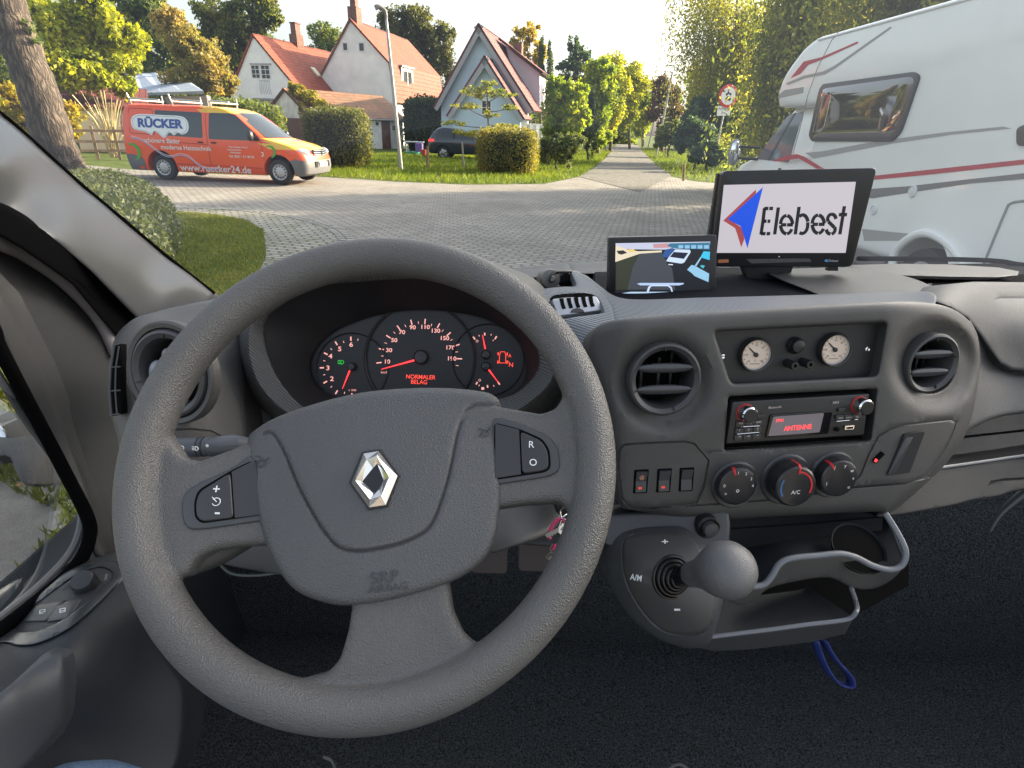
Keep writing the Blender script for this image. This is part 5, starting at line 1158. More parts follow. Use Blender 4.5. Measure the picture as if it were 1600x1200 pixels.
mb = MB(); n_ = 60
xs = np.concatenate([np.linspace(-400, -60, 8), np.linspace(-55, 60, 50), np.linspace(70, 400, 8)]); ys = np.concatenate([np.linspace(-60, 0, 8), np.linspace(2, 110, 50), np.linspace(120, 800, 8)])
vs = [(x, y, -.02 + (0.0 if abs(x) > 55 or y > 105 else 0)) for y in ys for x in xs]; nx = len(xs)
mb.add(vs, [(j * nx + i, j * nx + i + 1, (j + 1) * nx + i + 1, (j + 1) * nx + i) for j in range(len(ys) - 1) for i in range(nx - 1)])
mb.build('ground', GR, kind='structure', smooth=0)
def gpoly(name, pts, m, z, kind='structure', px=True, thick=0):
    q = [(atz(x, y)[0], atz(x, y)[1]) if px else (x, y) for x, y in pts]
    q = spl(q, True, 3) if px else q
    vs, es, fs, *_ = delaunay_2d_cdt([Vector(p) for p in q], [(i, (i + 1) % len(q)) for i in range(len(q))], [], 1, 1e-4)
    mb = MB(); fs = [tuple(f) for f in fs]
    fs = [f if (vs[f[1]] - vs[f[0]]).cross(vs[f[2]] - vs[f[0]]) > 0 else f[::-1] for f in fs]
    mb.add([(v[0], v[1], z) for v in vs], fs)
    if thick:
        cnt = set((f[i], f[(i + 1) % len(f)]) for f in fs for i in range(len(f))); n = len(vs)
        mb.v += [(v[0], v[1], z - thick) for v in vs]
        for a_, b_ in cnt:
            if (b_, a_) not in cnt: mb.f.append((a_, a_ + n, b_ + n, b_)); mb.m.append(0)
    return mb.build(name, m, smooth=0, kind=kind)
def W2(x, y): q = atz(x, y); return (q[0], q[1])
# paved street: far edge traced, then wide round the viewer
far = [W2(*p) for p in ((60, 248), (130, 257), (200, 264), (350, 272), (506, 276), (615, 283), (730, 288), (850, 287), (905, 276), (955, 262), (1010, 262), (1045, 275), (1085, 283), (1125, 286))]
near = [(16, 24), (40, 26), (60, 10), (60, -20), (-14, -20), (-14, -3)]
lawn_edge = [W2(*p) for p in ((-60, 300), (60, 290), (140, 286), (200, 297), (262, 330), (345, 337), (385, 345), (412, 360), (416, 398), (392, 455))]
gpoly('road', [(-60, 30)] + far + near + [(-14, -3), (-8, 2), (-8, 6)][:0] + [(-14, 8), (-60, 22)], PAV, -.012, px=False)
gpoly('apron', [W2(*p) for p in ((200, 300), (262, 318), (360, 324), (430, 331), (480, 342), (515, 354), (533, 370), (535, 392), (505, 430), (430, 480), (300, 470), (200, 380))], APR, -.008, px=False)
# stone setts round the apron: a double row of edging
SET = mat('edging_stone', (.23, .225, .21), .85, bump=('noise', 40, .6, .01), noise=(3, .25))
arcp = spline3([Vector((*W2(*p), 0)) for p in ((150, 308), (262, 322), (360, 327), (430, 334), (480, 345), (515, 357), (533, 373), (535, 395), (505, 432))], False, 24)
mb = MB(); acc = 0
for row in (0, .13):
    acc = 0; last = arcp[0]
    for i in range(1, len(arcp)):
        if (arcp[i] - last).length > .14:
            d = (arcp[i] - last).normalized(); p = Vector((-d.y, d.x, 0)); c = (arcp[i] + last) / 2 + p * row
            f_ = Fr((c.x, c.y, -.02), d, p); mb.box(f_, (-.062, .062), (-.055, .055), (0, .018 + .006 * random.random())); last = arcp[i]
mb.build('kerb_stones', SET, kind='structure', bevel=.006)
gpoly('lawn', lawn_edge + [(-2.2, 4.6), (-2.6, 3.2), (-3.4, 2.2), (-5, 1.0), (-14, 0), (-30, 6), (-30, 15)], GR, .012, px=False, thick=.05)
pL = [W2(*p) for p in ((905, 276), (930, 262), (945, 248), (958, 232), (966, 222), (971, 216))]; pR = [W2(*p) for p in ((988, 216), (992, 222), (1001, 232), (1012, 245), (1025, 257), (1050, 274))]
gpoly('path', pL + pR[0:] + [W2(1000, 300)], GRV, .0, px=False)
# strip beside the driver's door: slab, dirt, grass
gpoly('pavement', [(-2.35, -.5), (-1.60, -.4), (-1.52, .6), (-1.60, 1.5), (-1.78, 2.35), (-2.45, 2.6), (-2.55, 1.6)], SLB, .004, px=False, thick=.03)
gpoly('bare_earth', [(-1.75, -.5), (-1.1, -.5), (-1.1, 2.5), (-1.7, 2.9), (-2.9, 3.4), (-3.6, 2.8), (-2.5, 2.0)], DIRT, -.004, px=False)

# ================================================================== FOLIAGE
def leaves(pos, size, spread=1.0, droop=0.0, flat=.0, asp=.55):
    """one small bent leaf per position; returns vertex and face arrays"""
    n = len(pos); d = rng.normal(size=(n, 3)); d[:, 2] *= (1 - flat); d[:, 2] -= droop; d /= np.linalg.norm(d, axis=1)[:, None]
    r = rng.normal(size=(n, 3)); r -= (r * d).sum(1)[:, None] * d; r /= np.linalg.norm(r, axis=1)[:, None]
    s = size * rng.uniform(.6, 1.35, n)[:, None]
    a = pos - d * s; b = pos + r * s * asp; c = pos + d * s; e = pos - r * s * asp
    return np.stack([a, b, c, e], 1).reshape(-1, 3), np.arange(n * 4).reshape(-1, 4)
def leaf_obj(name, V, F, m, parent=None, **k):
    me = bpy.data.meshes.new(name); n = len(V); loc = None
    if parent is None and k.get('kind') != 'stuff': pass
    me.vertices.add(n); me.vertices.foreach_set('co', V.astype(np.float32).ravel()); nf = len(F)
    me.loops.add(nf * 4); me.loops.foreach_set('vertex_index', F.astype(np.int32).ravel())
    me.polygons.add(nf); me.polygons.foreach_set('loop_start', np.arange(0, nf * 4, 4, dtype=np.int32)); me.polygons.foreach_set('loop_total', np.full(nf, 4, dtype=np.int32))
    me.update(calc_edges=True); me.materials.append(m)
    o = bpy.data.objects.new(name, me); link(o, parent); return tag(o, **k)
def clumps(lumps, n, inner=.25, sub=9, clump=.34):
    """leaf positions: each lump carries smaller clumps on its shell, so gaps and bulges show"""
    out = []; vol = np.array([l[1] * l[2] * l[3] for l in lumps]) ** .67; vol /= vol.sum()
    for (c, rx, ry, rz), q in zip(lumps, vol):
        m = int(n * q); k = max(4, int(sub * (1 + q * 6)))
        d = rng.normal(size=(k, 3)); d /= np.linalg.norm(d, axis=1)[:, None]; rad = rng.uniform(.45, .9, k)[:, None]
        cc = d * rad; w_ = rng.uniform(.5, 1.3, k)
        idx = rng.choice(k, m, p=w_ / w_.sum()); g_ = rng.normal(size=(m, 3)); g_ /= np.linalg.norm(g_, axis=1)[:, None]
        g_ *= (rng.uniform(0, 1, m) ** .45)[:, None] * clump * rng.uniform(.7, 1.2, k)[idx][:, None]
        p = (cc[idx] + g_) * np.array([rx, ry, rz]) + np.array(c); out.append(p)
    return np.concatenate(out)
BARK = mat('bark', (.10, .08, .06), .9, bump=('noise', 22, 1.0, .03), noise=(6, .4))
BIRCHB = mat('birch_bark', (.38, .36, .33), .8, bump=('noise', 18, .6, .01), noise=(5, .6))
def lump(px, py, rx, ry, Y, dy=0, k=1.0):
    c = atY(px, py, Y + dy); s = (c - EYE).dot(Fv) / FPX; return (np.array(c), rx * s, (rx + ry) * .5 * s * k, ry * s)
def limbs(mb, base, lumps, r0, seed=0, curve=.15, fork=.45):
    rd = random.Random(seed); base = Vector(base); tops = [Vector(l[0]) for l in lumps]
    ctr = sum(tops, Vector((0, 0, 0))) / len(tops); top = Vector((ctr.x, ctr.y, max(t.z for t in tops) - lumps[0][3] * .2))
    tr = [base, base.lerp(top, .3) + Vector((rd.uniform(-1, 1), rd.uniform(-1, 1), 0)) * curve, base.lerp(top, .65), top]
    q = spline3(tr, False, 5); mb.tube(q, [r0 * (1 - .85 * i / (len(q) - 1)) for i in range(len(q))], 9)
    for l in lumps:
        t = Vector(l[0]); f_ = min(.75, max(.15, fork + rd.uniform(-.12, .2))); s = q[int(f_ * (len(q) - 1))]
        mid_ = s.lerp(t, .5) + Vector((0, 0, .08 * (t - s).length)); w_ = spline3([s, mid_, t], False, 4)
        mb.tube(w_, [r0 * .38 * (1 - .8 * i / (len(w_) - 1)) for i in range(len(w_))], 6)
        for _ in range(4):
            e = t + Vector((rd.uniform(-1, 1) * l[1], rd.uniform(-1, 1) * l[2], rd.uniform(-.4, 1) * l[3])) * .85
            mb.tube([t.lerp(s, .25), t.lerp(e, .5) + Vector((0, 0, .05)), e], [r0 * .14, r0 * .09, r0 * .03], 5)
def tree(name, label, cat, base, lumps, m, n, leaf, r0=.25, group=None, bark=None, inner=.25, sub=9, clump=.34, seed=1, asp=.55, droop=0.0):
    t = thing(name, label, cat, tuple(base), group)
    mb = MB(); limbs(mb, base, lumps, r0, seed); mb.build('trunk', bark or BARK, t, smooth=60)
    V, F = leaves(clumps(lumps, n, inner, sub, clump), leaf, asp=asp, droop=droop); leaf_obj('crown', V, F, m, t); return t
YG = leaf_mat('leaves_yellow_green', [(.10, .15, .012), (.24, .27, .018), (.44, .40, .03)], .5)
YL = leaf_mat('leaves_lime', [(.08, .14, .015), (.18, .25, .025), (.38, .38, .04)], .5)
OR = leaf_mat('leaves_orange', [(.12, .14, .04), (.26, .22, .07), (.38, .26, .10)], .4)
DG = leaf_mat('leaves_dark_green', [(.025, .045, .018), (.05, .08, .028), (.10, .12, .04)], .35)
MG = leaf_mat('leaves_mid_green', [(.045, .075, .02), (.10, .14, .04), (.19, .20, .05)], .45)
BG = leaf_mat('leaves_blue_green', [(.03, .06, .04), (.055, .10, .06), (.10, .15, .08)], .35)
BW = leaf_mat('leaves_brown', [(.05, .035, .02), (.10, .06, .035), (.16, .10, .05)], .35)
HD = leaf_mat('leaves_hedge', [(.08, .09, .025), (.18, .17, .05), (.34, .28, .08)], .45)
BX = leaf_mat('leaves_box', [(.045, .06, .035), (.09, .11, .06), (.16, .18, .10)], .3)
WL = leaf_mat('leaves_willow', [(.05, .075, .02), (.17, .19, .03), (.46, .40, .06)], .6)
def gb(x, y, Y): # ground point below pixel column at distance Y
    q = atY(x, y, Y); return (q[0], Y, -.02)
G = 'trees and shrubs behind the street'
tree('yellow_tree', 'large round yellow green tree behind the orange van', 'tree', gb(110, 240, 31), [lump(90, 45, 62, 45, 31), lump(155, 60, 58, 48, 31, 1), lump(110, 105, 70, 40, 31, -1), lump(180, 118, 38, 32, 31), lump(60, 20, 40, 30, 31, 1), lump(185, 45, 30, 35, 31), lump(130, 5, 45, 25, 31)], YG, 24000, .13, .3, G, sub=12, clump=.4)
tree('maple_tree', 'orange and green tree left of the leaning trunk base', 'tree', gb(40, 240, 27), [lump(20, 170, 50, 30, 27), lump(75, 175, 45, 28, 27), lump(-30, 150, 50, 40, 27), lump(100, 205, 30, 20, 27), lump(10, 215, 45, 22, 27)], leaf_mat('leaves_gold', [(.12, .14, .02), (.27, .24, .03), (.40, .28, .04)], .5), 9000, .11, .2, G)
tree('orange_tree', 'thin orange brown tree behind the van roof rack', 'tree', gb(300, 240, 40), [lump(285, 60, 38, 30, 40), lump(320, 90, 36, 32, 40), lump(300, 125, 45, 22, 40), lump(265, 30, 26, 20, 40), lump(345, 130, 26, 22, 40)], OR, 11000, .13, .22, G, sub=12, clump=.38)
tree('oak_tree', 'dark green tree behind the yellow and orange trees', 'tree', gb(240, 240, 55), [lump(235, 30, 42, 38, 55), lump(215, 80, 35, 40, 55), lump(265, 85, 40, 40, 55), lump(200, 0, 45, 30, 55), lump(180, 60, 40, 40, 55)], MG, 14000, .2, .35, G, clump=.4)
tree('oak_tree', 'tall green tree left of the white gabled house', 'tree', gb(360, 240, 62), [lump(340, 25, 38, 26, 62), lump(385, 35, 40, 32, 62), lump(360, 75, 42, 34, 62), lump(330, 75, 34, 34, 62), lump(410, 20, 26, 26, 62), lump(395, 70, 26, 20, 62), lump(420, 12, 18, 14, 62), lump(432, 28, 13, 9, 62), lump(400, -10, 26, 14, 62)], leaf_mat('leaves_turning', [(.05, .08, .025), (.11, .14, .035), (.26, .22, .05)], .4), 18000, .18, .35, G, sub=12, clump=.4)
tree('oak_tree', 'distant green tree between the two white houses', 'tree', gb(508, 200, 95), [lump(500, 52, 20, 18, 95), lump(520, 60, 22, 20, 95), lump(510, 85, 30, 22, 95)], MG, 4000, .22, .35, G, sub=14)
tree('oak_tree', 'tall green tree behind the big white house', 'tree', gb(650, 210, 80), [lump(622, 35, 34, 28, 80), lump(660, 45, 36, 28, 80), lump(690, 70, 26, 36, 80), lump(640, 22, 28, 16, 80), lump(688, 110, 22, 40, 80), lump(655, 90, 30, 30, 80)], leaf_mat('leaves_dusty', [(.03, .045, .02), (.08, .09, .03), (.17, .15, .05)], .4), 16000, .2, .4, G, sub=14, clump=.36)
tree('birch_tree', 'small yellow tree behind the chimney of the blue house', 'tree', gb(820, 210, 85), [lump(812, 62, 17, 20, 85), lump(830, 50, 16, 16, 85), lump(842, 85, 16, 22, 85), lump(815, 85, 14, 20, 85)], leaf_mat('leaves_sunny', [(.12, .12, .02), (.28, .22, .03), (.42, .30, .03)], .5), 3500, .2, .25, G)
for i, (x, t, w_) in enumerate(((846, 58, 6), (859, 66, 6))):
    tree('cypress_tree', ('narrow dark cypress nearer the blue house', 'narrow dark cypress nearer the conifer')[i], 'tree', gb(x, 210, 78), [lump(x, t + 12, w_ * .6, 14, 78), lump(x, t + 35, w_, 18, 78), lump(x, t + 60, w_ * 1.1, 20, 78)], DG, 2200, .12, .2, G, clump=.5)
tree('conifer_tree', 'dark blue green conifer with a jagged top left of the path', 'tree', gb(900, 220, 62), [lump(897, 70, 14, 14, 62), lump(905, 92, 26, 16, 62), lump(895, 115, 32, 18, 62), lump(910, 140, 34, 20, 62), lump(885, 135, 24, 20, 62)], BG, 9000, .13, .3, G, sub=14, clump=.3, droop=.4)
tree('hazel_tree', 'tall yellow green bush tree left of the path', 'tree', gb(890, 262, 30), [lump(868, 145, 22, 24, 30), lump(900, 150, 22, 24, 30), lump(880, 185, 32, 28, 30), lump(905, 190, 20, 26, 30), lump(868, 210, 22, 24, 30)], YL, 15000, .095, .12, G, sub=12, clump=.4)
tree('shrub', 'pale green shrub at the foot of the tall bush by the path', 'shrub', gb(872, 264, 28), [lump(870, 232, 30, 24, 28), lump(893, 225, 22, 20, 28), lump(850, 240, 16, 18, 28)], leaf_mat('leaves_pale', [(.04, .07, .035), (.11, .14, .06), (.26, .25, .12)], .4), 6000, .07, .06, G)
tree('shrub', 'dark green shrub between the tall bush and the path', 'shrub', gb(920, 250, 38), [lump(915, 190, 16, 30, 38), lump(925, 215, 14, 26, 38), lump(920, 160, 12, 22, 38)], DG, 4500, .10, .08, G)
for i, (x, y, rx, ry, Y, mm, lb) in enumerate(((955, 125, 32, 34, 60, YG, 'sunlit yellow tree overhanging the left side of the path'), (985, 122, 30, 26, 75, YG, 'yellow green tree farther along the left side of the path'), (935, 130, 30, 34, 52, YL, 'lime green tree just right of the conifer'), (1006, 150, 22, 24, 95, YL, 'small yellow tree at the far end of the path'))):
    tree('hazel_tree', lb, 'tree', gb(x, 220, Y), [lump(x, y - ry * .5, rx * .8, ry * .6, Y), lump(x - rx * .4, y + ry * .3, rx * .7, ry * .6, Y), lump(x + rx * .4, y + ry * .4, rx * .7, ry * .6, Y), lump(x, y + ry * 1.1, rx * .8, ry * .7, Y), lump(x - rx * .2, y + ry * 1.9, rx * .7, ry * .6, Y), lump(x - rx * .35, (y + ry * 1.9) * .4 + 212 * .6, rx * .6, 11, Y)], mm, 12000, .14, .18, G, sub=12, clump=.42, seed=i)
tree('shrub', 'dense green bushes closing the far end of the path', 'shrub', gb(985, 212, 118), [lump(965, 196, 16, 9, 118), lump(985, 194, 14, 9, 118), lump(1003, 196, 14, 9, 118), lump(978, 182, 18, 9, 120), lump(1000, 180, 14, 9, 120)], YL, 5000, .22, .1, G, clump=.4)
tree('shrub', 'low sunlit bushes lining the left edge of the path', 'shrub', gb(950, 225, 58), [lump(945, 215, 12, 10, 58), lump(957, 208, 9, 8, 68), lump(935, 222, 12, 11, 50)], YL, 4000, .11, .06, G, clump=.4)
tree('beech_tree', 'reddish brown tree right of the path end', 'tree', gb(1035, 230, 66), [lump(1035, 140, 22, 22, 66), lump(1050, 160, 22, 26, 66), lump(1025, 170, 18, 22, 66), lump(1045, 195, 22, 22, 66)], BW, 7000, .14, .25, G)
tree('hazel_tree', 'small yellow green tree where the path bends', 'tree', gb(1005, 218, 88), [lump(1003, 190, 16, 12, 88), lump(1012, 180, 14, 14, 88)], YG, 2500, .14, .12, G)
tree('shrub', 'dark shrub beside the slanting pole right of the path', 'shrub', gb(1045, 240, 50), [lump(1050, 205, 24, 18, 50), lump(1070, 215, 26, 20, 50), lump(1035, 220, 14, 12, 50)], MG, 5500, .12, .1, G)
for i, (x, y, rx, ry, Y, lb) in enumerate(((1085, 215, 30, 30, 34, 'blue green bush right of the path, nearer the slanting pole'), (1108, 240, 28, 18, 31, 'low blue green bush left of the sign post'), (1105, 180, 36, 30, 38, 'upper blue green bush under the hanging birch'))):
    tree('shrub', lb, 'shrub', gb(x, 262, Y), [lump(x - rx * .4, y, rx * .7, ry * .8, Y), lump(x + rx * .4, y + 4, rx * .7, ry * .8, Y), lump(x, y - ry * .5, rx * .6, ry * .6, Y)], BG, 9000, .085, .08, G, sub=12, clump=.38, seed=i)
tree('shrub', 'orange leaved shrub behind the road sign', 'shrub', gb(1140, 262, 40), [lump(1142, 195, 12, 18, 40), lump(1150, 175, 12, 14, 40)], OR, 1800, .10, .08, G)
tree('shrub', 'green shrub behind the camper wing mirrors', 'shrub', gb(1190, 262, 36), [lump(1165, 195, 25, 30, 36), lump(1200, 205, 30, 30, 36), lump(1185, 235, 35, 22, 36)], DG, 5000, .11, .08, G)

# weeping birches: hanging strands
def weeping(label, base, tops, n_str, m, Y, leaf=.085, seed=3, lenr=(2, 6)):
    t = thing('birch_tree', label, 'tree', tuple(base), 'weeping birches above the camper'); mb = MB(); limbs(mb, base, tops, .32, seed); mb.build('trunk', BIRCHB, t, smooth=60)
    P_ = []; vol = np.array([l[1] * l[3] for l in tops]); vol = vol / vol.sum()
    cl = []
    for i in range(90):
        l = tops[rng.choice(len(tops), p=vol)]; d = rng.normal(size=3); d /= np.linalg.norm(d); cl.append((l[0] + d * np.array([l[1], l[2], l[3]]) * rng.uniform(.35, 1.15), rng.uniform(.55, 1.25), rng.uniform(.25, .6)))
    for i in range(n_str):
        c_, k_, r_ = cl[rng.integers(90)]; s = c_ + rng.normal(size=3) * np.array([r_, r_, .35]); L_ = rng.uniform(*lenr) * k_; k = int(L_ / .11); u = np.linspace(0, 1, k)[:, None]; dr = rng.normal(size=3) * .18; dr[2] = 0
        P_.append(s + np.array([0, 0, -L_]) * u + dr * u * L_ * .5 + rng.normal(size=(k, 3)) * .11 + np.array([0, 0, .25]) * np.sin(u * 3) * .5)
    pp = np.concatenate(P_); pp = pp[pp[:, 2] > .6]; V, F = leaves(pp, leaf, droop=1.1, asp=.42); leaf_obj('crown', V, F, m, t); return t
weeping('weeping birch with hanging gold green strands nearest the sky gap', gb(1150, 262, 40), [lump(1110, -10, 48, 60, 40), lump(1150, 20, 50, 70, 40), lump(1100, 50, 26, 50, 40), lump(1130, 90, 40, 40, 40), lump(1085, -60, 40, 40, 40), lump(1165, 60, 35, 60, 40), lump(1190, 20, 30, 60, 40), lump(1180, 110, 25, 40, 40)], 1500, WL, 40)
weeping('weeping birch above the camper alcove', gb(1290, 262, 21), [lump(1275, 10, 48, 60, 21), lump(1262, 60, 30, 50, 21), lump(1290, 20, 60, 50, 21), lump(1290, -60, 70, 60, 21), lump(1330, -20, 60, 60, 21)], 2000, leaf_mat('leaves_willow_dark', [(.045, .07, .025), (.13, .16, .04), (.34, .31, .06)], .6), 21, seed=5)
weeping('weeping birch behind the camper roof', gb(1500, 262, 16), [lump(1420, -60, 70, 60, 16), lump(1500, -120, 90, 80, 16), lump(1600, -120, 90, 80, 16), lump(1700, -60, 90, 80, 16), lump(1560, -20, 90, 60, 16)] + [(np.array(q), 1.7, 1.7, 1.3) for q in ((10.5, 15, 6.2), (13, 13.5, 6.5), (15, 12.5, 6.5), (12, 16.5, 7.5), (9.5, 17.5, 6.5))], 2600, MATS['leaves_willow_dark'], 16, seed=8)
t = thing('birch_tree', 'unseen birch behind the rear half of the camper, crown thickened to shade the cab', 'tree', (16, 9.5, -.02), 'weeping birches above the camper')
lm = [(np.array((x, y, z)), r, r, r * .9) for x, y, z, r in ((15, 8, 5.6, 1.9), (13.5, 9.5, 7.2, 1.9), (17, 10.5, 6.0, 2.0), (15.5, 11.5, 8.5, 1.9), (16, 9, 9.5, 1.8), (14, 7, 7.6, 1.6), (18, 8.5, 8, 1.8), (15.5, 9, 7.6, 2.3), (14.2, 8.2, 6.6, 2.0), (16.8, 9.6, 8.6, 2.2), (15.2, 10, 6.0, 2.0))]  # out of view; crown lumps added to block the sun from the cab
mb = MB(); limbs(mb, (16, 9.5, -.02), lm, .3, 4); mb.build('trunk', BIRCHB, t, smooth=60); V, F = leaves(clumps(lm, 26000, sub=10, clump=.5), .12, droop=.6); leaf_obj('crown', V, F, WL, t)
# hedges: leafy skins over a boxy or rounded body
def hedge(name, label, cx, cy, rx, ry, rz, m, n, leaf, rot=0, z0=0, power=4, group=None, core=(.02, .025, .01)):
    t = thing(name, label, 'hedge', (cx, cy, -.02), group); u = rng.uniform(-1, 1, (n * 3, 3)); 
    q = (np.abs(u) ** power).sum(1) ** (1 / power); u = u / q[:, None]; u = u[u[:, 2] > -.98][:n]
    u *= (1 - rng.uniform(0, 1, (len(u), 1)) ** 2 * .22); p = u * np.array([rx, ry, rz / 2]) * (1 + .05 * np.sin(u[:, :1] * 9 + u[:, 1:2] * 7)); c, s = math.cos(rot), math.sin(rot)
    p = np.stack([p[:, 0] * c - p[:, 1] * s, p[:, 0] * s + p[:, 1] * c, p[:, 2]], 1) + np.array([cx, cy, z0 + rz / 2])
    p += rng.normal(size=p.shape) * leaf * .8
    V, F = leaves(p, leaf); leaf_obj('foliage', V, F, m, t)
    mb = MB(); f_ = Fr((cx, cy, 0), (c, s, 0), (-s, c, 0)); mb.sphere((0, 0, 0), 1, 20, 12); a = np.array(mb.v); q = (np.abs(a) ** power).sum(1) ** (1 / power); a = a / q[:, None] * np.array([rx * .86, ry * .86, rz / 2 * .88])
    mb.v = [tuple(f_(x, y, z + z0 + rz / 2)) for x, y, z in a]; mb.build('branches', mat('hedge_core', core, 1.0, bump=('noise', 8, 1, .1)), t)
    return t
hx = atz(519, 264); hedge('box_hedge', 'tall square clipped hedge right of the orange van', hx[0] - .05, hx[1] + 1.4, 1.2, 1.35, 2.2, leaf_mat('leaves_clipped', [(.05, .065, .025), (.11, .12, .04), (.22, .20, .06)], .4), 14000, .055, .1, power=5)
hx = atz(791, 274); hedge('round_hedge', 'rounded yellowish clipped hedge in front of the blue house', hx[0], hx[1] + 1.25, 1.22, 1.15, 1.72, HD, 12000, .045, 0, power=4)
hedge('box_hedge', 'grey green box hedge beside the left windscreen pillar', -5.72, 7.25, 1.25, 3.9, .88, BX, 56000, .026, R(32), power=3.2)
hx = atz(650, 232); hedge('ivy_hedge', 'dark evergreen hedge between the shed and the blue house', -7.3, 48.5, 1.55, 1.4, 3.6, DG, 9000, .13, 0, power=4)
hedge('ivy_hedge', 'low green hedge behind the orange van roof rack', -19.0, 36.0, 5.6, 1.2, 2.7, MG, 11000, .11, R(-8), power=4)
# far woodland beyond the path and round the place, seen only as a mass
V_ = []
for x0, x1, Y, zt_, n_l in ((-90, -30, 90, 12, 16000), (8, 20, 112, 9, 7000), (22, 90, 85, 13, 18000), (-28, 6, 120, 8, 6000)):
    p = np.stack([rng.uniform(x0, x1, n_l), Y + rng.normal(size=n_l) * 3, rng.uniform(0, 1, n_l) ** .8 * zt_], 1); p[:, 2] *= .75 + .25 * np.sin(p[:, 0] * .9) * np.sin(p[:, 0] * .37 + 1); V_.append(p)
V, F = leaves(np.concatenate(V_), .45); leaf_obj('far_woodland', V, F, MG, kind='stuff', label='distant mass of trees closing the view beyond the gardens', cat='woodland')

# near tree: leaning trunk at the left edge
TK = thing('oak_tree', 'thick brown leaning tree trunk at the left edge behind the box hedge', 'tree', tuple(atz(100, 272)), G)
b0 = atz(105, 272); Yt = b0[1]
q = [atY(116, 300, Yt), atY(92, 240, Yt), atY(62, 150, Yt), atY(32, 70, Yt + .1), atY(4, -10, Yt + .2), atY(-30, -120, Yt + .3), atY(-50, -230, Yt + .5)]
q[0].z = -.05
s = (q[1] - EYE).dot(Fv) / FPX
mb = MB(); qq = spline3(q, False, 8); n_ = len(qq); mb.tube(qq, [s * (28 if i < 5 else 28 - 6 * (i / n_)) * (1 + .05 * math.sin(i * 1.7)) for i in range(n_)], 22)
a = np.array(mb.v); an = rng.normal(size=len(a)) * .012; a += an[:, None]; mb.v = [tuple(v) for v in a]
def bark_mat():
    m = mat('ridged_bark', (.17, .13, .10), .95); n = m.node_tree.nodes; L = m.node_tree.links; b = n['Principled BSDF']
    tc = n.new('ShaderNodeTexCoord'); mp = n.new('ShaderNodeMapping'); mp.inputs['Scale'].default_value = (1, 1, .22); L.new(tc.outputs['Object'], mp.inputs[0])
    v = n.new('ShaderNodeTexVoronoi'); v.inputs['Scale'].default_value = 11; v.feature = 'DISTANCE_TO_EDGE'; nz = n.new('ShaderNodeTexNoise'); nz.inputs['Scale'].default_value = 6; nz.inputs['Detail'].default_value = 10; L.new(mp.outputs[0], nz.inputs[0])
    mx = n.new('ShaderNodeMix'); mx.data_type = 'VECTOR'; mx.inputs[0].default_value = .25; L.new(mp.outputs[0], mx.inputs[4]); L.new(nz.outputs['Color'], mx.inputs[5]); L.new(mx.outputs[1], v.inputs['Vector'])
    cr = n.new('ShaderNodeValToRGB'); cr.color_ramp.elements[0].position = .0; cr.color_ramp.elements[1].position = .35; cr.color_ramp.elements[0].color = (.03, .023, .018, 1); cr.color_ramp.elements[1].color = (.13, .10, .075, 1); L.new(v.outputs['Distance'], cr.inputs[0]); L.new(cr.outputs[0], b.inputs['Base Color'])
    bp = n.new('ShaderNodeBump'); bp.inputs['Distance'].default_value = .06; bp.inputs['Strength'].default_value = .9; L.new(v.outputs['Distance'], bp.inputs['Height']); L.new(bp.outputs[0], b.inputs['Normal']); return m
mb.build('trunk', bark_mat(), TK, smooth=70)
V, F = leaves(clumps([lump(-60, -260, 120, 70, Yt), lump(60, -330, 120, 60, Yt), lump(45, 40, 12, 12, Yt), lump(58, 62, 8, 8, Yt)], 4000), .09); leaf_obj('crown', V, F, MG, TK)

# small half-bare tree before the blue house
t = thing('young_tree', 'young spreading tree with yellow green tiers before the blue house', 'tree', gb(765, 266, 27.5))
Yy = 27.5; bs = Vector(gb(765, 266, Yy)); mb = MB(); lm = []
stem = [bs, atY(764, 215, Yy), atY(762, 170, Yy), atY(760, 130, Yy)]; mb.tube(spline3(stem, False, 5), [.06, .015], 7)
for (sx0, sy0, ex, ey, rx, ry) in ((763, 200, 690, 190, 24, 5), (762, 185, 715, 158, 26, 6), (762, 165, 735, 135, 22, 8), (761, 160, 790, 140, 24, 8), (762, 175, 805, 165, 18, 5), (763, 195, 800, 200, 20, 6), (763, 205, 740, 210, 20, 7), (761, 140, 765, 128, 16, 7), (763, 215, 770, 222, 22, 8), (762, 150, 752, 146, 18, 8), (763, 212, 708, 205, 18, 5), (762, 180, 770, 180, 14, 8)):
    a = atY(sx0, sy0, Yy); b = atY(ex, ey, Yy + random.uniform(-.6, .6)); mb.tube(spline3([a, a.lerp(b, .5) + Vector((0, 0, -.06)), b], False, 4), [.022, .006], 5); lm.append(lump(ex * .75 + sx0 * .25, ey * .75 + sy0 * .25, rx, ry, Yy))
mb.build('trunk', BARK, t)
V, F = leaves(clumps(lm, 3300, sub=7, clump=.45), .055, flat=.5); leaf_obj('crown', V, F, leaf_mat('leaves_young', [(.05, .09, .02), (.20, .22, .03), (.42, .34, .04)], .5), t)

# climbing plant over the shed gable
t = thing('climbing_plant', 'yellow green climber spilling over the white gable of the shed', 'plant', gb(480, 215, 43.6))
lm = [lump(462, 140, 14, 10, 43.6), lump(480, 152, 18, 12, 43.6), lump(500, 165, 18, 12, 43.8), lump(475, 170, 10, 18, 43.4), lump(520, 172, 16, 8, 43.8)]
mb = MB(); mb.tube([gb(478, 215, 43.5), atY(480, 190, 43.5), atY(478, 160, 43.5), atY(500, 160, 43.5)], [.06, .03], 6, smooth=3); mb.build('stem', BARK, t)
V, F = leaves(clumps(lm, 5200), .10); leaf_obj('foliage', V, F, leaf_mat('leaves_climber', [(.10, .13, .02), (.28, .26, .03), (.42, .34, .04)], .4), t)
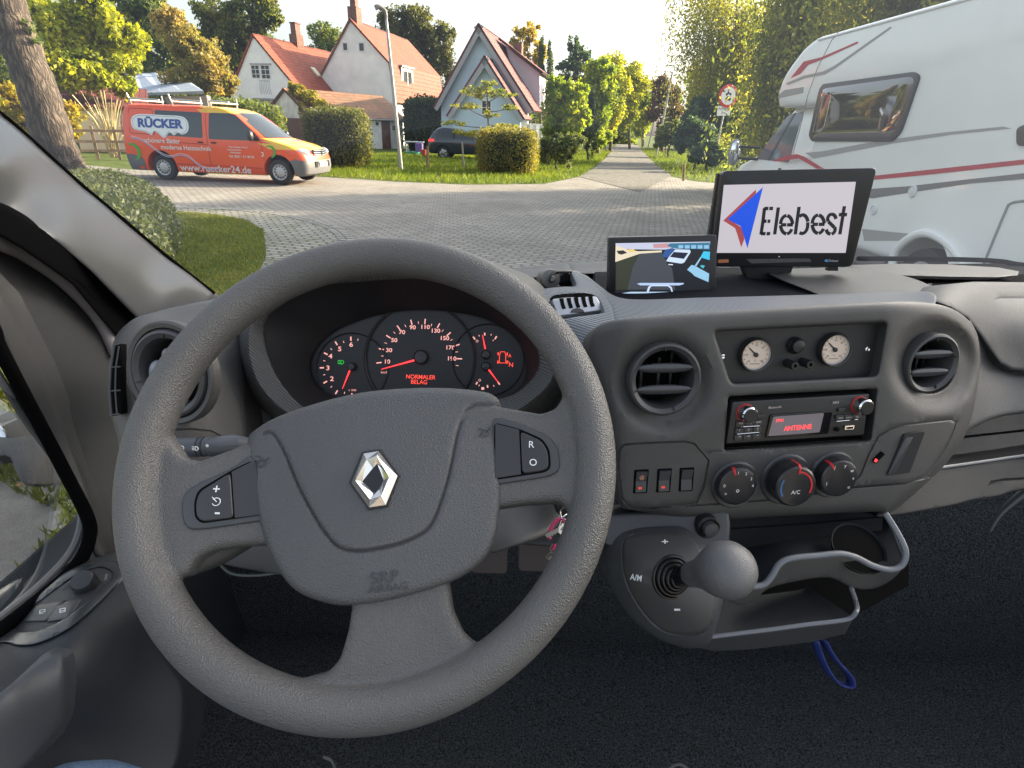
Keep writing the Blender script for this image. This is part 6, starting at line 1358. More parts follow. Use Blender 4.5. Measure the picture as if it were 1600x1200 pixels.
# pampas grass by the fence
t = thing('pampas_grass', 'tall straw coloured pampas grass behind the wooden fence', 'plant', gb(180, 240, 27))
mb = MB()
for i in range(60):
    b = Vector(gb(178, 240, 27)); a = random.uniform(-.5, .5); tp = b + Vector((math.sin(a) * random.uniform(.8, 2.2), random.uniform(-.5, .5), random.uniform(1.0, 2.7))); mb.tube([b + Vector((random.uniform(-.2, .2), 0, 0)), b.lerp(tp, .6) + Vector((0, 0, .25)), tp], [.012, .03 if i % 2 else .006], 4, smooth=3)
mb.build('blades', mat('straw', (.52, .42, .22), .8, noise=(4, .4)), t)

# grass blades
def blades(name, n, region, h, m, kind='stuff', label=None, z=.0):
    x = rng.uniform(region[0], region[1], n * 3); y = rng.uniform(region[2], region[3], n * 3)
    ok = inside(region[4], x, y); x = x[ok][:n]; y = y[ok][:n]; k = len(x); a = rng.uniform(0, 2 * PI, k); hh = h * rng.uniform(.5, 1.4, k); wd = .006 + h * .07
    ln = rng.normal(size=(k, 2)) * hh[:, None] * .45
    b1 = np.stack([x - wd * np.cos(a), y - wd * np.sin(a), np.full(k, z)], 1); b2 = np.stack([x + wd * np.cos(a), y + wd * np.sin(a), np.full(k, z)], 1)
    t2 = np.stack([x + ln[:, 0] + wd * .25 * np.cos(a), y + ln[:, 1], hh + z], 1); t1 = np.stack([x + ln[:, 0] - wd * .25 * np.cos(a), y + ln[:, 1], hh + z], 1)
    V = np.stack([b1, b2, t2, t1], 1).reshape(-1, 3); return leaf_obj(name, V, np.arange(k * 4).reshape(-1, 4), m, kind=kind, label=label, cat='grass')
GLM = leaf_mat('grass_blades', [(.05, .09, .015), (.10, .15, .02), (.20, .22, .04)], .4)
fl = [W2(*p) for p in ((440, 262), (506, 275), (615, 283), (730, 288), (850, 287), (905, 276), (945, 248), (966, 222), (900, 230), (800, 240), (600, 240), (500, 245))]
blades('verge_grass', 42000, (-14, 14, 17, 60, fl), .13, GLM, label='sunlit grass verge in front of the hedges and houses')
fr_ = [W2(*p) for p in ((1125, 286), (1085, 283), (1045, 275), (1012, 245), (1001, 232), (1040, 236), (1130, 250), (1180, 262))]
blades('verge_grass', 16000, (5, 40, 15, 75, fr_), .16, GLM, label='grass verge at the foot of the bushes right of the path')
nl = lawn_edge[4:] + [(-2.2, 4.6), (-2.6, 3.2), (-4.4, 2.6), (-6.5, 6)]
blades('near_grass', 30000, (-9, -1.5, 2, 14, nl), .03, leaf_mat('grass_near', [(.07, .095, .03), (.13, .15, .045), (.26, .24, .09)], .35), label='short lawn between the box hedge and the paving', z=.012)
blades('edge_grass', 5200, (-3.6, -1.2, .6, 4.6, [(-1.9, 2.4), (-1.5, 1.6), (-1.35, .8), (-1.7, 1.2), (-2.0, 2.1), (-2.6, 2.4), (-3.3, 2.5), (-3.4, 3.6), (-2.4, 4.2)]), .06, MATS['grass_near'], label='tufts of grass beside the concrete slab under the side window')
mb = MB()
for i in range(46):
    x, y = random.uniform(-2.9, -1.4), random.uniform(.7, 3.2); f_ = Fr((x, y, .012), (math.cos(i), math.sin(i), .15), (-math.sin(i), math.cos(i), random.uniform(-.2, .3))); mb.add([f_(-.03, 0), f_(0, -.016, .004), f_(.032, 0), f_(0, .016, .004)], [(0, 1, 2, 3)])
mb.build('fallen_leaves', mat('dry_leaf', (.40, .20, .07), .8, noise=(5, .5)), smooth=0, kind='stuff', label='brown fallen leaves scattered beside the driver door', cat='leaves')
# ================================================================== HOUSES
def tile_mat(name, c1, c2, c3, moss=.3):
    m = bpy.data.materials.new(name); m.use_nodes = True; n = m.node_tree.nodes; L = m.node_tree.links; b = n['Principled BSDF']; b.inputs['Roughness'].default_value = .75
    uv = n.new('ShaderNodeUVMap'); br = n.new('ShaderNodeTexBrick'); L.new(uv.outputs[0], br.inputs[0]); br.offset = 0
    br.inputs['Color1'].default_value = (*c1, 1); br.inputs['Color2'].default_value = (*c2, 1); br.inputs['Mortar'].default_value = (*[x * .35 for x in c1], 1)
    br.inputs['Scale'].default_value = 1; br.inputs['Brick Width'].default_value = .26; br.inputs['Row Height'].default_value = .34; br.inputs['Mortar Size'].default_value = .022; br.inputs['Mortar Smooth'].default_value = .5
    nz = n.new('ShaderNodeTexNoise'); nz.inputs['Scale'].default_value = .7; nz.inputs['Detail'].default_value = 8; L.new(uv.outputs[0], nz.inputs[0])
    mr = n.new('ShaderNodeMapRange'); mr.inputs[1].default_value = .45; mr.inputs[2].default_value = .7; mr.inputs[4].default_value = moss; L.new(nz.outputs[0], mr.inputs[0])
    mx = n.new('ShaderNodeMix'); mx.data_type = 'RGBA'; mx.inputs[7].default_value = (*c3, 1); L.new(br.outputs[0], mx.inputs[6]); L.new(mr.outputs[0], mx.inputs[0]); L.new(mx.outputs[2], b.inputs['Base Color'])
    bp = n.new('ShaderNodeBump'); bp.inputs['Strength'].default_value = .9; bp.inputs['Distance'].default_value = .05; bp.invert = True; L.new(br.outputs['Fac'], bp.inputs['Height']); L.new(bp.outputs[0], b.inputs['Normal']); MATS[name] = m; return m
T_OR = tile_mat('orange_tiles', (.24, .042, .016), (.33, .062, .024), (.14, .06, .035))
T_DK = tile_mat('dark_tiles', (.16, .06, .045), (.24, .085, .06), (.09, .06, .05), .5)
T_MO = tile_mat('mossy_tiles', (.22, .10, .055), (.30, .15, .085), (.11, .09, .05), .8)
T_RS = tile_mat('wine_tiles', (.13, .028, .028), (.19, .042, .04), (.11, .035, .032), .2)
WW = mat('white_render', (.84, .83, .79), .85, noise=(.9, .12), bump=('noise', 9, .4, .01))
WB = mat('blue_render', (.50, .61, .70), .85, noise=(.7, .05))
WP = mat('old_white_paint', (.72, .73, .72), .85, noise=(2.2, .2), bump=('noise', 6, .6, .02))
BRK = paving_mat('red_brick', (.20, .06, .045), (.26, .08, .06), (.14, .11, .10), 1.0, .24, .08, 0, .6)
FRW = mat('white_frame', (.7, .7, .68), .5); GLD = mat('dark_pane', (.03, .035, .045), .08); BRD = mat('barge_board', (.34, .34, .35), .6); CHM = mat('chimney_brick', (.17, .09, .07), .9, noise=(6, .4), bump=('noise', 15, .8, .03)); GUT = mat('gutter_grey', (.25, .26, .27), .5)
def slab(p0, p1, p2, p3, m, name, parent, th=.14, over=0.0):
    """roof slope: p0-p1 along the ridge, p3-p2 along the eave"""
    p = [Vector(q) for q in (p0, p1, p2, p3)]; nn = (p[1] - p[0]).cross(p[3] - p[0]).normalized(); nn = nn if nn.z > 0 else -nn
    u = (p[1] - p[0]).normalized(); L1 = (p[1] - p[0]).length; n1 = max(2, int(L1 / 1.2)); rd = random.Random(int(L1 * 100))
    top = []; vs = []; fs = []; uvs = []
    for j in range(2):
        for i in range(n1 + 1):
            t = i / n1; a = p[0].lerp(p[1], t) if j == 0 else p[3].lerp(p[2], t); sag = nn * (rd.uniform(-.03, .03) if 0 < i < n1 else 0); vs.append(a + sag); uvs.append(((a - p[0]).dot(u), (a - p[0]).cross(u).length))
    k = len(vs); vs += [v - nn * th for v in vs]
    r_ = n1 + 1
    for i in range(n1): fs += [(i, i + 1, r_ + i + 1, r_ + i), (k + i, k + r_ + i, k + r_ + i + 1, k + i + 1), (i, k + i, k + i + 1, i + 1), (r_ + i, r_ + i + 1, k + r_ + i + 1, k + r_ + i)]
    fs += [(0, r_, k + r_, k), (n1, k + n1, k + r_ + n1, r_ + n1)]
    mb = MB(); mb.add(vs, fs); o = mb.build(name, m, parent, smooth=0)
    ul = o.data.uv_layers.new(name='UVMap'); uvs += uvs
    for l in o.data.loops: ul.data[l.index].uv = uvs[l.vertex_index]
    return o
def gable(apex_px, Y, ridge_px, z=None):
    a = atY(*apex_px, Y); e = atz(*ridge_px, a.z); d = Vector((e.x - a.x, e.y - a.y, 0)); L = d.length; d.normalize()
    u = d.cross(Vector((0, 0, 1))); u = u if u.x > 0 else -u
    fr = Fr(a, u, (0, 0, 1)); return a, d, L, fr
def wall_poly(fr, pts, m, parent, th=.3, name='wall'):
    return MB().prism(fr, pts, -th, 0).build(name, m, parent, smooth=0)
def window(fr, px, parent, bars=(1, 2), proud=.03, fw=.07, name='window'):
    q = [fr.px(x, y) for x, y in px]; a0 = min(p[0] for p in q); a1 = max(p[0] for p in q); b0 = min(p[1] for p in q); b1 = max(p[1] for p in q)
    w_ = MB().box(fr, (a0 + fw, a1 - fw), (b0 + fw, b1 - fw), (-.05, .004)).build('pane_temp', GLD, None if False else parent, smooth=0)
    mb = MB(); mb.prism(fr, [(a0, b0), (a1, b0), (a1, b0 + fw), (a0, b0 + fw)], -.02, proud); mb.prism(fr, [(a0, b1 - fw), (a1, b1 - fw), (a1, b1), (a0, b1)], -.02, proud)
    mb.prism(fr, [(a0, b0 + fw), (a0 + fw, b0 + fw), (a0 + fw, b1 - fw), (a0, b1 - fw)], -.02, proud); mb.prism(fr, [(a1 - fw, b0 + fw), (a1, b0 + fw), (a1, b1 - fw), (a1 - fw, b1 - fw)], -.02, proud)
    for i in range(bars[0]): x = a0 + (a1 - a0) * (i + 1) / (bars[0] + 1); mb.box(fr, (x - .02, x + .02), (b0 + fw, b1 - fw), (.006, proud - .005))
    for i in range(bars[1]): y = b0 + (b1 - b0) * (i + 1) / (bars[1] + 1); mb.box(fr, (a0 + fw, a1 - fw), (y - .02, y + .02), (.008, proud - .003))
    o = mb.build(name, FRW, parent, smooth=0); w_.parent = o; w_.name = 'pane'; w_.matrix_parent_inverse = Matrix.Identity(4)
    return o
def fix(fr, p, zmin=None): a, b = fr.px(*p); return (a, b)
# --- left white house
a, d, L, fr = gable((395, 52), 52, (516, 81))
HA = thing('house', 'white gabled house with orange tiled roof and a small balcony window, left of the pair', 'house', (a.x, a.y, 0), 'houses across the street')
el, er = fix(fr, (360, 142)), fix(fr, (457, 127)); low = -a.z; er2 = (er[0] * 1.02, er[1] * 1.02)
e3 = (er[0] * 1.42, er[1] * 1.42)
wall_poly(fr, [(el[0], low), (e3[0] - .2, low), (e3[0] - .2, e3[1] - .1), (0, -.12), (el[0], el[1] - .1)], WW, HA)
Lr = (atz(560, 92, a.z) - a).length
slab(fr(0, 0, .12), fr(0, 0, .12) + d * (L + .1), fr(*e3, .12) + d * (L + .1), fr(*e3, .12), T_OR, 'roof', HA)
slab(fr(0, 0, -L - .02), fr(0, 0, 0) + d * (Lr + 3), fr(*e3, 0) + d * (Lr + 3), fr(*e3, -L - .02), T_DK, 'old_roof', HA)
slab(fr(0, 0, .12) + d * (Lr), fr(0, 0, .12), fr(el[0] - .3, el[1] - .4, .12), fr(el[0] - .3, el[1] - .4, .12) + d * Lr, T_OR, 'roof', HA)
window(fr, ((394, 103), (405, 101), (405, 121), (394, 123)), HA, (1, 2)); window(fr, ((409, 101), (421, 101), (421, 124), (409, 124)), HA, (1, 2))
MB().box(fr, (fr.px(391, 100)[0], fr.px(424, 100)[0]), (fr.px(400, 101)[1], fr.px(400, 99)[1]), (0, .08)).build('lintel', BRD, HA, smooth=0)
mb = MB(); q0, q1 = fr.px(412, 127), fr.px(430, 148)
for i in range(7): x = q0[0] + (q1[0] - q0[0]) * i / 6; mb.tube([fr(x, q0[1], .5), fr(x + .1, (q0[1] + q1[1]) / 2, .7), fr(x, q1[1], .5)], .018, 5, smooth=3)
mb.tube([fr(q0[0], q0[1], .5), fr(q1[0], q0[1], .5)], .025, 5); mb.build('balcony_railing', mat('iron_grey', (.2, .22, .25), .5), HA)
MB().box(fr, (fr.px(404, 154)[0], fr.px(432, 154)[0]), (fr.px(410, 157)[1], fr.px(410, 154)[1]), (0, .7)).build('porch_roof', GUT, HA, smooth=0)
cc = fr(0, 0, 0) + d * (L * .52); f_ = Fr((cc.x, cc.y, cc.z), fr.u, d)
ch = MB().box(f_, (-.45, .45), (-.6, .6), (-.6, 0)); 
mb = MB(); f_ = Fr(cc, fr.u, -fr.n); mb.prism(Fr(cc, fr.u, d), [(-.36, -.5), (.36, -.5), (.36, .5), (-.36, .5)], -.6, .7); mb.prism(Fr(cc, fr.u, d), [(-.24, -.36), (.24, -.36), (.24, .36), (-.24, .36)], .7, 1.5); mb.prism(Fr(cc, fr.u, d), [(-.3, -.42), (.3, -.42), (.3, .42), (-.3, .42)], 1.5, 1.58); chn = mb.build('chimney', CHM, HA, smooth=0)
for t_, k_ in ((.55, .45), (.80, .72)):
    pp = fr(er[0] * t_ * 1.25, er[1] * t_ * 1.25, .12) + d * (L * k_)
    MB().box(Fr(pp, d, fr(*er) - fr(0, 0)), (-.3, .3), (-.45, .45), (-.12, .12)).build('roof_hatch', mat('hatch_cream', (.6, .5, .35), .5), HA, smooth=0)
# --- big white house
a, d, L, fr = gable((547, 28), 56, (637, 62))
HB = thing('house', 'tall white house with an orange mansard roof and chimney on its peak', 'house', (a.x, a.y, 0), 'houses across the street')
el, br_, lo = fix(fr, (514, 84)), fix(fr, (610, 98)), fix(fr, (617, 160)); low = -a.z
wall_poly(fr, [(el[0] - 1.2, low), (lo[0] - .15, low), (lo[0] - .15, lo[1]), (br_[0] - .1, br_[1] - .05), (0, -.12), (el[0], el[1] - .1), (el[0] - 1.2, el[1] - 2)], WW, HB)
slab(fr(0, 0, .15), fr(0, 0) + d * L, fr(*br_) + d * L, fr(*br_, .15), T_OR, 'roof', HB)
slab(fr(*br_, .15), fr(*br_) + d * L, fr(lo[0] + .25, lo[1]) + d * L, fr(lo[0] + .25, lo[1], .15), T_OR, 'lower_roof', HB)
slab(fr(0, 0) + d * L, fr(0, 0, .15), fr(el[0] - 1.4, el[1] - 2.2, .15), fr(el[0] - 1.4, el[1] - 2.2) + d * L, T_DK, 'roof', HB)
sf_ = Fr(fr(lo[0] - .1, 0, 0), d, (0, 0, 1)); sf_ = sf_ if sf_.n.x > 0 else Fr(sf_.O, -sf_.u, sf_.v)
MB().box(sf_, sorted((0, d.dot(sf_.u) * L)), (low, lo[1]), (-.3, -.02)).build('side_wall', WW, HB, smooth=0)
for px in (((535, 66), (544, 65), (544, 81), (535, 81)), ((560, 65), (570, 65), (570, 81), (560, 82))): window(fr, px, HB, (0, 0), fw=.12)
cc = fr(0, 0) + d * .9; mb = MB(); mb.prism(Fr(cc, fr.u, d), [(-.4, -.5), (.4, -.5), (.4, .5), (-.4, .5)], -.8, .9); mb.prism(Fr(cc, fr.u, d), [(-.24, -.3), (.24, -.3), (.24, .3), (-.24, .3)], .9, 1.7); mb.build('chimney', CHM, HB, smooth=0)
df = Fr(fr(lo[0] - .05, 0, 0), sf_.u, (0, 0, 1)); q = [df.px(*p) for p in ((627, 104), (645, 109), (645, 144), (629, 142))]; a0, a1, b0, b1 = min(p[0] for p in q), max(p[0] for p in q), min(p[1] for p in q), max(p[1] for p in q)
dm = MB().box(df, (a0, a1), (b0, b1), (-1.9, 0)).build('dormer', mat('dormer_cream', (.66, .62, .54), .7), HB, smooth=0)
MB().box(df, (a0 + .35, a1 - .3), (b0 + .35, b1 - .3), (0, .01)).build('dormer_window', GLD, dm, smooth=0)
mb = MB(); mb.box(df, ((a0 + a1) / 2 - .04, (a0 + a1) / 2 + .04), (b0 + .35, b1 - .3), (.012, .04)); mb.box(df, (a0 + .2, a1 - .15), (b0 + .15, b0 + .32), (.0, .05)); mb.box(df, (a0 + .2, a1 - .15), (b1 - .28, b1 - .12), (.0, .05)); mb.build('dormer_frame', FRW, dm, smooth=0)
MB().box(df, (a0 - .1, a1 + .15), (b1, b1 + .14), (-2.1, .15)).build('dormer_roof', GUT, dm, smooth=0); MB().box(df, (a0 - .06, a0 - .004), (b0 + .0, b1), (-1.8, -.05)).build('dormer_cheek', T_DK, dm, smooth=0)
# --- shed
a, d, L, fr = gable((445, 137), 44, (600, 150))
HC = thing('shed', 'low white shed with a mossy tiled roof and a narrow brown door', 'shed', (a.x, a.y, 0), 'houses across the street')
el = fix(fr, (419, 172)); low = -a.z
# right-hand eave: same height all along, through the photographed end of the gutter
ee = atY(632, 187, 49.3); ps = (ee - a); erb = ps.dot(fr.u); er = (erb, ee.z - a.z)
wall_poly(fr, [(el[0], low), (er[0] - .2, low), (er[0] - .2, er[1]), (0, -.1), (el[0], el[1])], WP, HC)
MB().box(fr, (el[0], er[0] - .25), (low, low + 1.9), (0, .06)).build('brick_base', BRK, HC, smooth=0)
Ls = ps.dot(d) + .2
slab(fr(0, 0, .15), fr(0, 0) + d * Ls, fr(*er) + d * Ls, fr(*er, .15), T_MO, 'roof', HC); slab(fr(0, 0) + d * Ls, fr(0, 0, .15), fr(el[0] - .2, el[1] - .1, .15), fr(el[0] - .2, el[1] - .1) + d * Ls, T_MO, 'roof', HC)
wf = Fr(fr(er[0] - .2, 0, 0), d, (0, 0, 1)); wf = wf if wf.n.x > 0 else Fr(wf.O, -wf.u, wf.v)
MB().box(wf, sorted((0, wf.u.dot(d) * (Ls - .2))), (low, er[1] - .02), (-.3, -.01)).build('front_wall', WP, HC, smooth=0)
MB().tube([fr(er[0], er[1] - .08, .15), fr(er[0], er[1] - .08, -Ls)], .06, 8).build('gutter', GUT, HC)
q = [wf.px(*p) for p in ((596, 192), (609, 192), (611, 234), (598, 234))]; MB().box(wf, (min(p[0] for p in q), max(p[0] for p in q)), (low, er[1] - .15), (-.05, .03)).build('door', mat('door_brown', (.13, .06, .04), .7, noise=(3, .3)), HC, smooth=0)
window(wf, ((612, 196), (618, 196), (618, 204), (612, 204)), HC, (0, 1), fw=.05)
mb = MB(); mb.sphere(wf(*wf.px(588, 193), .1), .12, 10, 8); mb.build('wall_lamp', PLB, HC)
# --- blue house
a, d, L, fr = gable((750, 37), 46, (783, 60))
HD_ = thing('house', 'pale blue house with two steep nested gables and a wine red roof', 'house', (a.x, a.y, 0), 'houses across the street')
el, er = fix(fr, (679, 168)), fix(fr, (836, 172)); low = -a.z; er = (er[0], max(er[1], el[1]))
wall_poly(fr, [(el[0] + .5, low), (er[0] - .5, low), (er[0] - .5, er[1] + .5), (0, -.3), (el[0] + .5, el[1] + .5)], WB, HD_)
LD = L + 5
slab(fr(0, 0, .45), fr(0, 0) + d * LD, fr(*er) + d * LD, fr(*er, .45), T_RS, 'roof', HD_); slab(fr(0, 0) + d * LD, fr(0, 0, .45), fr(*el, .45), fr(*el) + d * LD, T_RS, 'roof', HD_)
def barge(fr_, p, q, h, parent, w_=.32):
    A, B_ = Vector(p), Vector(q); dd = (B_ - A).normalized(); nn = Vector((dd.y, -dd.x)); nn = nn if nn.y < 0 else -nn
    MB().prism(fr_, [tuple(A + nn * .1), tuple(B_ + nn * .1), tuple(B_ + nn * (w_ + .1)), tuple(A + nn * (w_ + .1))], h - .06, h + .02).build('barge_board', BRD, parent, smooth=0)
barge(fr, (0, -.02), er, .42, HD_); barge(fr, (0, -.02), el, .42, HD_)
df = Fr(fr(0, 0, -3.6), fr.u, fr.v); q = [df.px(*p) for p in ((790, 72), (843, 114), (843, 175), (818, 175))]
MB().prism(df, q[::-1], -4.5, 0).build('side_dormer', mat('pink_render', (.52, .48, .55), .85, noise=(.7, .05)), HD_, smooth=0)
t0, t1 = df.px(781, 59), df.px(850, 113); slab(df(*t0, .3), df(*t0, -4.6), df(*t1, -4.6), df(*t1, .3), T_RS, 'dormer_roof', HD_, .16)
cc = fr(*fr.px(791, 66), -4.5); MB().box(Fr(cc, fr.u, d), (-.3, .3), (-.3, .3), (-1.0, .5)).build('chimney', CHM, HD_, smooth=0)
a2 = atY(759, 87, 44.2); f2 = Fr(a2, fr.u, (0, 0, 1)); el2, er2 = f2.px(699, 181), f2.px(822, 186); low2 = -a2.z
wall_poly(f2, [(el2[0] + .4, low2), (er2[0] - .4, low2), (er2[0] - .4, er2[1] + .4), (0, -.3), (el2[0] + .4, el2[1] + .4)], WB, HD_)
slab(f2(0, 0, .4), f2(0, 0) + d * 2.6, f2(*er2) + d * 2.6, f2(*er2, .4), T_RS, 'front_roof', HD_); slab(f2(0, 0) + d * 2.6, f2(0, 0, .4), f2(*el2, .4), f2(*el2) + d * 2.6, T_RS, 'front_roof', HD_)
barge(f2, (0, -.02), er2, .38, HD_); barge(f2, (0, -.02), el2, .38, HD_)
window(f2, ((752, 156), (768, 156), (768, 180), (752, 180)), HD_, (1, 1), fw=.08)
pa = f2(er2[0] + .2, low2, 0); mb = MB()
for i in range(3): mb.box(Fr((pa.x + i * .42, pa.y + .2, 0), (1, 0, 0), (0, 0, 1)), (-.1, .1), (0, 2.0), (-.1, .1))
mb.build('porch_post', FRW, HD_, smooth=0); MB().box(Fr((pa.x + .4, pa.y + 1.2, 0), (1, 0, 0), (0, 0, 1)), (-.7, .9), (0, 2.1), (-.1, .1)).build('porch_wall', WW, HD_, smooth=0)
# --- barn and garage at left
BN = thing('barn', 'large barn with a pale bluish metal roof behind the yellow tree', 'barn', tuple(gb(150, 240, 60)))
r0 = atY(60, 102, 62); r1 = atz(268, 108, r0.z); e0 = atz(70, 150, r0.z * .5); e1 = atz(318, 142, r0.z * .5)
slab(r0, r1, e1, e0, mat('pale_metal_roof', (.36, .42, .52), .6, noise=(1.0, .1)), 'roof', BN); f_ = Fr((e0.x, e0.y, 0), (e1 - e0).normalized() * 1, (0, 0, 1)); MB().box(f_, (0, (e1 - e0).length), (0, e0.z - .2), (-.3, -.1)).build('wall', mat('barn_wall', (.35, .3, .28), .9), BN, smooth=0)
GA = thing('garage', 'cream lit garage wall with a faded red roof edge behind the pampas grass', 'garage', tuple(gb(160, 240, 30)))
w0, w1 = gb(128, 240, 30), gb(205, 240, 31); f_ = Fr((w0[0], w0[1], 0), (w1[0] - w0[0], w1[1] - w0[1], 0), (0, 0, 1)); lw = math.hypot(w1[0] - w0[0], w1[1] - w0[1])
hh = atY(160, 164, 30).z; MB().box(f_, (0, lw + 1), (0, hh - .1), (-3, 0)).build('wall', mat('white_render_sun_tint', (.62, .52, .40), .85, noise=(.8, .15)), GA, smooth=0)  # white wall; the warm sunlight on it is mixed into the colour
slab(f_(-2.0, hh + 1.2, -3), f_(lw + 1.2, hh + .9, -3), f_(lw + 1.2, hh - .05, .35), f_(-.6, hh - .05, .35), T_RS, 'roof', GA)
MB().prism(f_, [(-1.2, 0), (-.9, 0), (.1, hh * 1.0), (-.2, hh * 1.0)], .3, .4).build('leaning_board', mat('board_grey', (.3, .28, .25), .8), GA, smooth=0)
mb = MB(); 
FNC = thing('wooden_fence', 'low weathered wooden rail fence between the leaning trunk and the orange van', 'fence', tuple(gb(150, 240, 25)))
f0, f1 = gb(112, 240, 24.6), gb(215, 240, 25.6); ff = Fr((f0[0], f0[1], 0), (f1[0] - f0[0], f1[1] - f0[1], 0), (0, 0, 1)); lf = math.hypot(f1[0] - f0[0], f1[1] - f0[1])
WD = mat('fence_wood', (.26, .17, .10), .85, noise=(6, .35))
for i in range(4):
    x = lf * i / 3 + .1; MB().prism(ff, [(x - .05, 0), (x + .05, 0), (x + .05, 1.25), (x - .05, 1.25)], -.05, .05).build('fence_post', WD, FNC, smooth=0)
for h_ in (.28, .62, 1.02): MB().prism(ff, [(0, h_), (lf + .3, h_ + .03), (lf + .3, h_ + .13), (0, h_ + .1)], .055, .09).build('fence_rail', WD, FNC, smooth=0)

# ================================================================== STREET FURNITURE
GALV = mat('galvanised', (.36, .36, .35), .5, .3, noise=(2, .15))
b = atz(627, 267); t_ = atY(603, 18, b.y)
LP = thing('street_lamp', 'tall grey street lamp standing on the verge before the shed', 'street lamp', (b.x, b.y, 0))
mb = MB(); mb.tube([(b.x, b.y, -.05), b.lerp(t_, .5), t_ - Vector((0, 0, .25))], [.085, .05], 12); mb.build('lamp_post', GALV, LP)
mb = MB(); mb.tube([t_ - Vector((0, 0, .3)), t_ + Vector((-.02, 0, 0)), t_ + Vector((-.22, -.1, .12)), t_ + Vector((-.35, -.15, .08))], [.05, .09, .1, .04][:2], 10, smooth=4); mb.build('lamp_head', mat('lamp_grey', (.16, .15, .15), .5), LP)
b = atz(1025, 243); t_ = atY(1051, 112, b.y - .6)
MB().tube([(b.x, b.y, -.05), t_], [.10, .07], 10).build('post', GALV, thing('pole', 'tall bare grey pole leaning right beside the path', 'pole', (b.x, b.y, 0)))
b = atz(1010, 222); b.y = 75; b = Vector(gb(1013, 222, 75)); t_ = atY(1022, 190, 75)
MB().tube([b, t_], .07, 8).build('post', GALV, thing('pole', 'short distant post left of the slanting pole', 'pole', tuple(b)))
b = atz(668, 262); t_ = atY(668, 228, b.y)
MB().tube([(b.x, b.y, -.05), t_], [.07, .06], 8).build('post', WD, thing('fence_post', 'short wooden post in the grass right of the street lamp', 'post', (b.x, b.y, 0)))
b = atz(725, 265); t_ = atY(722, 222, b.y)
MB().tube([(b.x, b.y, -.05), t_], .035, 8).build('post', mat('stake_grey', (.3, .26, .2), .8), thing('stake', 'thin stake by the young tree in front of the dark car', 'post', (b.x, b.y, 0)))
for px_, lb in (((1040, 228), 'small wooden stake in the right verge, nearer the pole'), ((1068, 268), 'weathered stake at the foot of the blue green bush')):
    b = atz(px_[0], px_[1] + 14); t_ = atY(px_[0] + 1, px_[1] - 12, b.y); MB().tube([(b.x, b.y, -.05), t_], .05, 8).build('post', WD, thing('stake', lb, 'post', (b.x, b.y, 0)))
# traffic sign
b = atz(1112, 270); Ys = b.y
SG = thing('road_sign', 'round red rimmed road sign barring motorcycles and cars on a slanting post', 'road sign', (b.x, b.y, 0))
MB().tube([(b.x, b.y, -.05), atY(1140, 132, Ys)], .038, 10).build('sign_post', GALV, SG)
c = atY(1138, 150, Ys - .08); s_ = (c - EYE).dot(Fv) / FPX; r0 = 16.5 * s_
sfm = Fr(c, (math.cos(.25), math.sin(.25), .06), (-.06, 0, 1))
MB().lathe(sfm, [(r0, -.02), (r0, 0), (r0 * .97, .006)], 40).build('sign_disc', mat('sign_red', (.6, .03, .04), .4), SG)
MB().lathe(sfm, [(r0 * .76, .0062), (r0 * .76, .009)], 40).build('sign_face', mat('sign_white', (.8, .8, .8), .4), SG)
mb = MB(); q = r0 * .5
def blk(pts): mb.prism(sfm, [(x * q, y * q) for x, y in pts], .0092, .011)
blk([(-.55, -.75), (.55, -.75), (.62, -.45), (.45, -.3), (.32, -.05), (-.32, -.05), (-.45, -.3), (-.62, -.45)]); blk([(-.5, -.95), (-.3, -.95), (-.3, -.76), (-.5, -.76)]); blk([(.3, -.95), (.5, -.95), (.5, -.76), (.3, -.76)])
mb.lathe(sfm, [(q * .22, .0092), (q * .22, .011)], 14, (-.38 * q, .28 * q)); mb.lathe(sfm, [(q * .22, .0092), (q * .22, .011)], 14, (.42 * q, .28 * q)); blk([(-.4, .35), (.3, .3), (.4, .5), (.1, .6), (-.1, .95), (-.3, .9), (-.2, .6), (-.45, .5)]); mb.lathe(sfm, [(q * .13, .0092), (q * .13, .011)], 10, (.0, 1.05 * q))
mb.build('sign_symbols', PLB, SG, smooth=0)
c2 = atY(1131, 173, Ys - .08); pf_ = Fr(c2, sfm.u, sfm.v); MB().prism(pf_, [(-11.5 * s_, -7 * s_), (11.5 * s_, -7 * s_), (11.5 * s_, 7 * s_), (-11.5 * s_, 7 * s_)], -.01, 0).build('sign_plate', MATS['sign_white'], SG, smooth=0)
mb = text_mb(pf_, 'Anlieger', 0, 2.9 * s_, 6 * s_, 0, h=.002); mb.merge(text_mb(pf_, 'frei', 0, -3 * s_, 6 * s_, 0, h=.002)); mb.build('plate_lettering', PLB, SG, smooth=0)

# ================================================================== GARDEN BITS
def garden(name, label, cat, px, Y, fn):
    b = Vector(gb(px[0], px[1], Y)); b.z = 0; t = thing(name, label, cat, tuple(b)); fn(b, t); return t
def gtable(b, t):
    f_ = Fr(b, (1, 0, 0), (0, 1, 0)); MB().box(f_, (-.6, .6), (-.4, .4), (.7, .75)).build('table_top', mat('table_white', (.6, .62, .66), .5), t, smooth=0)
    for x in (-.5, .5):
        for y in (-.3, .3): MB().box(f_, (x - .03, x + .03), (y - .03, y + .03), (0, .7)).build('leg', MATS['table_white'], t, smooth=0)
garden('garden_table', 'white garden table before the dark ivy hedge', 'table', (648, 230), 41, gtable)
garden('play_house', 'purple plastic toy block left of the dark car', 'toy', (655, 232), 39, lambda b, t: MB().box(Fr(b, (1, 0, 0), (0, 1, 0)), (-.22, .22), (-.2, .2), (0, .7)).build('toy_body', mat('purple_toy', (.12, .06, .25), .5), t, bevel=.04))
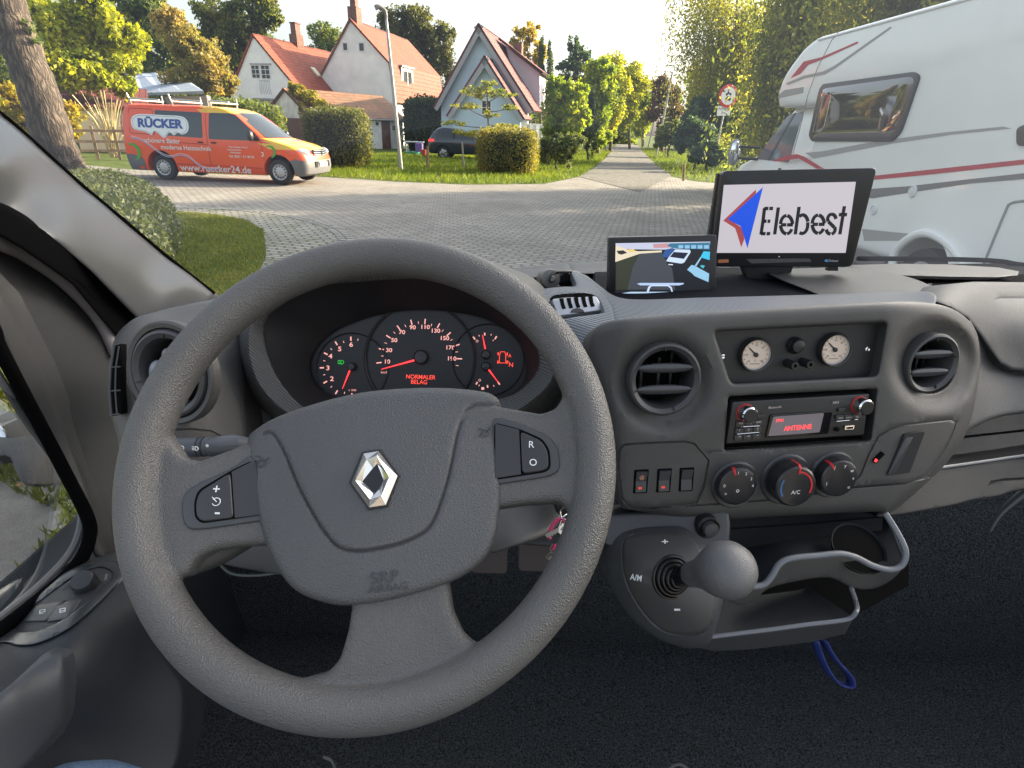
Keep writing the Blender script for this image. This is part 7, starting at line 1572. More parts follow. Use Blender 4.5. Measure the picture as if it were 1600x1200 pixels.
garden('bucket', 'red and green toy bucket on the lawn', 'toy', (662, 234), 38, lambda b, t: MB().lathe(Fr(b, (1, 0, 0), (0, 1, 0)), [(.14, 0), (.2, .38), (.17, .38), (.15, .1)], 20).build('bucket_body', mat('red_toy', (.4, .05, .04), .5), t))
garden('sandbox', 'low green sandbox shell on the lawn', 'toy', (644, 236), 38.5, lambda b, t: MB().lathe(Fr(b, (1, 0, 0), (0, 1, 0)), [(.4, 0), (.5, .2), (.42, .2), (.36, .06)], 24).build('sandbox_shell', mat('green_toy', (.05, .3, .2), .5), t))

# ================================================================== VEHICLES
TYRE = mat('tyre', (.018, .018, .018), .85, bump=('noise', 60, .5, .004)); RIMM = mat('steel_rim', (.42, .42, .42), .4, .4); CARG = mat('car_glass', (.025, .032, .038), .05, spec=.5); LAMP = mat('lamp_lens', (.55, .56, .58), .12, .3, coat=.6)
def body_loft(rings, fr, name, mats, parent, pick=None, nf=12, ns=22, nc=5):
    """rings: (z, x_front, x_rear, half width, front corner radius, rear corner radius, front bow)"""
    mb = MB(); N = None; allr = []
    for z, xf, xr, hw, cf, cr, bow in rings:
        q = []
        for i in range(nf + 1): y = -hw + cf + (2 * hw - 2 * cf) * i / nf; q.append((xf - bow * (y / hw) ** 2, y))          # front, right to left
        xl = xf - bow * ((hw - cf) / hw) ** 2
        for i in range(1, nc): t = PI / 2 * i / nc; q.append((xl - cf + cf * math.cos(t), hw - cf + cf * math.sin(t)))
        for i in range(ns + 1): x = xl - cf + (xr + cr - xl + cf) * i / ns; q.append((x, hw))
        for i in range(1, nc): t = PI / 2 * i / nc; q.append((xr + cr - cr * math.sin(t), hw - cr + cr * math.cos(t)))
        for i in range(nf + 1): q.append((xr, hw - cr - (2 * hw - 2 * cr) * i / nf))
        for i in range(1, nc): t = PI / 2 * i / nc; q.append((xr + cr - cr * math.cos(t), -hw + cr - cr * math.sin(t)))
        for i in range(ns + 1): x = xr + cr + (xl - cf - xr - cr) * i / ns; q.append((x, -hw))
        for i in range(1, nc): t = PI / 2 * i / nc; q.append((xl - cf + cf * math.sin(t), -hw + cf - cf * math.cos(t)))
        N = len(q); allr.append((z, q)); mb.v += [tuple(fr(x, y, z)) for x, y in q]
    for k in range(len(rings) - 1):
        for i in range(N):
            j = (i + 1) % N; mb.f.append((k * N + i, k * N + j, (k + 1) * N + j, (k + 1) * N + i))
            c = [(allr[k][1][i][0] + allr[k + 1][1][j][0]) / 2, (allr[k][1][i][1] + allr[k + 1][1][j][1]) / 2, (allr[k][0] + allr[k + 1][0]) / 2]; mb.m.append(pick(*c) if pick else 0)
    mb.f.append(tuple(range(N))[::-1]); mb.m.append(0); mb.f.append(tuple((len(rings) - 1) * N + i for i in range(N))); mb.m.append(pick(0, 0, 9) if pick else 0)
    return mb.build(name, mats, parent, smooth=32)
def hwz(rings, z):
    for a_, b_ in zip(rings, rings[1:]):
        if a_[0] <= z <= b_[0]: t = (z - a_[0]) / (b_[0] - a_[0] or 1); return a_[3] + (b_[3] - a_[3]) * t
    return rings[-1][3]
def fxz(rings, z):
    for a_, b_ in zip(rings, rings[1:]):
        if a_[0] <= z <= b_[0]: t = (z - a_[0]) / (b_[0] - a_[0] or 1); return a_[1] + (b_[1] - a_[1]) * t
    return rings[-1][1]
def side_patch(rings, fr, poly, side, off=.004, sp=.12):
    """a panel that follows the body side; poly in (x, z)"""
    A = sum(poly[i][0] * poly[(i + 1) % len(poly)][1] - poly[(i + 1) % len(poly)][0] * poly[i][1] for i in range(len(poly)))
    pts = [Vector(p) for p in poly]; n0 = len(pts); a = np.array([tuple(p) for p in pts]); x0, z0 = a.min(0); x1, z1 = a.max(0)
    zs_ = [r[0] for r in rings if z0 < r[0] < z1]
    gx, gz = np.meshgrid(np.arange(x0, x1, sp * 2), np.array(sorted(set(zs_ + list(np.arange(z0, z1, sp)))))); gx, gz = gx.ravel(), gz.ravel(); ok = inside([tuple(p) for p in pts], gx, gz)
    ex = []
    for i in range(n0):
        p, q = pts[i], pts[(i + 1) % n0]; k = max(1, int((q - p).length / sp)); ex += [p.lerp(q, t / k) for t in range(k)]
    n1 = len(ex); allp = ex + [Vector((x, z)) for x, z in zip(gx[ok], gz[ok])]
    vs, es, fs, *_ = delaunay_2d_cdt(allp, [(i, (i + 1) % n1) for i in range(n1)], [], 1, 1e-4)
    mb = MB(); mb.add([fr(v[0], side * (hwz(rings, v[1]) + off), v[1]) for v in vs], [tuple(f) if side < 0 else tuple(f)[::-1] for f in fs]); return mb
def front_patch(rings, fr, poly, off=.005, bow=.1):
    """panel on the sloping windscreen; poly in (y, z)"""
    pts = [Vector(p) for p in poly]; n0 = len(pts); ex = []
    for i in range(n0):
        p, q = pts[i], pts[(i + 1) % n0]; k = max(1, int((q - p).length / .1)); ex += [p.lerp(q, t / k) for t in range(k)]
    a = np.array([tuple(p) for p in ex]); gx, gz = np.meshgrid(np.arange(a[:, 0].min(), a[:, 0].max(), .12), np.arange(a[:, 1].min(), a[:, 1].max(), .08)); gx, gz = gx.ravel(), gz.ravel(); ok = inside([tuple(p) for p in ex], gx, gz)
    n1 = len(ex); vs, es, fs, *_ = delaunay_2d_cdt(ex + [Vector((x, z)) for x, z in zip(gx[ok], gz[ok])], [(i, (i + 1) % n1) for i in range(n1)], [], 1, 1e-4)
    mb = MB(); mb.add([fr(fxz(rings, v[1]) - bow * (v[0] / hwz(rings, v[1])) ** 2 + off, v[0], v[1] + off) for v in vs], [tuple(f) for f in fs]); return mb
def wheel(fr, x, y, r, wd, parent, spokes=0, side=-1, rimc=None):
    f_ = Fr(fr(x, y, r), fr.u, -fr.n * 0 + fr(0, 0, 1) - fr(0, 0, 0)); f_ = f_ if f_.n.dot(fr(0, side, 0) - fr(0, 0, 0)) > 0 else Fr(f_.O, -f_.u, f_.v)
    w_ = MB().lathe(f_, [(r * .62, -wd), (r * .93, -wd), (r, -wd * .85), (r, -wd * .12), (r * .95, 0), (r * .8, .006), (r * .66, -.004), (r * .62, -.03)], 36, cap=False).build('tyre', TYRE, parent)
    m = rimc or RIMM; rp = MB(); rp.lathe(f_, [(r * .64, -.02), (r * .63, .002), (r * .58, -.006), (r * .52, -.03), (r * .36, -.012), (r * .33, -.005), (r * .2, -.004), (r * .17, .008), (r * .02, .01)], 36, cap=False)
    rm = rp.build('wheel_rim', m, parent)
    mb = MB(); k = spokes or 12
    for i in range(k):
        t = 2 * PI * i / k; g_ = f_.at(r * .46 * math.cos(t), r * .46 * math.sin(t), -.018 if not spokes else -.012, t)
        mb.box(g_, (-r * (.13 if spokes else .055), r * (.13 if spokes else .055)), (-r * (.09 if spokes else .045), r * (.09 if spokes else .045)), (0, .012))
    mb.build('rim_opening', PLB, rm, smooth=0)
# ---- orange van
yaw = R(-4.8); VF = Fr((-10.15, 18.45, -.01), (math.cos(yaw), math.sin(yaw), 0), (-math.sin(yaw), math.cos(yaw), 0))
VO = (-10.15, 18.45, 0); 
S_ = 1.02
def vfr(x, y, z): return Vector(VO) + VF.u * (x * S_) + VF.v * (y * S_) + Vector((0, 0, z * S_))
class VFr:
    u = VF.u; v = VF.v; n = Vector((0, 0, 1)); O = Vector(VO)
    def __call__(s, x, y, z=0): return vfr(x, y, z)
vf_ = VFr()
VR = [(.24, 4.10, -.92, .88, .20, .08, .10), (.30, 4.24, -1.0, .92, .22, .08, .12), (.46, 4.30, -1.03, .945, .24, .08, .14), (.66, 4.29, -1.04, .955, .24, .08, .15), (.80, 4.24, -1.03, .957, .22, .08, .16), (.92, 4.15, -1.03, .955, .20, .08, .18), (1.00, 4.0, -1.025, .95, .2, .08, .2), (1.06, 3.80, -1.02, .945, .2, .08, .2), (1.13, 3.50, -1.015, .94, .18, .08, .2), (1.19, 3.20, -1.01, .93, .16, .08, .18), (1.32, 3.02, -1.0, .915, .12, .08, .16), (1.5, 2.76, -.985, .885, .12, .08, .14), (1.66, 2.53, -.965, .855, .12, .08, .12), (1.78, 2.34, -.945, .825, .12, .1, .12), (1.86, 2.16, -.92, .79, .12, .12, .12), (1.915, 1.92, -.88, .74, .12, .14, .12), (1.945, 1.6, -.80, .66, .12, .14, .1), (1.955, 1.2, -.6, .5, .1, .1, .05)]
ORG = mat('orange_paint', (.74, .075, .012), .35, coat=.35); YEL = mat('yellow_paint', (.75, .42, .02), .3, coat=.6); BMP = mat('bumper_grey', (.12, .12, .125), .55)
def vpick(x, y, z):
    if z < .62 and (x > 3.85 or x < -.75): return 2
    if z > .9 and x > 3.05 and z < 1.19: return 1
    if z > 1.8 and x > 1.3 and z < 1.97: return 1
    return 0
OV = thing('orange_van', 'orange delivery van with yellow bonnet, roof racks and white lettering parked across the street', 'van', VO)
bd = body_loft(VR, vf_, 'body', [ORG, YEL, BMP], OV, vpick)
cut = []
for wx in (0, 3.4):
    for sd_ in (-1, 1):
        f_ = Fr(vfr(wx, sd_ * .70, .36), VF.u, (0, 0, 1)); mb = MB(); mb.lathe(f_, [(.43 * S_, -.40), (.43 * S_, .40)], 40); o = mb.build('cutter', PLB, None, smooth=0); cut.append(o)
bake(bd, cut)
MB().box(vf_, (-.8, 3.9), (-.62, .62), (.26, .7)).build('underbody', VOID, OV, smooth=0)
for wx in (0, 3.4):
    for sd_ in (-1, 1): wheel(vf_, wx, sd_ * .91, .335, .21, OV, side=sd_)
for sd_ in (-1, 1):
    ftw = side_patch(VR, vf_, rpoly([(1.50, 1.12), (2.98, 1.12), (2.80, 1.34), (2.32, 1.75), (2.15, 1.78), (1.56, 1.78)], .06), sd_, .004); ftw.build('cab_window', CARG, OV, smooth=50)
    side_patch(VR, vf_, rpoly([(.05, 1.18), (1.33, 1.14), (1.35, 1.78), (.0, 1.80)], .05), sd_, .004).build('side_window', CARG, OV, smooth=50)
    for (x0, z0, x1, z1) in ((1.45, .45, 1.45, 1.85), (-.02, 1.02, 1.42, .98), (3.02, .62, 2.98, 1.12), (1.45, .45, 2.95, .42), (.45, .45, 1.45, .45)):
        n_ = 10; MB().tube([vfr(x0 + (x1 - x0) * i / n_, sd_ * (hwz(VR, z0 + (z1 - z0) * i / n_) + .001), z0 + (z1 - z0) * i / n_) for i in range(n_ + 1)], .006, 4).build('panel_gap', mat('gap_dark', (.10, .015, .01), .8), OV, smooth=0)
    for x0 in (1.56, 1.18): MB().box(Fr(vfr(x0, sd_ * .953, 1.03), VF.u, (0, 0, 1)), (0, .14), (-.015, .02), (-.03, .03)).build('door_handle', PLB, OV, bevel=.006)
    mb = MB(); mb.sphere(vfr(2.78, sd_ * 1.08, 1.24), .12, 14, 10, sc=(.65, 1.0, 1.15)); mb.build('door_mirror', mat('mirror_black', (.02, .02, .02), .4), OV)
    side_patch(VR, vf_, [(-.96, .25), (-.5, .25), (-.5, .52), (-.60, .62), (-1.0, .62)], sd_, .006).build('rear_bumper', BMP, OV, smooth=40)
    side_patch(VR, vf_, [(3.84, .25), (4.03, .25), (4.03, .66), (3.86, .70), (3.84, .52)], sd_, .006).build('front_bumper', BMP, OV, smooth=40)
    # sidelong outline of the body pressing
    n_ = 8
    if sd_ < 0:
        fr_l = rpoly([(-.78, 1.20), (-.04, 1.18), (-.06, 1.82), (-.76, 1.83)], .08); MB().tube([vfr(x, sd_ * (hwz(VR, z) + .001), z) for x, z in fr_l], .006, 4, closed=True).build('panel_pressing', MATS['gap_dark'], OV, smooth=0)
front_patch(VR, vf_, rpoly([(-.80, 1.20), (.80, 1.20), (.70, 1.80), (-.70, 1.80)], .05), .006, .15).build('windscreen', CARG, OV, smooth=50)
gf = Fr(vfr(4.265, 0, .88), VF.v, (0, 0, 1)); gf = gf if gf.n.dot(VF.u) > 0 else Fr(gf.O, -gf.u, gf.v)
mb = MB(); mb.box(gf, (-.42, .42), (-.10, .05), (-.10, -.02)); mb.build('grille', PLB, OV, smooth=0)
for h_ in (-.085, -.03, .03): MB().tube([gf(-.44, h_, -.03), gf(0, h_ - .01, .0), gf(.44, h_, -.03)], .012, 6, smooth=4).build('grille_bar', CHR, OV)
MB().lathe(gf, [(.075, -.02), (.075, .012), (.06, .014)], 24, (0, -.025), cap=False).build('badge_ring', CHR, OV)
mb = MB(); mb.tube([gf(-.045, .01, .012), gf(-.02, -.075, .012), gf(0, -.02, .012), gf(.02, -.075, .012), gf(.045, .01, .012)], .008, 5); mb.build('badge_letter', CHR, OV)
MB().box(gf, (-.5, .5), (-.42, -.26), (-.06, .015)).build('lower_grille', PLB, OV, smooth=0); pl = MB().box(gf, (-.26, .26), (-.40, -.29), (.03, .045)).build('number_plate', mat('plate_white', (.75, .75, .74), .5), OV, smooth=0)
for sd_ in (-1, 1):
    c = vfr(4.02, sd_ * .74, .86); mb = MB(); mb.sphere((0, 0, 0), 1, 18, 12); mb.v = [tuple(c + VF.u * (v[0] * .16 - v[1] * sd_ * .10) + VF.v * (v[1] * .19) + Vector((0, 0, v[2] * .105 + v[1] * sd_ * .02))) for v in mb.v]; mb.build('headlight', LAMP, OV)
    MB().lathe(Fr(vfr(4.17, sd_ * .66, .45), gf.u, (0, 0, 1)), [(.055, -.03), (.055, .02), (.045, .03)], 20).build('fog_light', LAMP, OV)
    side_patch(VR, vf_, [(-1.0, 1.15), (-.97, 1.15), (-.97, 1.62), (-1.0, 1.62)], sd_, .006).build('tail_light', mat('tail_red', (.35, .01, .01), .3), OV)
RK = mat('rack_silver', (.55, .53, .5), .4, .7)
for x in (-.75, .45, 1.55):
    mb = MB(); mb.tube([vfr(x, -.72, 2.04), vfr(x, .72, 2.04)], .025, 8); o = mb.build('roof_rack_bar', RK, OV)
    for sd_ in (-1, 1):
        MB().tube([vfr(x, sd_ * .66, 1.88), vfr(x, sd_ * .69, 2.04)], .022, 6).build('rack_foot', RK, o); MB().tube([vfr(x, sd_ * .70, 2.04), vfr(x - .03, sd_ * .73, 2.2)], .018, 6).build('rack_stop', RK, o)
for x0, x1 in ((-.75, .1), (.5, 1.3), (1.55, 2.1)): MB().tube([vfr(x0, -.70, 2.07), vfr(x1, -.70, 2.05)], .028, 8).build('roof_rack_rail', RK, OV)
sfv = Fr(vfr(0, -.963, 0), VF.u, (0, 0, 1))   # right flank plane
def flank(x, z, off=.006):
    o = vfr(x, -(hwz(VR, z) + off), z); o2 = vfr(x, -(hwz(VR, z + .15) + off), z + .15); return Fr(o, VF.u, o2 - o)
# white cloud with the name
out = [(-.62, 1.30), (-.70, 1.45), (-.66, 1.60), (-.50, 1.68), (-.2, 1.69), (.3, 1.68), (.75, 1.67), (.92, 1.58), (.96, 1.42), (.90, 1.27), (.74, 1.21), (.62, 1.25), (.50, 1.18), (.38, 1.25), (.22, 1.10), (.05, 1.22), (-.06, 1.26), (-.14, 1.17), (-.3, 1.24)]
sm_ = spl(out, True, 3)
side_patch(VR, vf_, sm_, -1, .008).build('name_cloud', mat('decal_white', (.72, .74, .76), .4), OV, smooth=50)
MB().tube([vfr(x, -(hwz(VR, z) + .012), z) for x, z in [((a_ - .13) * .94 + .13, (b_ - 1.44) * .88 + 1.44) for a_, b_ in sm_]], .006, 4, closed=True).build('cloud_outline', mat('decal_grey', (.35, .45, .5), .5), OV)
text_mb(flank(.13, 1.46, .014), 'RÜCKER', 0, 0, .31, .002, bold=.045, sx=1.12).build('name_lettering', mat('decal_blue', (.015, .06, .28), .45), OV, smooth=0)
DWH = mat('decal_pale', (.72, .66, .62), .5)
for s, x, z, h_, sx in (('schönere Bäder', .13, 1.03, .17, 1.0), ('moderne Heiztechnik', .80, .87, .17, 1.0), ('www.ruecker24.de', 1.55, .35, .26, 1.05), ('Peter Rücker GmbH', 2.32, .94, .06, 1.1), ('Heizung Sanitär', 2.20, .87, .06, 1.1), ('Klempnerei', 2.22, .80, .06, 1.1), ('Tel. 0421 / 51 98 90', 2.38, .70, .09, 1.0)):
    text_mb(flank(x, z, .009), s, 0, 0, h_, 0, sx=sx, bold=.012).build('side_lettering', DWH, OV, smooth=0)
text_mb(flank(3.0, .78, .012), '2', 0, 0, .16, 0, bold=.02).build('side_number', DWH, OV, smooth=0)
wv = spline3([Vector((x, z, 0)) for x, z in ((-.75, 1.08), (-.45, 1.02), (-.15, .82), (.1, .66), (.35, .62), (.6, .68), (.85, .62), (1.1, .42), (1.35, .34), (1.7, .36))], False, 6)
MB().tube([vfr(p.x, -(hwz(VR, p.y) + .006), p.y) for p in wv], .014, 5).build('wave_stripe', mat('decal_lilac', (.35, .35, .55), .5), OV); MB().tube([vfr(p.x, -(hwz(VR, p.y + .04) + .006), p.y + .04) for p in wv], .007, 5).build('wave_stripe', DWH, OV)
for cx, cz, r_, a0, a1 in ((-.78, .72, .23, -70, 110), (3.22, .86, .16, -80, 130)):
    ou = [(cx + r_ * math.cos(R(t)), cz + r_ * math.sin(R(t))) for t in np.linspace(a0, a1, 16)]; inn_ = [(cx - r_ * .25 + r_ * .82 * math.cos(R(t)), cz - .05 * r_ + r_ * .82 * math.sin(R(t))) for t in np.linspace(a1 - 8, a0 + 8, 16)]
    side_patch(VR, vf_, ou + inn_, -1, .010).build('green_swirl', mat('decal_green', (.05, .33, .03), .5), OV, smooth=0)
hbp = Fr(vfr(3.62, -.15, 1.115), VF.v, vfr(3.3, 0, 1.185) - vfr(3.9, 0, 1.04)); text_mb(Fr(vfr(3.6, -.1, 1.15), VF.v * 1, Vector(vfr(3.2, 0, 1.2)) - Vector(vfr(3.8, 0, 1.07))), 'RÜCKER', 0, 0, .16, .002, bold=.02).build('bonnet_lettering', MATS['decal_blue'], OV, smooth=0)
# seats and far windows read through the cab glass as pale shapes: headrests
# ---- dark car in the garden
c0 = atz(693, 248); yaw2 = R(-6); SF_ = Fr((c0.x, c0.y, 0), (math.cos(yaw2), math.sin(yaw2), 0), (-math.sin(yaw2), math.cos(yaw2), 0))
SO = Vector((c0.x, c0.y, -.01)) + SF_.v * .85
def sfr(x, y, z=0): return SO + SF_.u * x + SF_.v * y + Vector((0, 0, z))
SR = [(.28, 3.3, -.80, .80, .3, .2, .1), (.36, 3.5, -.92, .88, .35, .25, .12), (.6, 3.55, -.95, .92, .35, .25, .15), (.8, 3.45, -.93, .925, .35, .25, .18), (.95, 3.2, -.90, .92, .3, .25, .2), (1.03, 2.75, -.87, .90, .3, .25, .2), (1.1, 2.3, -.82, .88, .25, .22, .2), (1.25, 1.95, -.72, .84, .2, .2, .15), (1.45, 1.45, -.56, .76, .2, .2, .12), (1.58, 1.0, -.42, .70, .2, .2, .1), (1.65, .5, -.3, .60, .2, .2, .05)]
class SFr_:
    u = SF_.u; v = SF_.v; n = Vector((0, 0, 1))
    def __call__(s, x, y, z=0): return sfr(x, y, z)
sfo = SFr_(); NVY = mat('dark_blue_paint', (.012, .018, .035), .22, coat=.7)
SV = thing('dark_car', 'dark blue SUV parked behind the young tree and round hedge', 'car', tuple(SO))
bd = body_loft(SR, sfo, 'body', NVY, SV); cut = []
for wx in (0, 2.65):
    for sd_ in (-1, 1):
        f_ = Fr(sfr(wx, sd_ * .72, .35), SF_.u, (0, 0, 1)); cut.append(MB().lathe(f_, [(.40, -.35), (.40, .35)], 32).build('cutter', PLB, None, smooth=0))
bake(bd, cut)
for wx in (0, 2.65):
    for sd_ in (-1, 1): wheel(sfo, wx, sd_ * .89, .35, .22, SV, spokes=5, side=sd_, rimc=mat('alloy', (.35, .35, .37), .3, .8))
for sd_ in (-1, 1):
    side_patch(SR, sfo, rpoly([(-.45, 1.10), (1.95, 1.08), (1.35, 1.48), (-.25, 1.50)], .06), sd_, .004).build('side_window', CARG, SV, smooth=50)
    side_patch(SR, sfo, rpoly([(-.86, .90), (-.50, .92), (-.52, 1.04), (-.84, 1.04)], .03), sd_, .006).build('tail_light', mat('tail_lit', (.5, .02, .02), .3, emit=(.8, .03, .02), estr=.5), SV, smooth=50)
    MB().box(Fr(sfr(.62, sd_ * .86, 1.3), SF_.u, (0, 0, 1)), (-.02, .02), (-.2, .2), (-.06, .06)).build('window_pillar', PLB, SV, smooth=0)
MB().box(Fr(sfr(-.80, 0, 1.27), SF_.v, (.25, 0, 1)), (-.6, .6), (-.15, .18), (-.03, .03)).build('rear_window', CARG, SV, smooth=0)

# ---- white camper
CW = mat('camper_white', (.74, .74, .70), .38, coat=.3, noise=(1.3, .05)); STR = mat('camper_red', (.42, .03, .045), .4); STG = mat('camper_grey', (.30, .29, .27), .45); STD = mat('camper_dark_grey', (.16, .15, .145), .45)
a = atz(1280, 55, 2.95); b = atz(1475, 0, 2.95); ux = (b - a); ux.z = 0; ux.normalize()
KF_ = Fr(a, ux, (0, 0, 1))   # u runs from the nose to the tail, n faces our van
CV = thing('camper_van', 'large white camper van with red and grey stripes parked alongside on the right', 'camper van', (a.x + 1, a.y - 2, 0), )
def kp_(x, y, h=0): return KF_.px(x, y, h)
low = -a.z
def zb(z): return z - a.z
prof = [kp_(1214, 168), kp_(1213, 150), kp_(1216, 138), kp_(1222, 122), kp_(1232, 104), kp_(1245, 86), kp_(1258, 70), kp_(1272, 59), (0, 0)]
prof = spl(prof, False, 3) + [(7.2, .02), (7.3, -.2), (7.3, zb(.55)), (4.0, zb(.50)), (3.62, zb(.45)), (2.60, zb(.45)), (.95, zb(.45)), (.55, zb(1.0)), (.42, zb(1.5)), (.45, zb(2.0)), (.35, zb(2.08)), (-.4, zb(2.08))]
# body hull with rounded long edges
mb = MB(); pr_ = prof; A_ = sum(pr_[i][0] * pr_[(i + 1) % len(pr_)][1] - pr_[(i + 1) % len(pr_)][0] * pr_[i][1] for i in range(len(pr_)))
if A_ < 0: pr_ = pr_[::-1]
rings = [(.05, -.0), (.022, .0)]; N = len(pr_); vs = []
lev = [(0.10, -2.30), (.05, -2.285), (.015, -2.25), (0, -2.18), (0, -.12), (.015, -.05), (.05, -.012), (.10, 0)]
for d_, h_ in lev: vs += [KF_(x, y, h_) for x, y in (offset_poly(pr_, d_) if d_ else pr_)]
fs = [tuple(range(N))[::-1]]
for k in range(len(lev) - 1):
    for i in range(N): j = (i + 1) % N; fs.append((k * N + i, k * N + j, (k + 1) * N + j, (k + 1) * N + i))
fs.append(tuple((len(lev) - 1) * N + i for i in range(N)))
mb.add(vs, fs); cb = mb.build('living_body', CW, CV, smooth=40)
wc = kp_(1440, 412); wx_ = (2.65 + 3.52) / 2 + .0
ct = MB().lathe(Fr(KF_(wx_, zb(.38), 0), KF_.u, (0, 0, 1)), [(.44, -.5), (.44, .5)], 40).build('cutter', PLB, None, smooth=0); bake(cb, [ct])
def deco(name, pts, m, h=.003, px=True, sm=0, fr=None):
    q = [kp_(*p) for p in pts] if px else pts; q = spl(q, True, sm) if sm else q
    A = sum(q[i][0] * q[(i + 1) % len(q)][1] - q[(i + 1) % len(q)][0] * q[i][1] for i in range(len(q))); q = q if A > 0 else q[::-1]
    vs, es, fs, *_ = delaunay_2d_cdt([Vector(p) for p in q], [(i, (i + 1) % len(q)) for i in range(len(q))], [], 1, 1e-5)
    mb = MB(); mb.add([KF_(v[0], v[1], h) for v in vs], [tuple(f) for f in fs]); return mb.build(name, m, CV, smooth=0)
def K4(u, v): return (1060 + u / 2.857, v / 2.857)
deco('red_stripe', [K4(*p) for p in ((500, 350), (560, 275), (640, 255), (800, 185), (805, 192), (645, 265), (580, 290), (545, 330))], STR)
deco('grey_stripe', [K4(*p) for p in ((480, 372), (560, 338), (650, 318), (700, 292), (948, 118), (953, 124), (700, 305), (655, 332), (565, 350), (490, 380))], STG, .0035)
deco('grey_stripe', [K4(*p) for p in ((448, 425), (475, 402), (560, 388), (558, 415), (445, 440))], STG)
deco('grey_stripe', [K4(*p) for p in ((565, 682), (605, 708), (960, 640), (1230, 600), (1490, 574), (1450, 565), (1200, 590), (900, 628), (640, 676))], STG)
deco('red_stripe', [K4(*p) for p in ((425, 715), (490, 693), (530, 688), (560, 698), (642, 748), (700, 775), (890, 783), (1100, 760), (1543, 712), (1800, 688), (1800, 712), (1543, 734), (1100, 782), (880, 802), (690, 795), (540, 708), (430, 722))], STR)
deco('dark_stripe', [K4(*p) for p in ((760, 850), (1020, 832), (1300, 800), (1800, 745), (1800, 762), (1543, 800), (1300, 820), (1100, 850), (870, 885), (760, 880))], STD)
MB().tube([KF_(0.0, -.055, -.002), KF_(7.2, -.035, -.002)], .014, 8).build('roof_rail', mat('rail_alloy', (.75, .76, .76), .4), CV)
MB().tube([KF_(*kp_(x, y), .0) for x, y in ((1310, 50), (1300, 62), (1278, 105), (1262, 150), (1250, 200), (1238, 245))], .006, 5).build('body_joint', mat('joint_grey', (.25, .25, .24), .6), CV)
wq = [K4(*p) for p in ((650, 375), (1060, 320), (1085, 340), (1000, 590), (960, 632), (600, 632), (588, 605), (635, 400))]
MB().prism(KF_, rpoly([kp_(*p) for p in wq], .05, 4), -.01, .028, .01).build('window_frame', mat('frame_black', (.02, .02, .02), .3), CV)
wi = [K4(*p) for p in ((662, 395), (1050, 342), (1066, 358), (985, 580), (950, 615), (612, 615), (606, 600), (645, 412))]
qi = rpoly([kp_(*p) for p in wi], .05, 4); cx_ = sum(p[0] for p in qi) / len(qi); cy_ = sum(p[1] for p in qi) / len(qi)
mb = MB(); n_ = len(qi); vs = []; A = sum(qi[i][0] * qi[(i + 1) % n_][1] - qi[(i + 1) % n_][0] * qi[i][1] for i in range(n_)); qi = qi if A > 0 else qi[::-1]
for k, (sc, h_) in enumerate(((1, .029), (.93, .040), (.8, .048), (.55, .053), (.25, .0545))): vs += [KF_(cx_ + (x - cx_) * sc, cy_ + (y - cy_) * sc, h_) for x, y in qi]
fs = []
for k in range(4):
    for i in range(n_): j = (i + 1) % n_; fs.append((k * n_ + i, k * n_ + j, (k + 1) * n_ + j, (k + 1) * n_ + i))
fs.append(tuple(4 * n_ + i for i in range(n_))); mb.add(vs, fs).build('window_pane', mat('tinted_acrylic', (.035, .028, .022), .03, spec=1.0, coat=1.0), CV, smooth=60)
MB().prism(KF_, rpoly([kp_(*p) for p in ((1592, 200), (1640, 180), (1640, 230), (1592, 228))], .04), -.01, .03, .01).build('window_frame', MATS['frame_black'], CV)
for x, y, r_ in ((1427, 299, .062), (1366, 328, .058)): MB().lathe(Fr(KF_(*kp_(x, y), 0), KF_.u, (0, 0, 1)), [(r_, 0), (r_, .012), (r_ * .85, .02), (r_ * .75, .012), (r_ * .3, .018)], 28).build('filler_cap', mat('cap_white', (.62, .62, .6), .4), CV)
hq = [kp_(*p) for p in ((1535, 420), (1545, 395), (1572, 330), (1580, 318), (1600, 314), (1680, 306), (1680, 420))]
MB().tube([KF_(*p, .004) for p in spl(hq[:-1], False, 4)], .011, 6).build('hatch_frame', mat('joint_grey', (.25, .25, .24), .6), CV)
MB().tube([KF_(*p, .010) for p in spl([kp_(*q) for q in ((1395, 425), (1400, 395), (1420, 374), (1447, 364), (1475, 374), (1497, 395), (1512, 425))], False, 5)], .045, 10).build('wheel_arch_trim', CW, CV)
wheel_f = Fr(KF_(wx_, zb(.34), -.06), KF_.u, (0, 0, 1))
MB().lathe(wheel_f, [(.2, -.2), (.33, -.2), (.34, -.1), (.33, 0), (.22, .01)], 36).build('rear_wheel', TYRE, CV); MB().lathe(wheel_f, [(.21, .0), (.2, .02), (.1, .0)], 28).build('rear_rim', RIMM, CV)
MB().box(KF_, (.95, 2.5), (zb(.30), zb(.47)), (-2.0, -.05)).build('skirt', STD, CV, smooth=0)
deco('grey_panel', [K4(*p) for p in ((820, 1022), (1040, 1044), (1000, 1075), (830, 1075))], STG, .003)  # flat grey patch just off the camper side
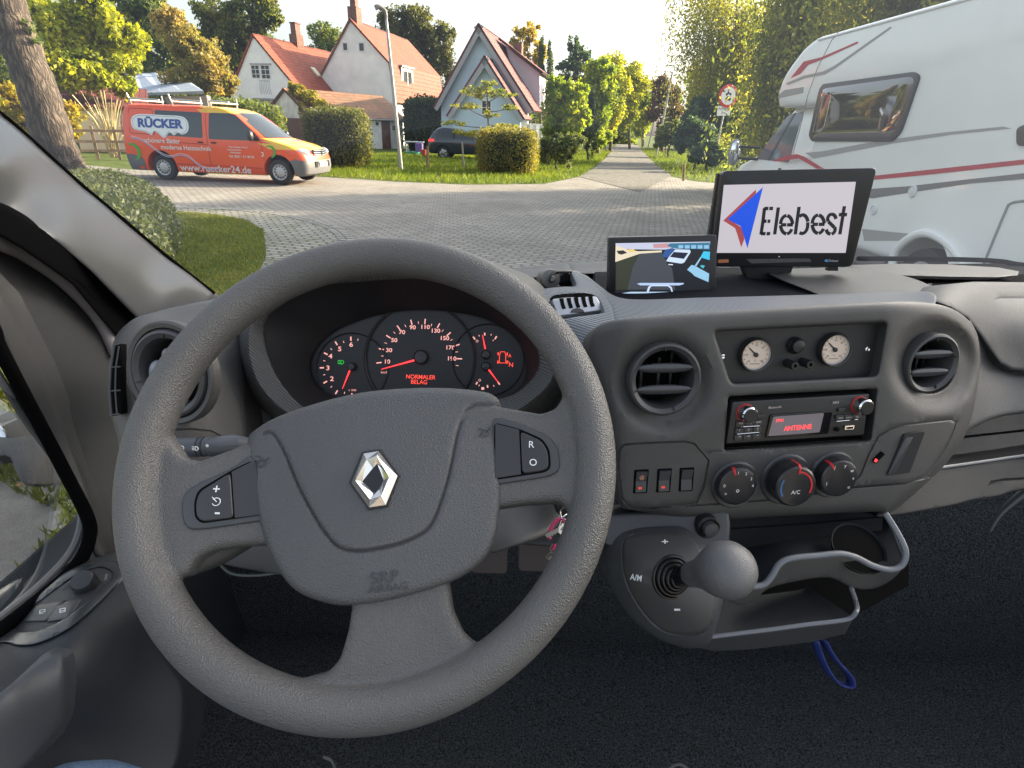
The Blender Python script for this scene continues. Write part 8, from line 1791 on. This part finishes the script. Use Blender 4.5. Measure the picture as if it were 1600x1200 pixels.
# cab: lofted nose in front of the living body (x forward = -u)
CO = KF_(0, 0, 0); CO.z = 0
def cfr(x, y, z=0): return CO - KF_.u * (x + .18) - KF_.n * (1.07 + y * 1.0) + Vector((0, 0, z))
class CFr:
    u = -KF_.u; v = -KF_.n; n = Vector((0, 0, 1))
    def __call__(s, x, y, z=0): return cfr(x, y, z)
CR = [(.28, 2.35, -1.2, .98, .3, .05, .2), (.5, 2.5, -1.2, 1.0, .35, .05, .25), (.85, 2.48, -1.2, 1.0, .35, .05, .25), (1.05, 2.38, -1.2, 1.0, .3, .05, .25), (1.2, 2.15, -1.2, .99, .3, .05, .25), (1.32, 1.72, -1.2, .97, .25, .05, .2), (1.40, 1.50, -1.2, .96, .25, .05, .2), (1.6, 1.28, -1.2, .93, .2, .05, .18), (1.85, 1.0, -1.2, .89, .2, .05, .15), (2.08, .72, -1.2, .84, .2, .05, .12), (2.2, .5, -1.2, .78, .2, .05, .1)]
cfo = CFr(); cbd = body_loft(CR, cfo, 'cab_body', CW, CV)
ct = MB().lathe(Fr(cfr(1.45, -.85, .36), KF_.u, (0, 0, 1)), [(.42, -.4), (.42, .4)], 36).build('cutter', PLB, None, smooth=0); bake(cbd, [ct])
for x in (1.45,):
    f_ = Fr(cfr(x, -.93, .34), KF_.u, (0, 0, 1)); MB().lathe(f_, [(.2, -.22), (.33, -.22), (.34, -.1), (.33, 0), (.22, .01)], 36).build('front_wheel', TYRE, CV); MB().lathe(f_, [(.21, 0), (.2, .02), (.1, 0)], 28).build('front_rim', RIMM, CV)
side_patch(CR, cfo, rpoly([(.10, 1.33), (1.28, 1.33), (1.20, 1.42), (.66, 2.0), (.22, 2.04)], .06), -1, .005).build('cab_window', mat('cab_glass', (.10, .125, .13), .08, spec=.4), CV, smooth=50)
side_patch(CR, cfo, [(.76, 1.33), (.82, 1.33), (.50, 2.02), (.44, 2.02)], -1, .010).build('window_divider', PLB, CV, smooth=50)
front_patch(CR, cfo, rpoly([(-.85, 1.42), (.85, 1.42), (.72, 2.05), (-.72, 2.05)], .05), .006, .2).build('windscreen', MATS['cab_glass'], CV, smooth=50)
MB().box(Fr(cfr(.30, -1.003, 1.14), -KF_.u, (0, 0, 1)), (-.02, .02), (-.1, .1), (-.02, .03)).build('door_handle', PLB, CV, bevel=.01)
ma = cfr(1.2, -.97, 1.42); mo = cfr(1.42, -1.30, 1.42)
MB().tube([ma + Vector((0, 0, .09)), mo + Vector((0, 0, .09))], .022, 8).build('mirror_arm', PLB, CV); MB().tube([ma - Vector((0, 0, .09)), mo - Vector((0, 0, .09))], .022, 8).build('mirror_arm', PLB, CV)
mb = MB(); mb.sphere(mo, .13, 16, 12, sc=(.8, .55, 1.65)); mm_ = mb.build('mirror_shell', mat('shell_grey', (.25, .25, .25), .35), CV)
mb = MB(); mb.sphere(mo + Vector((-.01, -.035, .02)), .11, 16, 12, sc=(.72, .45, 1.5)); mb.build('mirror_face', mat('mirror_glass2', (.7, .72, .74), .05, 1.0), mm_)
